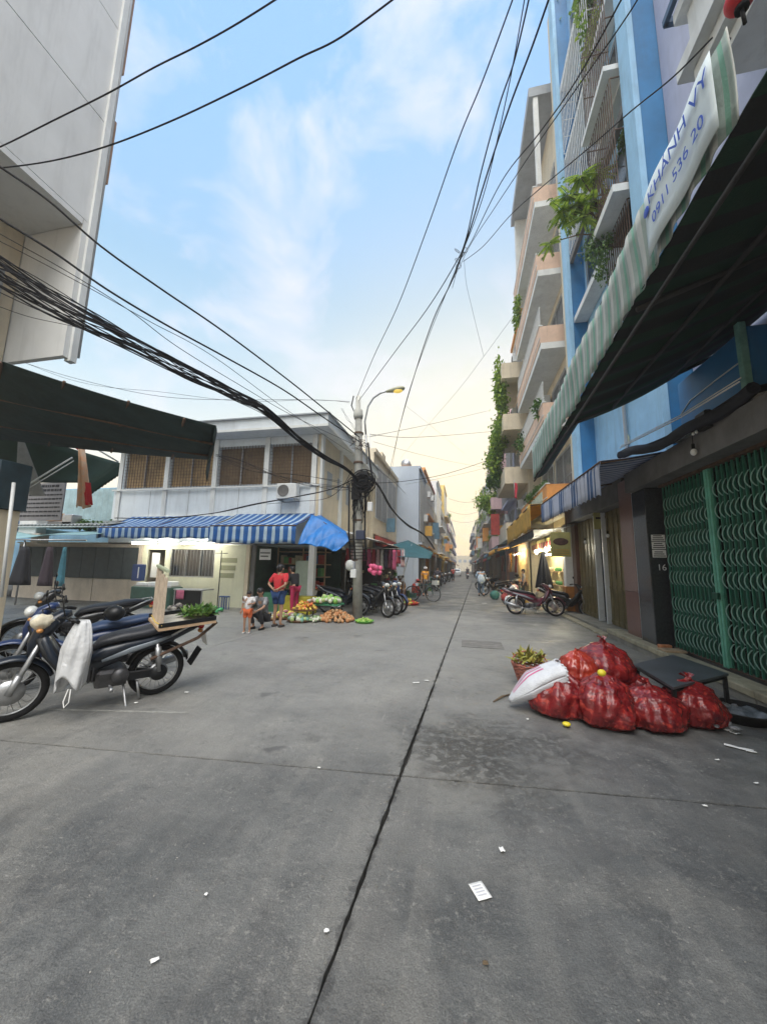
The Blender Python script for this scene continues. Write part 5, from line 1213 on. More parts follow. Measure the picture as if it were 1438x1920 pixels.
# bikes by the pole
for k,(a,b_,lab,pm) in enumerate((((-3.5,12.5),(-2.45,11.85),'black motorbike nose-out directly right of the utility pole',P_black),((-3.4,13.15),(-2.35,12.55),'black motorbike behind the first one right of the utility pole',P_black),((-4.6,12.3),(-3.6,12.1),'dark green motorbike seen side-on behind the utility pole',P_navy),((-3.35,13.8),(-2.3,13.2),'grey-fronted motorbike third in the row right of the pole',P_blue))):
    l,r=wpos(a,b_); motorbike('motorbike',lab,pm,M_seat,l,r,group=None,lean=rad(-7),accent=P_decal)
base=motorbike('motorbike','motorbike far down the left kerb, beside the first tangle of shop fronts',P_black,M_seat,(-2.3,27,0),rad(-70),group='motorbikes far down the street',detail=False)
WLc=[(-2.4,30.2,-72,'motorbike far down the left kerb, under the beige shop awning'),(-2.2,34,-80,'motorbike far down the left kerb, third of the far group'),(-2.3,38,-70,'motorbike far down the left kerb near the orange house'),(-2.0,44,-75,'motorbike far down the left kerb by the red-roofed house'),(2.4,24,200,'motorbike at the stalls right of the walking man'),(2.2,30,210,'motorbike beyond the stalls on the right'),(2.3,41,250,'motorbike far down the right kerb by the white house'),(-1.9,52,-70,'motorbike at the far left kerb by the cream house'),(2.2,50,250,'motorbike at the far right kerb by the lilac house')]
for x,y,a,lab in WLc:
    c=copy_tree(base); c.location=(x,y,0); c.rotation_euler=(rad(-6),0,rad(a)); c['label']=lab
# bicycle
def bicycle(label,loc,rz):
    T=thing('bicycle',label,'bicycle',loc,rz); WL[T]=Vector((0,0,0)); m=mat('teal_frame',(.06,.2,.22),.4,.2)
    for wx in (0,1.02):
        q=MB(); q.tube([(wx+.32*cos(a),0,.34+.32*sin(a)) for a in [2*PI*k/28 for k in range(28)]],.012,5,closed=True)
        for k in range(18): a=2*PI*k/18; q.tube([(wx,.02*(-1)**k,.34),(wx+.32*cos(a),0,.34+.32*sin(a))],.003,3,False)
        q.cyl((wx,-.04,.34),(wx,.04,.34),.03); o=q.build('wheel',M_steel,T)
        q=MB(); q.tube([(wx+.345*cos(a),0,.34+.345*sin(a)) for a in [2*PI*k/28 for k in range(28)]],.018,6,closed=True); q.build('tyre',M_black,o)
    q=MB(); 
    for a,b in (((0,0,.34),(.42,0,.32)),((0,0,.34),(.33,0,.75)),((.42,0,.32),(.30,0,.88)),((.42,0,.32),(.84,0,.72)),((.34,0,.72),(.82,0,.80)),((1.02,0,.34),(.80,0,.95))): q.tube([a,b],.018,7)
    q.build('frame',m,T)
    q=MB(); q.loft([(.42,.90,.02,.02),(.32,.91,.05,.03),(.20,.93,.09,.03)],8,2); q.build('saddle',M_black,T)
    q=MB(); q.tube([(.68,-.28,1.0),(.79,-.1,.99),(.79,.1,.99),(.68,.28,1.0)],.012,6); q.tube([(.8,0,.93),(.79,0,1.0)],.014,6); q.build('handlebar',M_steel,T)
    q=MB(); q.surf(lambda u,v:((1.02+.39*cos(rad(30+110*u))),(v-.5)*.1,.34+.39*sin(rad(30+110*u))),10,2); q.build('mudguard',m,T,.004)
    q=MB(); q.bbox(.98,1.28,-.16,.16,.78,.80,.005); q.box(.98,1.0,-.16,.16,.8,.98);q.box(1.26,1.28,-.16,.16,.8,.98);q.box(1.001,1.259,-.16,-.15,.8,.98);q.box(1.001,1.259,.15,.16,.8,.98); q.build('basket',mat('white_basket',(.6,.62,.6),.6,.2),T)
    return T
bicycle('teal bicycle standing beside the fruit seller on the left row',(-2.45,18.2,0),rad(-8))

# ================= PEOPLE =================
def skin_chain(name,verts,edges,radii,m,parent,sub=2,root=0):
    me=bpy.data.meshes.new(name); me.from_pydata(verts,edges,[]); o=link(name,me,parent); me.materials.append(m)
    md=o.modifiers.new('skin','SKIN'); md.use_smooth_shade=True
    for i,v in enumerate(me.skin_vertices[0].data): v.radius=radii[i] if isinstance(radii[i],tuple) else (radii[i],radii[i]); v.use_root=(i==root)
    s=o.modifiers.new('sub','SUBSURF'); s.levels=sub; s.render_levels=sub
    # freeze to a plain mesh (one continuous surface)
    dg=bpy.context.evaluated_depsgraph_get(); nm=bpy.data.meshes.new_from_object(o.evaluated_get(dg)); nm.name=name
    o.modifiers.clear(); o.data=nm; bpy.data.meshes.remove(me); 
    if not nm.materials: nm.materials.append(m)
    return o
M_skin=mat('skin_tan',(.42,.24,.155),.6,.08,9); M_hair=mat('hair_black',(.012,.010,.010),.5,.3,20)
def person(label,loc,rz,h=1.58,J=None,top=None,bot=None,shoes=None,long_sleeve=False,shorts=False,hair='short',hat=None,skirt=False,wide=1.0):
    """J: joint overrides in a frame facing +x, metres for h=1.6"""
    T=thing('person',label,'person',loc,rz); WL[T]=Vector((0,0,0)); T.scale=(h/1.6,)*3
    j=dict(pelvis=(0,0,.86),waist=(0,0,1.0),chest=(0,0,1.2),neck=(.0,0,1.36),head0=(.01,0,1.42),head=(.02,0,1.49),top=(.01,0,1.56),
        shL=(0,.17,1.31),elL=(-.02,.22,1.06),haL=(.05,.23,.84),shR=(0,-.17,1.31),elR=(-.02,-.22,1.06),haR=(.05,-.23,.84),
        hipL=(0,.085,.83),knL=(.02,.095,.45),anL=(-.01,.10,.08),toL=(.13,.11,.03),hipR=(0,-.085,.83),knR=(.02,-.095,.45),anR=(-.01,-.10,.08),toR=(.13,-.11,.03))
    if J: j.update(J)
    w=wide
    def chain(names,edges,rad_,nm,m,sub=2): return skin_chain(nm,[j[k] for k in names],edges,rad_,m,T,sub)
    N=['pelvis','waist','chest','neck','head0','head','top','shL','elL','haL','shR','elR','haR','hipL','knL','anL','toL','hipR','knR','anR','toR']
    E_=[(0,1),(1,2),(2,3),(3,4),(4,5),(5,6),(2,7),(7,8),(8,9),(2,10),(10,11),(11,12),(0,13),(13,14),(14,15),(15,16),(0,17),(17,18),(18,19),(19,20)]
    Rr=[(.12*w,.10),(.10*w,.085),(.12*w,.095),.05,.06,(.088,.08),.06,.05,.036,.024,.05,.036,.024,.08,.05,.034,.026,.08,.05,.034,.026]
    body=chain(N,E_,Rr,'body',M_skin)
    # fingers
    q=MB()
    for s,ha,el in (('L','haL','elL'),('R','haR','elR')):
        a=Vector(j[ha]); d=(a-Vector(j[el])).normalized(); sdv=d.cross(Vector((1,0,.2))).normalized()
        q.loft and q.tube([a-d*.01,a+d*.03,a+d*.07],[.022,.03,.026],7)
        for k,(o_,l_) in enumerate(((-.024,.055),(-.008,.066),(.008,.062),(.023,.048))):
            b0=a+d*.065+sdv*o_; q.tube([b0,b0+d*l_*.5+Vector((.004,0,0)),b0+d*l_+Vector((.014,0,0))],[.009,.008,.006],5)
        b0=a+d*.02+sdv*.025; q.tube([b0,b0+sdv*.025+d*.02,b0+sdv*.03+d*.05],[.011,.009,.007],5)
    q.build('hand',M_skin,T)
    hp=Vector(j['head']); tp=(Vector(j['top'])-hp)
    q=MB(); q.ell(hp+Vector((.088,0,-.015)),(.018,.012,.02)); 
    for s in (-1,1): q.ell(hp+Vector((-.0,s*.083,-.01)),(.02,.012,.03))
    q.build('nose_and_ears',M_skin,T)
    q=MB(); 
    for s in (-1,1): q.ell(hp+Vector((.078,s*.032,.012)),(.010,.016,.008))
    q.ell(hp+Vector((.080,0,-.052)),(.008,.025,.006)); q.build('eyes_and_mouth',mat('dark_features',(.05,.02,.02),.5,.1),T)
    q=MB(); q.ell(hp+Vector((-.018,0,.035)),(.10,.094,.085),14,9); q.ell(hp+Vector((-.05,0,-.01)),(.065,.085,.085),12,8)
    if hair=='bun': q.ell(hp+Vector((-.12,0,.02)),(.05,.05,.05))
    if hair=='long': q.ell(hp+Vector((-.07,0,-.10)),(.05,.08,.14))
    q.build('hair',M_hair,T)
    if hat: 
        q=MB(); q.lathe([(0.0,.16),(.03,.155),(.09,.11),(.20,.02),(.205,.015),(.09,.09),(.0,.12)] if hat=='cone' else [(0,.13),(.07,.12),(.105,.07),(.11,.03),(.11,.0)],tuple(hp+Vector((0,0,.0))),18); q.build('hat',mat('hat_'+hat,(.5,.42,.25) if hat=='cone' else (.5,.5,.5),.8,.2,9),T)
    # shirt
    sl='ha' if long_sleeve else 'el'
    def mid(a,b,t): return tuple(Vector(j[a]).lerp(Vector(j[b]),t))
    V=[tuple(Vector(j['pelvis'])+Vector((0,0,.0))),j['waist'],j['chest'],mid('chest','neck',.75),j['shL'],mid('shL','elL',.85),j['shR'],mid('shR','elR',.85)]
    EE=[(0,1),(1,2),(2,3),(2,4),(4,5),(2,6),(6,7)]; RR=[(.145*w,.125),(.125*w,.11),(.145*w,.12),.07,.075,.06,.075,.06]
    if long_sleeve: V+=[j['elL'],mid('elL','haL',.9),j['elR'],mid('elR','haR',.9)]; EE+=[(5,8),(8,9),(7,10),(10,11)]; RR+=[.052,.042,.052,.042]
    skin_chain('shirt',V,EE,RR,top,T)
    if bot:
        if shorts: V=[j['pelvis'],j['hipL'],mid('hipL','knL',.75),j['hipR'],mid('hipR','knR',.75)]; EE=[(0,1),(1,2),(0,3),(3,4)]; RR=[(.13*w,.115),.105,.085,.105,.085]
        else: V=[j['pelvis'],j['hipL'],j['knL'],mid('knL','anL',.85),j['hipR'],j['knR'],mid('knR','anR',.85)]; EE=[(0,1),(1,2),(2,3),(0,4),(4,5),(5,6)]; RR=[(.13*w,.115),.10,.068,.055,.10,.068,.055]
        skin_chain('shorts' if shorts else 'trousers',V,EE,RR,bot,T)
    q=MB()
    for s in 'LR':
        a=Vector(j['an'+s]); t=Vector(j['to'+s]); d=(t-a); d.z=0; d=d.normalized() if d.length>0 else Vector((1,0,0))
        q.tube([a-d*.05+Vector((0,0,-.055)),a+d*.04+Vector((0,0,-.05)),a+d*.15+Vector((0,0,-.055))],[.035,.045,.03],8)
    q.build('shoe',shoes or M_black,T)
    return T
cl=lambda n,c,v=.25: mat('cloth_'+n,c,.85,v,9,.3,30)
fz=lambda p: (p[0],p[1],0)
# woman in red, back to camera, hands behind her back
person('woman in red T-shirt and blue shorts turning her back at the vegetable stall',(-4.73,9.12,0),rad(80),1.60,
    dict(elL=(-.10,.27,1.08),haL=(-.15,.10,.98),elR=(-.10,-.27,1.08),haR=(-.15,-.08,.97)),cl('red',(.50,.015,.03)),cl('blue_shorts',(.03,.07,.20)),cl('sandal',(.05,.04,.04)),shorts=True,hair='bun',wide=1.15)
person('small child in a white shirt and orange shorts facing the street',(-4.95,8.08,0),rad(-75),.98,
    dict(head=(.02,0,1.46),top=(.01,0,1.58),elL=(.03,.25,1.12),haL=(.1,.12,1.1)),cl('white_print',(.80,.78,.78)),cl('orange',(.70,.15,.05)),cl('white_sock',(.6,.6,.6)),shorts=True,wide=1.2)
sq=dict(pelvis=(-.12,0,.30),waist=(-.10,0,.45),chest=(0,0,.68),neck=(.06,0,.84),head0=(.08,0,.89),head=(.11,0,.96),top=(.11,0,1.03),shL=(.04,.17,.78),elL=(.2,.22,.58),haL=(.38,.15,.50),shR=(.04,-.17,.78),elR=(.2,-.22,.58),haR=(.38,-.15,.50),
    hipL=(-.10,.10,.28),knL=(.28,.17,.48),anL=(.10,.15,.08),toL=(.24,.16,.03),hipR=(-.10,-.10,.28),knR=(.28,-.17,.48),anR=(.10,-.15,.08),toR=(.24,-.16,.03))
person('person in a dark top squatting right behind the small child',(-4.98,8.75,0),rad(-100),1.5,sq,cl('black_white',(.25,.25,.26),.7),cl('dark_trousers',(.03,.03,.035)))
person('shopper in a black top and crimson trousers bending at the back of the vegetable stall',(-5.35,11.4,0),rad(160),1.6,
    dict(chest=(.08,0,1.17),neck=(.14,0,1.32),head0=(.16,0,1.37),head=(.18,0,1.44),top=(.17,0,1.51),shL=(.1,.17,1.26),shR=(.1,-.17,1.26),elL=(.14,.22,1.02),haL=(.3,.15,.88),elR=(.14,-.22,1.02),haR=(.3,-.15,.88)),cl('black_top',(.02,.02,.025)),cl('crimson',(.40,.02,.08)))
person('seated fruit seller in a brown patterned outfit beside the red tray',(-2.85,16.9,0),rad(-75),1.6,
    {k:(v[0],v[1],v[2]+.12) if k[:2] not in('an','to') else v for k,v in sq.items()},cl('brown_print',(.30,.17,.08),.5),cl('brown_print2',(.28,.15,.08),.5),hat='cap',wide=1.15,long_sleeve=True)
walk=dict(knL=(.14,.095,.46),anL=(.12,.10,.10),toL=(.26,.1,.06),knR=(-.05,-.095,.44),anR=(-.26,-.10,.12),toR=(-.15,-.11,.04),elL=(.04,.26,1.07),haL=(.2,.2,1.0),elR=(.04,-.26,1.07),haR=(.2,-.2,1.0))
person('man in a pale blue shirt and jeans walking away down the middle of the street',(.95,22.6,0),rad(95),1.66,walk,cl('pale_blue',(.30,.40,.50)),cl('jeans',(.07,.11,.17)),long_sleeve=True)
ABg=thing('carried_bundle','pale blue bundle carried on the back of the walking man','bundle',(.95,22.4,.9)); q=MB(); q.ell((.95,22.38,.98),(.22,.14,.27),16,10,lambda d:1+.14*noise.noise(d*2.5)); q.build('bundle_body',mat('pale_blue_plastic',(.42,.5,.58),.6,.2,6,.3,20),ABg)
person('person in an orange-yellow vest standing by the left row behind the bicycle',(-2.15,21.3,0),rad(-60),1.62,None,cl('orange_vest',(.78,.36,.04)),cl('grey_trousers',(.12,.11,.11)),hat='cap')
person('person in a dark jacket among the far motorbikes at the left kerb',(-1.9,27.8,0),rad(-90),1.62,walk,cl('charcoal',(.05,.045,.06)),cl('black_trousers',(.02,.02,.025)),long_sleeve=True)
person('person in a pink top at the stalls on the right',(2.55,20.3,0),rad(200),1.55,sq,cl('pink',(.6,.3,.33)),cl('grey2',(.2,.2,.22)))
person('vendor in a black and white top standing at the lit shop on the right',(3.1,21.3,0),rad(180),1.6,None,cl('bw',(.35,.33,.33),.7),cl('black_trousers',(.02,.02,.025)))
person('person in a white shirt sitting by the lit shop on the right',(2.35,19.1,0),rad(160),1.6,sq,cl('white_shirt',(.6,.6,.6)),cl('brown_trousers',(.12,.07,.05)))
person('motorbike rider in dark clothes far away in the middle of the street',(.5,58,.18),rad(95),1.6,{k:(v[0],v[1],v[2]+.45) for k,v in sq.items()},cl('charcoal',(.05,.045,.06)),cl('black_trousers',(.02,.02,.025)),hat='cap')
c=copy_tree(base); c.location=(.5,57.4,0); c.rotation_euler=(0,0,rad(95)); c['label']='far motorbike being ridden in the middle of the street'
for k,(x,y) in enumerate(((-1.3,46),(-1.7,62),(1.9,66),(-.9,75))):
    person(('person in a red top far down the street on the left','person in a white top far down the left side','person in a dark top far down the right side','tiny figure at the far end of the street')[k],(x,y,0),rad(90+30*k),1.6,walk,(cl('red',(.5,.015,.03)),cl('white_shirt',(.6,.6,.6)),cl('charcoal',(.05,.045,.06)),cl('pale_blue',(.3,.4,.5)))[k],cl('black_trousers',(.02,.02,.025)))
# small white car far away
CR=thing('parked_car','small white car parked far down the left side of the street','car',(-.9,48,0))
q=MB(); q.loft([(0,0,0,0)]*2) if False else None
def car():
    q=MB(); prof=[(-1.9,.35),(-1.95,.75),(-1.6,.92),(-1.2,1.0),(-.8,1.42),(.7,1.45),(1.3,1.0),(1.85,.88),(1.95,.6),(1.9,.35)]
    P=[(x,z) for x,z in prof]; n=len(P); vs=[]
    for s,w in ((-1,.82),(1,.82)): vs+=[(s*(w if z<1.05 else w*.84)-1.1,46.5+x,z) for x,z in P]
    fs=[tuple(range(n)),tuple(range(2*n-1,n-1,-1))]+[((i+1)%n,i,n+i,n+(i+1)%n) for i in range(n)]; q.add(vs,fs); q.build('body',M_alu,CR)
    q=MB(); q.add([(-1.75,45.29,1.03),(-.45,45.29,1.03),(-.55,45.68,1.38),(-1.65,45.68,1.38)],[(0,1,2,3)]); q.build('windscreen',M_glass,CR)
    for x in (-1.85,-.35):
        for y in (45.2,47.8): q=MB(); q.lathe([(0,-.09),(.3,-.09),(.3,.09),(0,.09)],(x,y,.3),16,'x'); q.build('wheel',M_black,CR)
    for x in (-1.65,-.55): q=MB(); q.ell((x,44.6,.72),(.14,.05,.09)); q.build('headlight',M_glass,CR)
car(); CR.location=(-1.25,76,0)

# ================= VEGETABLE STALL AND SHOP CLUTTER =================
def heap(name,label,cat,c,r,n,item,m,seed=0,flat=.5,tray=None,trm=None,names='item'):
    T=thing(name,label,cat,(c[0],c[1],c[2]))
    rr=random.Random(seed)
    if tray:
        q=MB(); q.lathe([(0,0),(r*.9,0),(r*1.12,tray),(r*1.16,tray),(r*1.14,tray-.01),(r*.92,.012),(0,.012)],(c[0],c[1],c[2]),24); q.build('tray',trm,T)
    z0=c[2]+(.015 if tray else 0); meshes=[]
    for k in range(n):
        d=rr.random()**.5; a=rr.uniform(0,2*PI); hh=(1-d**1.6)*r*flat
        p=(c[0]+r*d*cos(a),c[1]+r*d*sin(a),z0+item*.5+hh*rr.uniform(.4,1))
        if k<6:
            q=MB(); q.ell((0,0,0),(item*.55*rr.uniform(.8,1.2),item*.5,item*.45),10,7); meshes.append(q.mesh(m if not isinstance(m,list) else m[k%len(m)],(0,0,0),names))
        o=link(names,meshes[k%len(meshes)],T,(p[0]-c[0],p[1]-c[1],p[2]-c[2])); o.rotation_euler=(rr.uniform(0,3),rr.uniform(0,3),rr.uniform(0,3)); s=rr.uniform(.8,1.2); o.scale=(s,s,s)
    return T
V=lambda n,c,v=.25: mat('veg_'+n,c,.5,v,12)
def gz(px,py): p=at(px,py,Z=0); return (p.x,p.y,0.002)
heap('carrot_pile','heap of orange-brown carrots and roots at the foot of the utility pole','vegetables',gz(630,1164),.52,230,.10,[V('carrot',(.44,.19,.07)),V('root',(.40,.25,.13)),V('carrot2',(.52,.27,.12))],1,.5,names='carrot')
heap('green_tray_limes','green plastic tray of limes just right of the utility pole foot','vegetables',gz(683,1168),.24,45,.06,[V('lime',(.25,.45,.05)),V('lime2',(.35,.5,.12))],2,.4,.07,mat('tray_green',(.12,.42,.06),.4,.1),'lime')
heap('white_radish_pile','small heap of white and green radishes left of the carrots','vegetables',gz(588,1166),.25,60,.08,[V('white',(.6,.62,.5)),V('palegreen',(.35,.5,.25))],3,.6,names='radish')
heap('cabbage_tray','tray of pale green cabbages on the ground in the stall','vegetables',gz(560,1166),.30,40,.12,[V('cabbage',(.40,.52,.20)),V('teal_',(.2,.4,.32)),V('white',(.6,.62,.5))],4,.6,.06,mat('tray_brown',(.25,.12,.06),.6,.2),'cabbage')
heap('squash_tray','tray of yellow squashes and purple onions beside the woman in red','vegetables',gz(535,1160),.32,46,.12,[V('yellow',(.70,.55,.10)),V('yellow2',(.75,.5,.15)),V('onion',(.45,.18,.22)),V('cabbage',(.40,.52,.20))],5,.7,.06,MATS['tray_brown'],'squash')
heap('tomato_tray','tray of orange fruit at the back of the stall beside the woman in red','fruit',(-4.5,10.3,.3),.33,60,.08,[V('tomato',(.65,.16,.05)),V('orange_',(.75,.36,.05)),V('yellow',(.70,.55,.10))],6,.7,.05,MATS['tray_brown'],'fruit')
heap('white_veg_tray','tray of whitish vegetables beside the squatting person','vegetables',gz(500,1163),.26,30,.09,[V('white',(.6,.62,.5)),V('yellow2',(.75,.5,.15))],7,.6,.05,MATS['tray_brown'],'vegetable')
T=thing('green_cart_tray','green-rimmed stall table with melons and white radishes right of the woman in red','table',(-3.95,10.9,0))
q=MB(); q.bbox(-4.65,-3.6,10.6,11.2,.42,.47,.02); q.build('table_top',mat('table_green',(.05,.25,.12),.5,.2),T)
for x in (-4.6,-3.68):
    for y in (10.65,11.1): q=MB(); q.box(x,x+.04,y,y+.04,0,.419); q.build('leg',M_dgrey,T)
heap('melon_pile','green melons and white radishes piled on the green stall table','vegetables',(-4.0,10.88,.475),.42,46,.13,[V('melon',(.2,.42,.08)),V('white',(.6,.62,.5)),V('cabbage',(.4,.52,.2))],8,.35,names='melon')
heap('meat_tray','tray of pale pink produce on the green stall table','food',(-4.42,10.78,.475),.2,18,.09,[V('pinkish',(.6,.35,.3)),V('white',(.6,.62,.5))],9,.3,.03,MATS['tray_brown'],'piece')
heap('red_fruit_tray','red trays of fruit before the seated fruit seller','fruit',(-2.35,16.1,.002),.42,70,.09,[V('redfruit',(.5,.03,.03)),V('yellow',(.7,.55,.1)),V('greenf',(.2,.4,.08)),V('redfruit2',(.6,.05,.04))],10,.5,.1,mat('tray_red',(.55,.03,.03),.4,.1),'fruit')
T=thing('stall_crates','stack of dark green and yellow crates at the back of the stall','crate',(-5.6,12,0))
q=MB(); q.bbox(-6.0,-4.9,11.6,12.2,0,.55,.02); q.build('crate_low',mat('crate_yellow',(.42,.36,.03),.6,.3,5),T)
q=MB(); q.bbox(-6.9,-6.05,11.9,12.4,0,.62,.02); q.build('crate_green',mat('crate_green',(.04,.16,.09),.6,.3,5),T)
T=thing('white_fridge','pale grey-green cabinet standing inside the open stall','cabinet',(-5.75,13.0,0)); q=MB(); q.bbox(-6.05,-5.5,12.8,13.3,0,1.75,.02); q.build('cabinet_body',mat('cabinet_green',(.38,.45,.38),.6,.15,4),T); q=MB(); q.box(-6.0,-5.55,12.79,12.799,.9,1.6); q.build('door_glass',MATS['cabinet_green'],T)
T=thing('stall_shelf','crowded shelf of packets inside the right half of the open stall','shelf',(-5.2,14,0))
q=MB()
for z in (.6,1.1,1.6,2.1): q.box(-7.5,-5.4,14.2,14.8,z,z+.04)
for x in (-7.5,-6.4,-5.44): q.box(x,x+.04,14.15,14.199,0,2.3)
q.build('shelf_board',M_wood,T)
rr=random.Random(6); pk=[mat('packet_%s'%n,c,.6,.2,8) for n,c in (('red',(.4,.06,.04)),('green',(.1,.3,.1)),('cream',(.5,.45,.3)),('blue',(.06,.15,.3)))]
for z in (.64,1.14,1.64):
    x=-7.4
    while x<-5.6:
        w=rr.uniform(.12,.25); q=MB(); q.bbox(x,x+w-.02,14.25,14.6,z+.001,z+rr.uniform(.2,.4),.01); q.build('packet',rr.choice(pk),T); x+=w
T=thing('poster_board','white printed notice hanging in the dark doorway of the stall','notice',(-7.1,12.45,1.6)); q=MB(); q.box(-7.3,-6.85,12.42,12.43,1.75,2.15); q.build('sheet',M_paper,T); q=MB(); q.box(-7.27,-6.88,12.411,12.418,1.98,2.02); q.box(-7.25,-6.95,12.411,12.418,1.86,1.9); q.build('print_line',M_ink,T)
# lit shop clutter
T=thing('shop_counter','dark green food counter with steel trays in front of the lit shop','counter',(-10.8,11.6,0))
q=MB(); q.bbox(-11.6,-9.95,11.3,11.9,0,.72,.02); q.build('counter_body',mat('counter_green',(.03,.09,.07),.45,.3,5),T)
q=MB(); q.bbox(-11.55,-10.0,11.35,11.85,.722,.78,.01); q.build('counter_top',M_steel,T)
for k in range(3): q=MB(); q.bbox(-11.5+.5*k,-11.05+.5*k,11.4,11.8,.783,.86+.03*k,.02); q.build('food_tray',M_alu,T)
T=thing('blue_cooler','dark blue upright box standing on the counter of the lit shop','box',(-11.5,11.7,.78)); q=MB(); q.bbox(-11.95,-11.62,11.6,11.9,.9,1.5,.02); q.build('box_body',mat('navy_plastic',(.02,.05,.18),.5,.2),T); q=MB(); q.box(-11.68,-11.635,11.595,11.6,1.0,1.4); q.build('label_panel',M_paper,T)
T=thing('shop_table','black folding table before the lit shop','table',(-9.2,11.5,0)); q=MB(); q.bbox(-9.75,-8.6,11.2,11.8,.66,.70,.01); q.build('table_top',M_steel,T); q=MB(); q.box(-9.7,-8.65,11.25,11.27,.1,.655); q.build('front_panel',M_blackg,T)
for x in (-9.72,-8.66): q=MB(); q.box(x,x+.03,11.22,11.25,0,.655); q.build('leg',M_steel,T)
T=thing('pink_cloth','pink and white towel hanging over the front of the black table','cloth',(-9.4,11.2,.4)); q=MB(); q.surf(lambda u,v:(-9.62+.3*u,11.2+.01*sin(u*15),.66-.3*v),8,4); q.build('towel',cl('pinktowel',(.45,.12,.2)),T,.008)
for k,x in enumerate((-8.32,-8.14)):
    T=thing('blue_stool',('left','right')[k]+' one of the two blue plastic stools by the lit shop wall','stool',(x,11.9,0),group='blue plastic stools'); q=MB(); q.bbox(x-.08,x+.08,11.8,11.96,.42,.46,.01); q.build('seat',mat('stool_blue',(.03,.09,.28),.45,.1),T)
    for a in (-.07,.055):
        for b in (11.81,11.935): q=MB(); q.box(x+a,x+a+.018,b,b+.018,0,.419); q.build('leg',MATS['stool_blue'],T)
heap('green_net_bag','bright green net bag of vegetables lying before the lit shop','bag',gz(402,1148),.25,26,.10,[V('netgreen',(.04,.42,.14)),V('netgreen2',(.1,.5,.2))],12,.5,names='bundle')
heap('dark_bundles','row of dark cloth-wrapped bundles on the ground by the black table','bundle',(-9.2,10.95,0),.4,16,.16,[V('darkb',(.06,.05,.05)),V('greyb',(.25,.23,.2))],13,.3,names='bundle')
T=thing('floor_fan','thin black standing rack by the cream wall','rack',(-8.5,11.9,0)); q=MB(); q.tube([(-8.5,11.9,0),(-8.5,11.9,2.05)],.018,6); q.tube([(-8.75,11.9,1.95),(-8.25,11.9,1.95)],.012,5); q.build('stand_pole',M_black,T)
# far-left stalls: hanging dark clothes, drum, sacks
for k,(px,w,m,lab,yb) in enumerate(((45,.42,cl('darkcoat',(.015,.015,.02)),'black cloth cover hanging like a tent at the far left stall',1125),(92,.28,cl('maroonish',(.045,.03,.04)),'dark plum folded umbrella cover at the far left stall',1105),(120,.16,cl('teal_cloth',(.06,.2,.26)),'teal patterned cloth hanging at the far left stall',1105))):
    p=at(px,1040,Y=10.4); T=thing('hanging_cover',lab,'cloth',(p.x,10.4,.4)); q=MB()
    def fn(u,v,p=p,w=w): a=2*PI*u; r=w*(.35+.65*v**.8)*(1+.1*sin(a*6)); return (p.x+r*cos(a),10.4+.5*r*sin(a),2.05-1.35*v)
    q.surf(fn,26,8); q.build('cloth_body',m,T,.01)
T=thing('plastic_sheet_bundle','grey crumpled plastic bundle under the far left stall','bundle',(-12,9,0)); p=at(30,1118,Z=0); q=MB(); q.ell((p.x-.3,p.y,.35),(.55,.4,.38),22,14,lambda d:1+.22*noise.noise(d*3)); q.build('bundle_body',mat('grey_plastic',(.3,.31,.33),.5,.3,4,.4,12),T)
T=thing('blue_drum','blue plastic drum lying on the lean-to roof at the far left','drum',(-16,11.5,3.1)); p=at(30,985,Y=11.4); q=MB(); q.lathe([(0,-.3),(.2,-.3),(.22,-.1),(.22,.1),(.2,.3),(0,.3)],tuple(p),16,'x'); q.build('drum_body',mat('drum_blue',(.03,.13,.32),.5,.2),T)
for k,(px,py,w,h,m,lab) in enumerate(((62,985,.45,.35,M_white,'white board box on the lean-to roof'),(120,985,.6,.14,M_dgrey,'grey plank pile on the lean-to roof'),(75,1010,.2,.2,M_beige,'small beige crate above the turquoise tarp'),(135,975,.25,.2,M_steel,'metal basin on the lean-to roof'),(105,970,.22,.16,M_oran,'orange bag on the lean-to roof'),(200,990,.25,.1,M_white,'white tray on the roof edge beside the blue awning'))):
    p=at(px,py,Y=11.5); T=thing('roof_clutter',lab,'box',tuple(p)); q=MB(); q.bbox(p.x-w,p.x+w,11.3,11.7,p.z-h,p.z+h,.03); q.build('box_body',m,T)
plant('dark potted greenery on the roof edge beside the blue awning',tuple(at(165,985,Y=11.6)),(.9,.3,.22),380,.16,m=M_leafd,seed=21,cat='plant',stem=False)
# ---- left row market: hung clothes, dark tarps
CL=thing('clothes_rail','rail of hanging red, pink and white clothes behind the utility pole','clothes rail',(-3.6,14.2,0))
q=MB(); q.tube([(-4.7,14.6,2.35),(-2.5,15.8,2.35)],.02,6); q.tube([(-4.7,14.6,0),(-4.7,14.6,2.35)],.02,6); q.tube([(-2.5,15.8,0),(-2.5,15.8,2.35)],.02,6); q.build('rail',M_steel,CL)
rr=random.Random(12); cols=[cl('g1',(.35,.05,.07)),cl('g2',(.6,.4,.42)),cl('g3',(.55,.53,.5)),cl('g4',(.06,.05,.08)),cl('g5',(.14,.03,.06)),cl('g6',(.5,.1,.2))]
for k in range(14):
    t=k/13; x=-4.65+2.1*t; y=14.62+1.14*t; L=rr.uniform(.5,1.0); q=MB()
    q.surf(lambda u,v,x=x,y=y,L=L,k=k:(x+.02*sin(u*8+k)+(u-.5)*.1*(1+v*.4),y+(u-.5)*.12+.03*sin(v*5+k),2.3-L*v),6,6); q.build('garment',cols[k%6],CL,.02)
T=thing('pink_flower_bunch','bunch of pink bags hanging on the utility pole','bag',(-3,11.2,1.3)); p=at(702,1066,Y=11.2)
q=MB(); rr=random.Random(2)
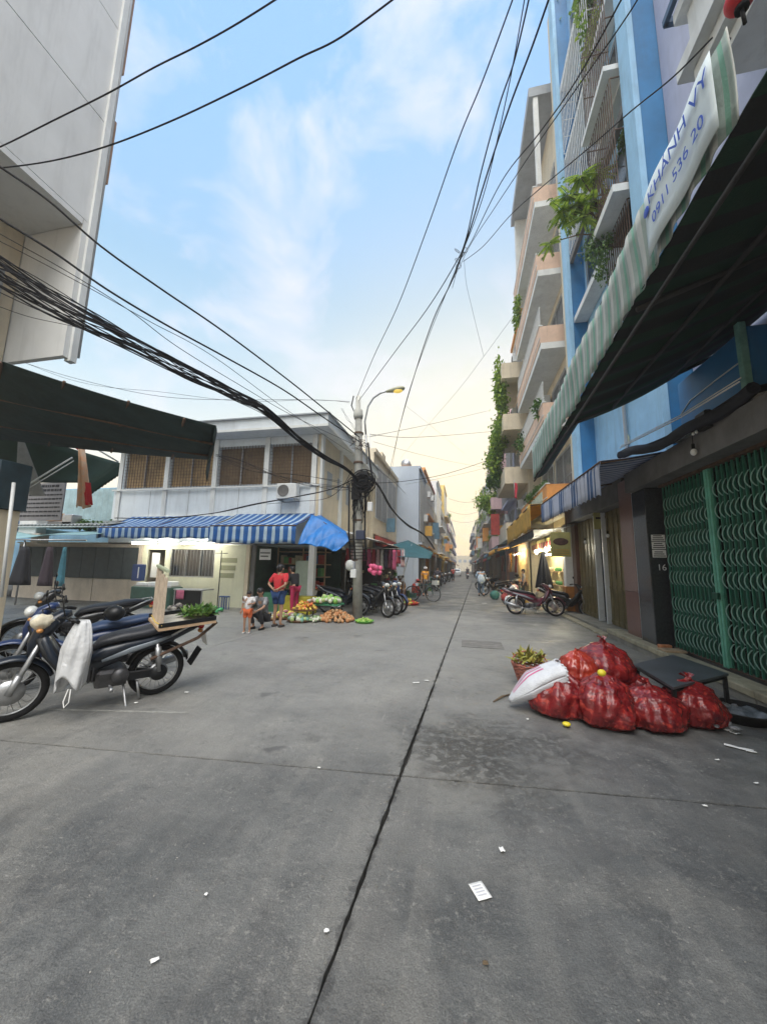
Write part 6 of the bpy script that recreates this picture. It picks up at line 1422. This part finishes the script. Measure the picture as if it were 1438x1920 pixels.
for k in range(9): c=p+Vector((rr.uniform(-.14,.16),rr.uniform(-.08,.08),rr.uniform(-.14,.14))); q.ell(c,(.08,.06,.08),9,6,lambda d:1+.3*noise.noise(d*4+Vector((k,0,0))))
q.build('pink_bag',mat('pink_plastic',(.65,.10,.22),.5,.3,9,.4,30),T)
awn2=thing('teal_tarp_canopy','dark teal tarp canopy propped on poles over the fruit seller','canopy',(-3,17,2.6))
a,b,c,d=at(705,1030,Y=18.5),at(765,1013,Y=18.5),at(812,1036,Y=18),at(748,1048,Y=15.5)
def tk(u,v): p=a.lerp(b,min(1,u*2)).lerp(c,max(0,u*2-1)) if True else a; e=a.lerp(c,u)+Vector((0,-2.6,-.35)); return p.lerp(e,v)+Vector((0,0,-.12*sin(PI*v)))
q=MB(); q.surf(tk,16,8); q.build('tarp_sheet',mat('teal_tarp',(.015,.09,.11),.7,.3,3,.3,10),awn2,.01)
q=MB(); q.tube([at(752,1095,Y=16.5),at(772,1020,Y=18)],.02,6); q.tube([at(805,1100,Y=17.5),at(805,1035,Y=17.8)],.02,6); q.build('prop_pole',M_steel,awn2)
M_mk=mat('market_dark',(.035,.03,.035),.85,.5,3)
T=thing('market_stall','dark goods stall packed under canvas behind the pole motorbikes','market stall',(-4,17,0)); q=MB(); q.bbox(-5.0,-3.5,15.9,19.4,0,2.2,.03); q.build('stall_body',M_mk,T)
rr=random.Random(31)
for k in range(26): y=rr.uniform(15.9,19.3); z=rr.uniform(.3,2.0); s=rr.uniform(.08,.2); q=MB(); q.bbox(-3.5-.001,-3.5+rr.uniform(.05,.2),y,y+s*1.5,z,z+s,.01); q.build('goods',rr.choice(cols+pk+[M_alu,M_steel]),T)
for k in range(8): x=rr.uniform(-4.9,-3.7); z=rr.uniform(.3,1.6); s=rr.uniform(.15,.3); q=MB(); q.bbox(x,x+s*1.2,15.78,15.899,z,z+s*.7,.01); q.build('goods',rr.choice([M_dgrey,M_mk,M_steel]+pk),T)
CV=thing('cream_canopy','cream canvas canopy sloping from the white building over the left stalls','canopy',(-4.2,16,2.6)); q=MB(); q.surf(lambda u,v:(-5.0+2.0*v,13.0+9*u,3.1-.6*v-.05*sin(PI*v)+.03*sin(u*20)),40,8); q.build('canvas',M_aww,CV,.01)
q=MB(); q.tube([(-3.0,13,2.48),(-3.0,22,2.48)],.02,6); q.build('front_bar',M_rust,CV)
# generic market clutter: separate goods along both far rows
rr=random.Random(77); gl=[M_awr,M_awb,M_alu,M_oran,M_leafd,M_pink,M_yel,M_mk,M_cream,M_awg,M_blackg]
names=['crate','basket','sack','box','stall_rack']
CN={M_awr:'red',M_awb:'slate blue',M_alu:'white',M_oran:'orange',M_leafd:'leaf green',M_pink:'pink',M_yel:'yellow',M_mk:'dark',M_cream:'cream',M_awg:'teal',M_blackg:'black'}
def clutter(x0,x1,y0,y1,n,sd,away='in the distance'):
    cb=[(m,nm) for m in gl for nm in names]; rr.shuffle(cb)
    for k in range(n):
        m,nm=cb[k]; y=rr.uniform(y0,y1); x=rr.uniform(x0,x1); w=rr.uniform(.15,.4); h=rr.uniform(.2,.9)
        T=thing(nm,'%s %s among the goods heaped along the %s row %s'%(CN[m],nm.replace('_',' '),sd,away),nm.replace('_',' '),(x,y,0),group='goods heaped along the %s row'%sd)
        q=MB()
        if nm=='sack': q.ell((x,y,h*.4),(w*.6,w*.5,h*.42),12,8,lambda d:1+.15*noise.noise(d*3)); q.build('sack_body',m,T)
        elif nm=='basket': q.lathe([(0,0),(w*.5,0),(w*.6,h*.4),(w*.63,h*.42),(w*.56,h*.4),(0,h*.3)],(x,y,0),14); q.build('basket_body',m,T)
        elif nm=='stall_rack':
            for xx in (x-w*.5,x+w*.5): q.box(xx,xx+.03,y,y+.03,0,h*1.6)
            q.build('rack_frame',M_steel,T)
            for z in (.3,.7,1.1,1.5):
                if z<h*1.6: q=MB(); q.box(x-w*.5,x+w*.53,y-.1,y+.3,z,z+.05); q.ell((x,y+.1,z+.13),(w*.4,.12,.09)); q.build('rack_shelf',m,T)
        else: q.bbox(x-w*.5,x+w*.5,y,y+w,0,h*.7,.02); q.build(nm+'_body',m,T)
clutter(-3.2,-2.2,22,60,34,'left'); clutter(2.5,3.3,22,60,26,'right'); clutter(-2.9,-2.4,19.5,22,6,'left','just past the bicycle')
# ---- right shop: lit interior, umbrella, boards
SH=thing('lit_shop','small lit shop with cream walls under the yellow canopy','shop',(3.6,17.5,0))
q=MB(); q.box(4.3,4.36,15.55,22,.11,3.1); q.build('back_wall',mat('warm_wall',(.72,.62,.34),.8,.1,3),SH)
for k in range(4):
    q=MB(); q.box(4.0,4.29,16.2+1.4*k,17.2+1.4*k,.9,.93); q.box(4.0,4.29,16.2+1.4*k,17.2+1.4*k,1.5,1.53); q.box(4.0,4.29,16.2+1.4*k,17.2+1.4*k,.12,.2); q.build('shelf',M_wood,SH)
    q=MB(); 
    for j in range(5): q.ell((4.12,16.3+1.4*k+.19*j,1.02+.0*j),(.07,.07,.09),8,6); q.ell((4.12,16.3+1.4*k+.19*j,1.62),(.07,.07,.09),8,6)
    q.build('shelf_goods',pk[k],SH)
for k,(y,lab) in enumerate(((15.9,'nearest of the lit shop lamps on the right'),(17.4,'middle one of the lit shop lamps on the right'),(19.6,'farthest of the lit shop lamps on the right'))):
    T=thing('shop_lamp',lab,'lamp',(3.5,y,2.4),group='lit lamps of the right-hand shop'); q=MB(); q.ell((3.5,y,2.45),(.07,.07,.1),12,8); q.build('lit_bulb',mat('lit_bulb',(.9,.9,.85),.4,.02,emis=(1,.93,.72),es=110),T); q=MB(); q.cyl((3.5,y,2.55),(3.5,y,3.0),.012); q.build('cord',M_black,T)
T=thing('shop_sign_board','long yellow shop board under the yellow canopy','sign',(3.6,19,2.5)); q=MB(); q.box(3.62,3.70,16.0,21.8,2.45,3.0); q.build('board',mat('lit_yellow_board',(.80,.66,.22),.6,.2,4),T)
q=MB(); 
for k in range(9): q.box(3.605,3.618,16.4+.58*k,16.75+.58*k,2.6,2.85)
q.build('text_line',M_awr,T)
T=thing('shop_tube','lit tube lamp over the shelves of the right-hand shop','lamp',(3.9,18.6,2.3)); q=MB(); q.tube([(3.9,17.6,2.3),(3.9,19.6,2.3)],.03,8); q.build('tube',mat('warm_tube',(.9,.9,.8),.4,.02,emis=(1,.85,.55),es=22),T)
for k,(y,m_) in enumerate(((22.6,M_awr),(23.8,M_aww),(25.0,M_yel),(26.2,M_pink),(28.5,M_awb),(30.5,M_awr))):
    T=thing('hanging_banner','%s cloth banner hanging before the shops past the yellow canopy'%('red','white','yellow','pink','slate blue','deep red')[k],'banner',(2.9,y,1)); q=MB(); q.surf(lambda u,v:(2.95+.03*sin(v*5),y+.7*u,2.6-1.2*v),6,6); q.build('cloth',m_,T,.01)
SH2=thing('lit_stall','warmly lit stall front under the grey and orange house','shop',(3.5,24.7,0))
q=MB(); q.box(3.56,3.62,22.4,26.9,.02,2.75); q.build('back_wall',MATS['warm_wall'],SH2)
for k in range(3):
    q=MB(); q.box(3.3,3.559,22.7+1.4*k,23.8+1.4*k,.7,.74); q.build('shelf',M_wood,SH2)
    q=MB()
    for j in range(4): q.ell((3.42,22.9+1.4*k+.25*j,.84),(.09,.1,.1),8,6)
    q.build('shelf_goods',[M_awr,M_oran,M_alu][k],SH2)
q=MB(); q.tube([(3.2,23.2,2.5),(3.2,26,2.5)],.03,8); q.build('tube_light',MATS['warm_tube'],SH2)
UM=thing('closed_umbrella','black closed market umbrella standing by the lit shop','umbrella',(2.95,15.9,0)); 
ux,uy=3.18,16.4
q=MB(); q.tube([(ux,uy,0),(ux,uy,2.35)],.02,6); q.build('umbrella_pole',M_steel,UM); q=MB(); q.surf(lambda u,v:(ux+(.05+.26*v**.9)*(1+.16*cos(8*2*PI*u))*cos(2*PI*u),uy+(.05+.26*v**.9)*(1+.16*cos(8*2*PI*u))*sin(2*PI*u),2.3-1.45*v),48,10); q.build('folded_canopy',cl('umbrella_black',(.012,.013,.02)),UM,.006)
MBd=thing('menu_board','yellow-green shop board with a dark picture hanging above the orange column','sign',(3.4,15.0,2.2)); p0,p1=at(1032,998,Y=14.0),at(1071,1044,Y=14.0)
q=MB(); q.bbox(p0.x,p1.x,14.0,14.06,p1.z,p0.z,.006); q.build('board',mat('board_yellow',(.42,.40,.16),.5,.2,5),MBd)
q=MB(); q.ell(((p0.x+p1.x)/2,13.995,p0.z-.33),(.25,.006,.13),16,8); q.build('picture',mat('picture_brown',(.10,.05,.04),.6,.6,14),MBd)
q=MB()
for k in range(3): q.box(p0.x+.06,p1.x-.06,13.992,13.997,p1.z+.07+.075*k,p1.z+.09+.075*k)
q.build('text_line',M_yel,MBd)
q=MB(); q.tube([(p0.x+.1,14.03,p0.z),(p0.x+.1,14.03,p0.z+.7)],.008,4); q.tube([(p1.x-.1,14.03,p0.z),(p1.x-.1,14.03,p0.z+.7)],.008,4); q.build('hanger',M_rust,MBd)
SB2=thing('small_yellow_sign','small dull yellow sign over the brown doors','sign',(3.7,12.3,2.5)); p0,p1=at(1112,955,Y=12.0),at(1132,992,Y=12.0); q=MB(); q.bbox(p0.x,p1.x,12.0,12.05,p1.z,p0.z,.005); q.build('board',MATS['board_yellow'],SB2); q=MB(); q.box(p0.x+.05,p1.x-.05,11.99,11.997,(p0.z+p1.z)/2,(p0.z+p1.z)/2+.06); q.build('text_line',M_ink,SB2)
FB=thing('roof_flag','red flag hanging on the lilac house beyond the yellow canopy','flag',(2.9,24,5)); p=at(964,903,Y=21.9); q=MB(); q.surf(lambda u,v:(p.x+.14*u+.03*sin(v*6),p.y+.05*sin(u*5),p.z-.02-.9*v-.1*u),6,8); q.build('flag_cloth',cl('flagred',(.55,.05,.08)),FB,.006); q=MB(); q.tube([p+Vector((0,0,.1)),p+Vector((-.02,0,-1.1))],.015,5); q.build('flag_pole',M_steel,FB)
heap('orange_box_goods','orange plastic box of goods on the maroon motorbike','box',(2.1,14.85,.55),.3,30,.1,[V('orangebox',(.7,.16,.03)),V('orangebox2',(.65,.25,.05))],14,.4,names='item')
T=thing('stall_table','low goods table behind the maroon motorbike','table',(2.2,15,0)); q=MB(); q.bbox(1.6,2.6,14.7,15.3,.48,.54,.01); q.build('table_top',M_steel,T)
for x in (1.64,2.52): q=MB(); q.box(x,x+.03,14.75,14.78,0,.479); q.build('leg',M_steel,T)
for k in range(9):
    x=1.5+rr.uniform(0,1.5); y=rr.uniform(16,21); lab=['pink bag of fruit','red and white parcel','teal bundle','cream sack','dark basket','pale carton','yellow crate','white bucket','red basin'][k]
    T=thing('street_goods',lab+' in the stall rows behind the maroon motorbike','goods',(x,y,0)); q=MB(); q.ell((x,y,.22),(rr.uniform(.2,.32),.2,.24),14,9,lambda d:1+.2*noise.noise(d*3+Vector((k,0,0)))); q.build('goods_body',[MATS['pink_plastic'],MATS['tray_red'],M_awg,M_cream,M_mk,M_beige,M_yel,M_alu,M_awr][k],T)

# ================= RUBBISH BAGS =================
M_bag=mat('red_plastic_bag',(.12,.005,.010),.27,.3,5,.6,34,coat=.25,var2=(.27,.018,.02))
def bagmat():
    m=M_bag; nt=m.node_tree; N=nt.nodes; L=nt.links; b=N['Principled BSDF']; tc=[n for n in N if n.type=='TEX_COORD'][0]
    # contents pressed against the film: orange-red streaks
    w=N.new('ShaderNodeTexNoise'); w.inputs['Scale'].default_value=8; w.inputs['Detail'].default_value=3; w.inputs['Distortion'].default_value=2.2; L.new(tc.outputs['Object'],w.inputs[0])
    r=N.new('ShaderNodeMapRange'); r.inputs[1].default_value=.54; r.inputs[2].default_value=.66; r.inputs[4].default_value=.8; L.new(w.outputs[0],r.inputs[0])
    src=b.inputs['Base Color'].links[0].from_socket; mx=N.new('ShaderNodeMix'); mx.data_type='RGBA'; L.new(r.outputs[0],mx.inputs[0]); L.new(src,mx.inputs[6]); mx.inputs[7].default_value=(.42,.045,.03,1); 
    w2=N.new('ShaderNodeTexNoise'); w2.inputs['Scale'].default_value=5; w2.inputs['Detail'].default_value=4; w2.inputs['Distortion'].default_value=1.5
    mp=N.new('ShaderNodeMapping'); mp.inputs['Location'].default_value=(4,2,1); L.new(tc.outputs['Object'],mp.inputs[0]); L.new(mp.outputs[0],w2.inputs[0])
    r2=N.new('ShaderNodeMapRange'); r2.inputs[1].default_value=.55; r2.inputs[2].default_value=.68; r2.inputs[4].default_value=.85; L.new(w2.outputs[0],r2.inputs[0])
    m2=N.new('ShaderNodeMix'); m2.data_type='RGBA'; L.new(r2.outputs[0],m2.inputs[0]); L.new(mx.outputs[2],m2.inputs[6]); m2.inputs[7].default_value=(.06,.006,.012,1); L.new(m2.outputs[2],b.inputs['Base Color'])
bagmat()
def bag(label,c,r,h,seed,tie=True,m=None,rz=0,knot=M_paper):
    T=thing('rubbish_bag',label,'rubbish bag',(c[0],c[1],c[2])); off=Vector((seed*3.7,seed*1.3,seed*2.1))
    def fn(u,v):
        a=2*PI*u; th=v   # v: 0 bottom -> 1 neck
        prof=[(0,.0),(.75,.0),(.98,.12),(1.05,.32),(1.0,.55),(.78,.78),(.42,.93),(.12,1.0),(.09,1.05)]
        f=th*(len(prof)-1); i=min(int(f),len(prof)-2); t=f-i; t2=t*t*(3-2*t); pr=prof[i][0]*(1-t2)+prof[i+1][0]*t2; pz=prof[i][1]*(1-t)+prof[i+1][1]*t
        d=Vector((cos(a),sin(a),pz*1.2))
        big=noise.noise(d*1.3+off)*.22
        ridg=1-abs(noise.noise(Vector((cos(a)*3.4,sin(a)*3.4,pz*1.6))+off))*2.0
        fine=1-abs(noise.noise(Vector((cos(a)*7.5,sin(a)*7.5,pz*4))+off))*2
        pl=.05*sin(a*11+seed+3*pz)*max(0,(th-.45))*1.6
        k=1+big+.115*ridg*min(1,th*4)+.065*fine*min(1,th*4)+pl
        z=pz*h*(1+.10*noise.noise(Vector((cos(a),sin(a),0))*1.1+off))
        x=r[0]*pr*k*cos(a); y=r[1]*pr*k*sin(a)
        return (c[0]+x*cos(rz)-y*sin(rz),c[1]+x*sin(rz)+y*cos(rz),c[2]+max(z,0.0)+.012*(1-pr if th<.12 else 0))
    q=MB(); q.surf(fn,84,44); q.build('bag_body',m or M_bag,T)
    if tie:
        q=MB(); tp=(c[0],c[1],c[2]+h*1.04); q.ell(tp,(.03,.03,.022),8,6)
        rr=random.Random(seed)
        for k in range(3):
            a=rr.uniform(0,6.3); q.add([Vector(tp)+Vector((.01,0,0)),Vector(tp)+Vector((.06*cos(a)-.03*sin(a),.06*sin(a)+.03*cos(a),.06)),Vector(tp)+Vector((.09*cos(a),.09*sin(a),.03)),Vector(tp)+Vector((.06*cos(a)+.03*sin(a),.06*sin(a)-.03*cos(a),.045))],[(0,1,2,3)])
        q.build('bag_knot',m or M_bag,T)
    return T
def bp(px,py,z=0): p=at(px,py,Z=z); return p
# front row: pixel feet of each bag pushed back by its own radius
def ft(px,py,back): p=at(px,py,Z=0); d=Vector((p.x,p.y,0)).normalized(); return p+d*back
p=ft(1052,1353,.24); bag('red bag at the left end of the front row, under the white sack',p,(.27,.25),.45,1)
p=ft(1135,1373,.25); bag('red bag second from the left in the front row, widest, with a pale tied top',p,(.27,.26),.49,2)
p=ft(1222,1376,.26); bag('red bag third from the left in the front row, low and lying wide',p,(.31,.26),.39,3,rz=.3)
p=ft(1300,1370,.26); bag('red bag at the right end of the front row, tied with a whitish knot',p,(.27,.27),.43,4)
p=ft(1183,1345,.42); bag('small dark red bag with orange contents wedged in the middle of the pile',p,(.25,.24),.42,5)
p=ft(1090,1345,.55); bag('lower red bag hidden at the back of the pile',p,(.3,.3),.36,6,tie=False)
p=ft(1140,1345,.62); bag('red bag resting high at the back top of the pile, largest one',(p.x-.02,p.y-.05,.17),(.30,.30),.53,7)
p=ft(1088,1345,.42); bag('bright orange-red bag half transparent, on top beside the white sack',(p.x,p.y,.24),(.20,.20),.38,8,tie=False,m=mat('orange_red_film',(.24,.010,.010),.25,.35,6,.35,26,coat=.4,var2=(.50,.06,.03)))
# white woven sack lying across
M_sack=stripes('woven_sack',(.62,.63,.66),(.62,.63,.66),0,.5,.5,.7)
WS=thing('woven_sack','white woven sack with pink stripes lying across the left end of the bag pile','sack',(.6,4.9,0))
s0=at(955,1318,Z=.06); s1=at(1058,1262,Z=.44)
ax=(s1-s0); L_=ax.length; axn=ax.normalized(); sdv=axn.cross(Vector((0,0,1))).normalized(); upv=sdv.cross(axn)
def sackf(u,v):
    a=2*PI*u; t=v; w=.02+.19*min(1,(t*2.6))**.75*(1-.15*t); hh=.02+.12*min(1,t*2.2)**.8
    k=1+.09*noise.noise(Vector((cos(a)*2,sin(a)*2,t*4)))+.03*sin(a*9+t*7)*t
    return s0+axn*L_*t*(1+.04*sin(3*a))+sdv*w*cos(a)*k+upv*hh*sin(a)*k+Vector((0,0,.02+.04*sin(PI*t)))
q=MB(); q.surf(sackf,48,30); q.build('sack_body',mat('woven_white',(.62,.64,.68),.6,.12,8,.5,60),WS,.004)
def stripf(off):
    def fn(u,v):
        a=PI*.5+off+ (u-.5)*.10; P=sackf(a/(2*PI),.12+.6*v); c_=s0+axn*L_*(.12+.6*v); d=(Vector(P)-c_); return Vector(P)+d.normalized()*.005
    return fn
for off in (-.95,-.7,-.1,.25,.5):
    q=MB(); q.surf(stripf(off*-1),2,24); q.build('pink_stripe',mat('pink_stripe_print',(.6,.12,.28),.6,.15),WS)
q=MB(); rr=random.Random(3)
for k in range(24):
    a=2*PI*k/24; P=Vector(sackf(k/24,.99)); q.ell(P,(.016,.016,.012),6,4)
q.build('rolled_mouth',MATS['woven_white'],WS)
BK=thing('wicker_basket','reddish wicker basket of yellow-green leaves behind the white sack','basket',(.55,5.3,0)); bp_=at(990,1290,Z=0)+Vector((.05,.10,0))
q=MB(); rr=random.Random(1)
for k in range(12): z=.03+.024*k; r=.15+.09*k/11; q.tube([(bp_.x+r*cos(a),bp_.y+r*sin(a),z+.01*sin(a*9+k*PI)) for a in [2*PI*i/26 for i in range(26)]],.012,4,closed=True)
for k in range(22): a=2*PI*k/22; q.tube([(bp_.x+.14*cos(a),bp_.y+.14*sin(a),.01),(bp_.x+.245*cos(a),bp_.y+.245*sin(a),.32)],.007,4)
q.build('wicker_body',mat('wicker_red',(.38,.13,.09),.75,.35,14),BK)
q=MB(); q.tube([(bp_.x-.24*cos(a),bp_.y+.10*sin(a),.29+.15*sin(a)) for a in [PI*i/14 for i in range(15)]],.011,6); q.build('basket_handle',MATS['wicker_red'],BK)
q=MB(); rr=random.Random(8)
for k in range(130): q.leaf((bp_.x+rr.gauss(0,.09),bp_.y+rr.gauss(0,.09),.28+rr.uniform(0,.12)),(rr.uniform(-1,1),rr.uniform(-1,1),rr.uniform(0,1.3)),(rr.uniform(-.4,.4),rr.uniform(-.4,.4),1),rr.uniform(.08,.22),.024)
q.build('leaf_filling',mat('wilted_leaf',(.33,.33,.05),.6,.4,4,island=.5,var2=(.48,.42,.07)),BK)
TW=thing('dry_twig','dark dry twig on the ground left of the white sack','twig',(.4,5,0)); a=at(925,1316,Z=.01); b=at(958,1302,Z=.02); q=MB(); q.tube([a,a.lerp(b,.5)+Vector((0,.02,.01)),b],[.008,.014,.01],5); q.build('twig_body',M_stem,TW)
# fruit peel bits
for (px,py,z,r,lab) in ((1128,1262,.52,.035,'yellow lemon lodged on top of the red bags'),(1062,1358,.0,.035,'yellow lemon slice on the ground before the left red bag')):
    p=at(px,py,Z=z+r); T=thing('lemon',lab,'fruit',(p.x,p.y,z)); q=MB(); q.ell(p,(r*1.2,r,r*(1 if z else .6)),12,8); q.build('lemon_body',mat('lemon_yellow',(.75,.62,.04),.45,.15,9),T)
# low black table
BT_=thing('low_table','low black table with a worn sheet top behind the red bags','table',(2.5,5.2,0))
A_=[at(1188,1246,Z=.42),at(1262,1228,Z=.42),at(1366,1264,Z=.42),at(1262,1290,Z=.42)]
q=MB(); vs=[(p.x,p.y,.40) for p in A_]+[(p.x,p.y,.425) for p in A_]; q.add(vs,[(3,2,1,0),(4,5,6,7),(0,1,5,4),(1,2,6,5),(2,3,7,6),(3,0,4,7)]); q.build('table_top',mat('table_charcoal',(.055,.065,.075),.45,.3,3,.1,dirt=.2),BT_)
for p in A_:
    c_=sum(A_,Vector())/4; e=p.lerp(c_,.08); q=MB(); q.box(e.x-.018,e.x+.018,e.y-.018,e.y+.018,0.112 if e.x>3.42 else 0,.399); q.build('leg',M_blackg,BT_)
q=MB()
for a,b in zip(A_,A_[1:]+A_[:1]): a=a.lerp(c_,.08); b=b.lerp(c_,.08); q.tube([(a.x,a.y,.37),(b.x,b.y,.37)],.014,5)
q.build('frame_bar',M_blackg,BT_)
# dark basin with rags and scrap at the right edge
DBn=thing('black_basin','black rubber basin with wet rags at the foot of the yellowish step','basin',(2.9,5,0)); p=at(1398,1358,Z=0)+Vector((.05,.15,0))
q=MB(); q.lathe([(0,.0),(.24,.0),(.30,.11),(.32,.12),(.31,.10),(.25,.02),(0,.02)],tuple(p),24); q.build('basin_body',M_black,DBn)
q=MB(); q.surf(lambda u,v:(p.x+.46*(u-.5),p.y+.36*(v-.5),.07+.07*noise.noise(Vector((u*4,v*4,1)))),16,14); q.build('rag',mat('dark_teal_rag',(.04,.07,.09),.6,.5,9,.4,var2=(.2,.22,.25)),DBn,.012)
rr=random.Random(19); q=MB()
for k in range(26):
    px,py=rr.uniform(1322,1382),rr.uniform(1316,1376); p=at(px,py,Z=.03)
    q.ell((p.x,p.y,.03+rr.uniform(0,.05)),(rr.uniform(.02,.07),rr.uniform(.015,.05),rr.uniform(.01,.04)),9,6,lambda d:1+.6*noise.noise(d*4+Vector((k,0,0))),rr.uniform(0,3))
obj(q,'rubbish_scraps',mat('scrap_grey',(.10,.10,.11),.6,.6,12,var2=(.3,.31,.33)),'loose grey and black rubbish scraps between the red bags and the black basin','rubbish',kind='stuff')
# papers and litter on the street
def paper(label,px,py,w,h,rz,m=None,name='paper_scrap',crumple=.01,cat='litter'):
    if name!='paper_card' and w<.2: w*=.75; h*=.75
    p=at(px,py,Z=0); T=thing(name,label,cat,(p.x,p.y,0)); q=MB()
    def fn(u,v): x=(u-.5)*w; y=(v-.5)*h; return (p.x+x*cos(rz)-y*sin(rz),p.y+x*sin(rz)+y*cos(rz),.006+crumple*(1+noise.noise(Vector((u*3,v*3,px)))))
    q.surf(fn,6,6); q.build('sheet',m or M_paper,T,.0015); return T
CD=paper('white printed card lying face up on the near street',900,1674,.075,.10,.5,name='paper_card',crumple=.002)
q=MB(); p=at(900,1674,Z=0)
for k in range(4):
    y=-.03+.018*k; c_,s_=cos(.5),sin(.5); P=[(-.028,y),(.02,y),(.02,y+.005),(-.028,y+.005)]; q.add([(p.x+a*c_-b*s_,p.y+a*s_+b*c_,.0125) for a,b in P],[(0,1,2,3)])
q.build('print_line',mat('pale_print',(.5,.5,.55),.8,.1),CD)
for l in ((941,1598,.035,.045,.3,'small crumpled white paper beyond the white card'),(290,1808,.04,.02,.8,'tiny white scrap at the lower left of the street'),(386,1683,.018,.018,0,'tiny white speck on the left slab'),(1372,1374,.10,.16,.4,'crumpled white plastic bottle label by the black basin'),(1385,1405,.20,.05,-.5,'long torn white paper at the right of the red bags'),(1408,1412,.10,.04,-.2,'torn white paper end beside the long one'),(1345,1428,.05,.02,.2,'small white chip below the torn paper'),(1418,1472,.05,.02,.3,'white chip near the right frame edge'),(1322,1515,.04,.02,.1,'white chip at the end of the cross joint'),(910,1813,.03,.02,.2,'dark pebble-sized scrap on the near slab'),(612,1752,.03,.02,.5,'pale chip beside the long joint'),(989,1351,.03,.03,0,'white chip before the white sack'),(350,1300,.06,.04,0,'white scrap behind the loaded motorbike'),(800,1278,.08,.04,0,'pinkish scrap by the joint in the middle distance'),(780,1282,.12,.03,.3,'brown smear of peel by the joint'),(908,1132,.22,.15,0,'white paper lying beyond the drain cover'),(598,1443,.03,.02,0,'white chip on the cross joint'),(255,1320,.05,.03,.4,'white chip beside the rear wheel')):
    paper(l[5],l[0],l[1],l[2],l[3],l[4],crumple=.008,m=M_stem if l[0]==910 else None)
rr=random.Random(55)
GR=MB()
for k in range(900):
    y=rr.uniform(1.3,12); x=rr.uniform(-.85*y-1,.75*y+.5); 
    if x>3.2: continue
    s=rr.uniform(.0015,.0045); GR.ell((x,y,s*.5),(s*rr.uniform(1,2),s,s*.7),5,3)
obj(GR,'grit',mat('grit',(.3,.29,.27),.9,.5,60),'fine grit and crumbs scattered over the concrete','grit',kind='stuff')
# painted faint lines near the left bikes
q=MB(); q.add([(x,y,.0015) for x,y in ((-6.2,3.05),(-2.9,3.72),(-2.9,3.76),(-6.2,3.09))],[(0,1,2,3)]); obj(q,'faded_line',mat('faded_chalk',(.26,.26,.24),.9,.4,20),'faded pale painted line on the concrete under the left motorbikes','road marking',kind='structure')

# ================= PLANTS ON THE BLUE HOUSE =================
PB=thing('leafy_shrub','long-leaved green shrub leaning out from the blue house balcony over the canopy','plant',tuple(at(1150,470,Y=10.2)))
base_=at(1148,440,Y=10.2); rr=random.Random(4)
def spray(c,n,L,sd,m=M_leaf):
    rr=random.Random(sd)
    for k in range(n):
        q=MB(); a=2*PI*k/n+rr.uniform(-.3,.3); d=Vector((cos(a),sin(a)*.8,rr.uniform(-1.0,.25))).normalized(); Ls=L*rr.uniform(.8,1.25)
        nl=9
        for i in range(nl):
            t=(i+1)/nl; p=c+d*Ls*t+Vector((0,0,-.25*Ls*t*t)); s=d.cross(Vector((0,0,1))).normalized()
            for sg in (-1,1): q.leaf(p,s*sg+d*.7+Vector((0,0,-.5)),(0,0,1),Ls*.42*(1-.4*t),Ls*.07,.2)
        q.leaf(c+d*Ls,d+Vector((0,0,-.6)),(0,0,1),Ls*.4,Ls*.08)
        q.tube([c,c+d*Ls*.5+Vector((0,0,-.06*Ls)),c+d*Ls+Vector((0,0,-.25*Ls))],.008,4); q.build('leaf',m,PB)
tips=[(1088,330,14),(1065,365,12),(1080,385,12),(1112,375,10),(1055,395,9),(1120,325,8),(1095,405,9),(1030,455,7)]
q=MB()
for i,(px,py,n) in enumerate(tips):
    c=at(px,py,Y=10.0); spray(c,n,.42 if i<7 else .3,i+1)
    mid_=base_.lerp(c,.5)+Vector((0,0,.15)); q.tube([base_,mid_,c],[.028,.018,.01],6)
q.build('branch',M_stem,PB)
plant('dense small-leaved creeper hanging over the mossy planter tub of the blue house',tuple(at(1122,478,Y=10.0)),(.28,.4,.62),900,.09,m=M_leafd,seed=14,droop=1.2,base=tuple(base_))
plant('creeper tuft on the side of the mossy planter tub, brownish',tuple(at(1128,395,Y=10.0)),(.25,.3,.3),260,.1,m=mat('dry_leaf',(.24,.2,.08),.6,.4,3,island=.5),seed=15,base=tuple(base_))
plant('leafy sprig hanging over the white balcony grille high on the blue house',tuple(at(1108,80,Y=10.4)),(.25,.5,.7),260,.15,seed=16)
plant('thin bamboo-like sprigs on the topmost visible balcony edge',tuple(at(1045,60,Y=14.2)),(.15,.6,1.2),300,.2,seed=17,w=.12)
plant('green pot plant at the top edge of the picture on the blue house balcony',tuple(at(1098,10,Y=11)),(.3,.6,.5),260,.2,seed=18)
plant('dark plant inside the rusty balcony cage of the blue house',tuple(at(1172,235,Y=9.4)),(.12,.5,.35),240,.12,m=M_leafd,seed=19)
# haze
def haze(dens=.0035):
    q=MB(); q.box(-60,60,-12,210,-1.2,40); o=obj(q,'haze',M_white,'thin warm evening haze filling the street','haze',kind='stuff')
    m=bpy.data.materials.new('haze_air'); m.use_nodes=True; N=m.node_tree.nodes; N.remove(N['Principled BSDF']); v=N.new('ShaderNodeVolumePrincipled'); v.inputs['Density'].default_value=dens; v.inputs['Color'].default_value=(.95,.93,.9,1); v.inputs['Anisotropy'].default_value=.3
    m.cycles.homogeneous_volume=True
    m.node_tree.links.new(v.outputs[0],[n for n in N if n.type=='OUTPUT_MATERIAL'][0].inputs['Volume']); o.data.materials.clear(); o.data.materials.append(m)

haze(.0030)
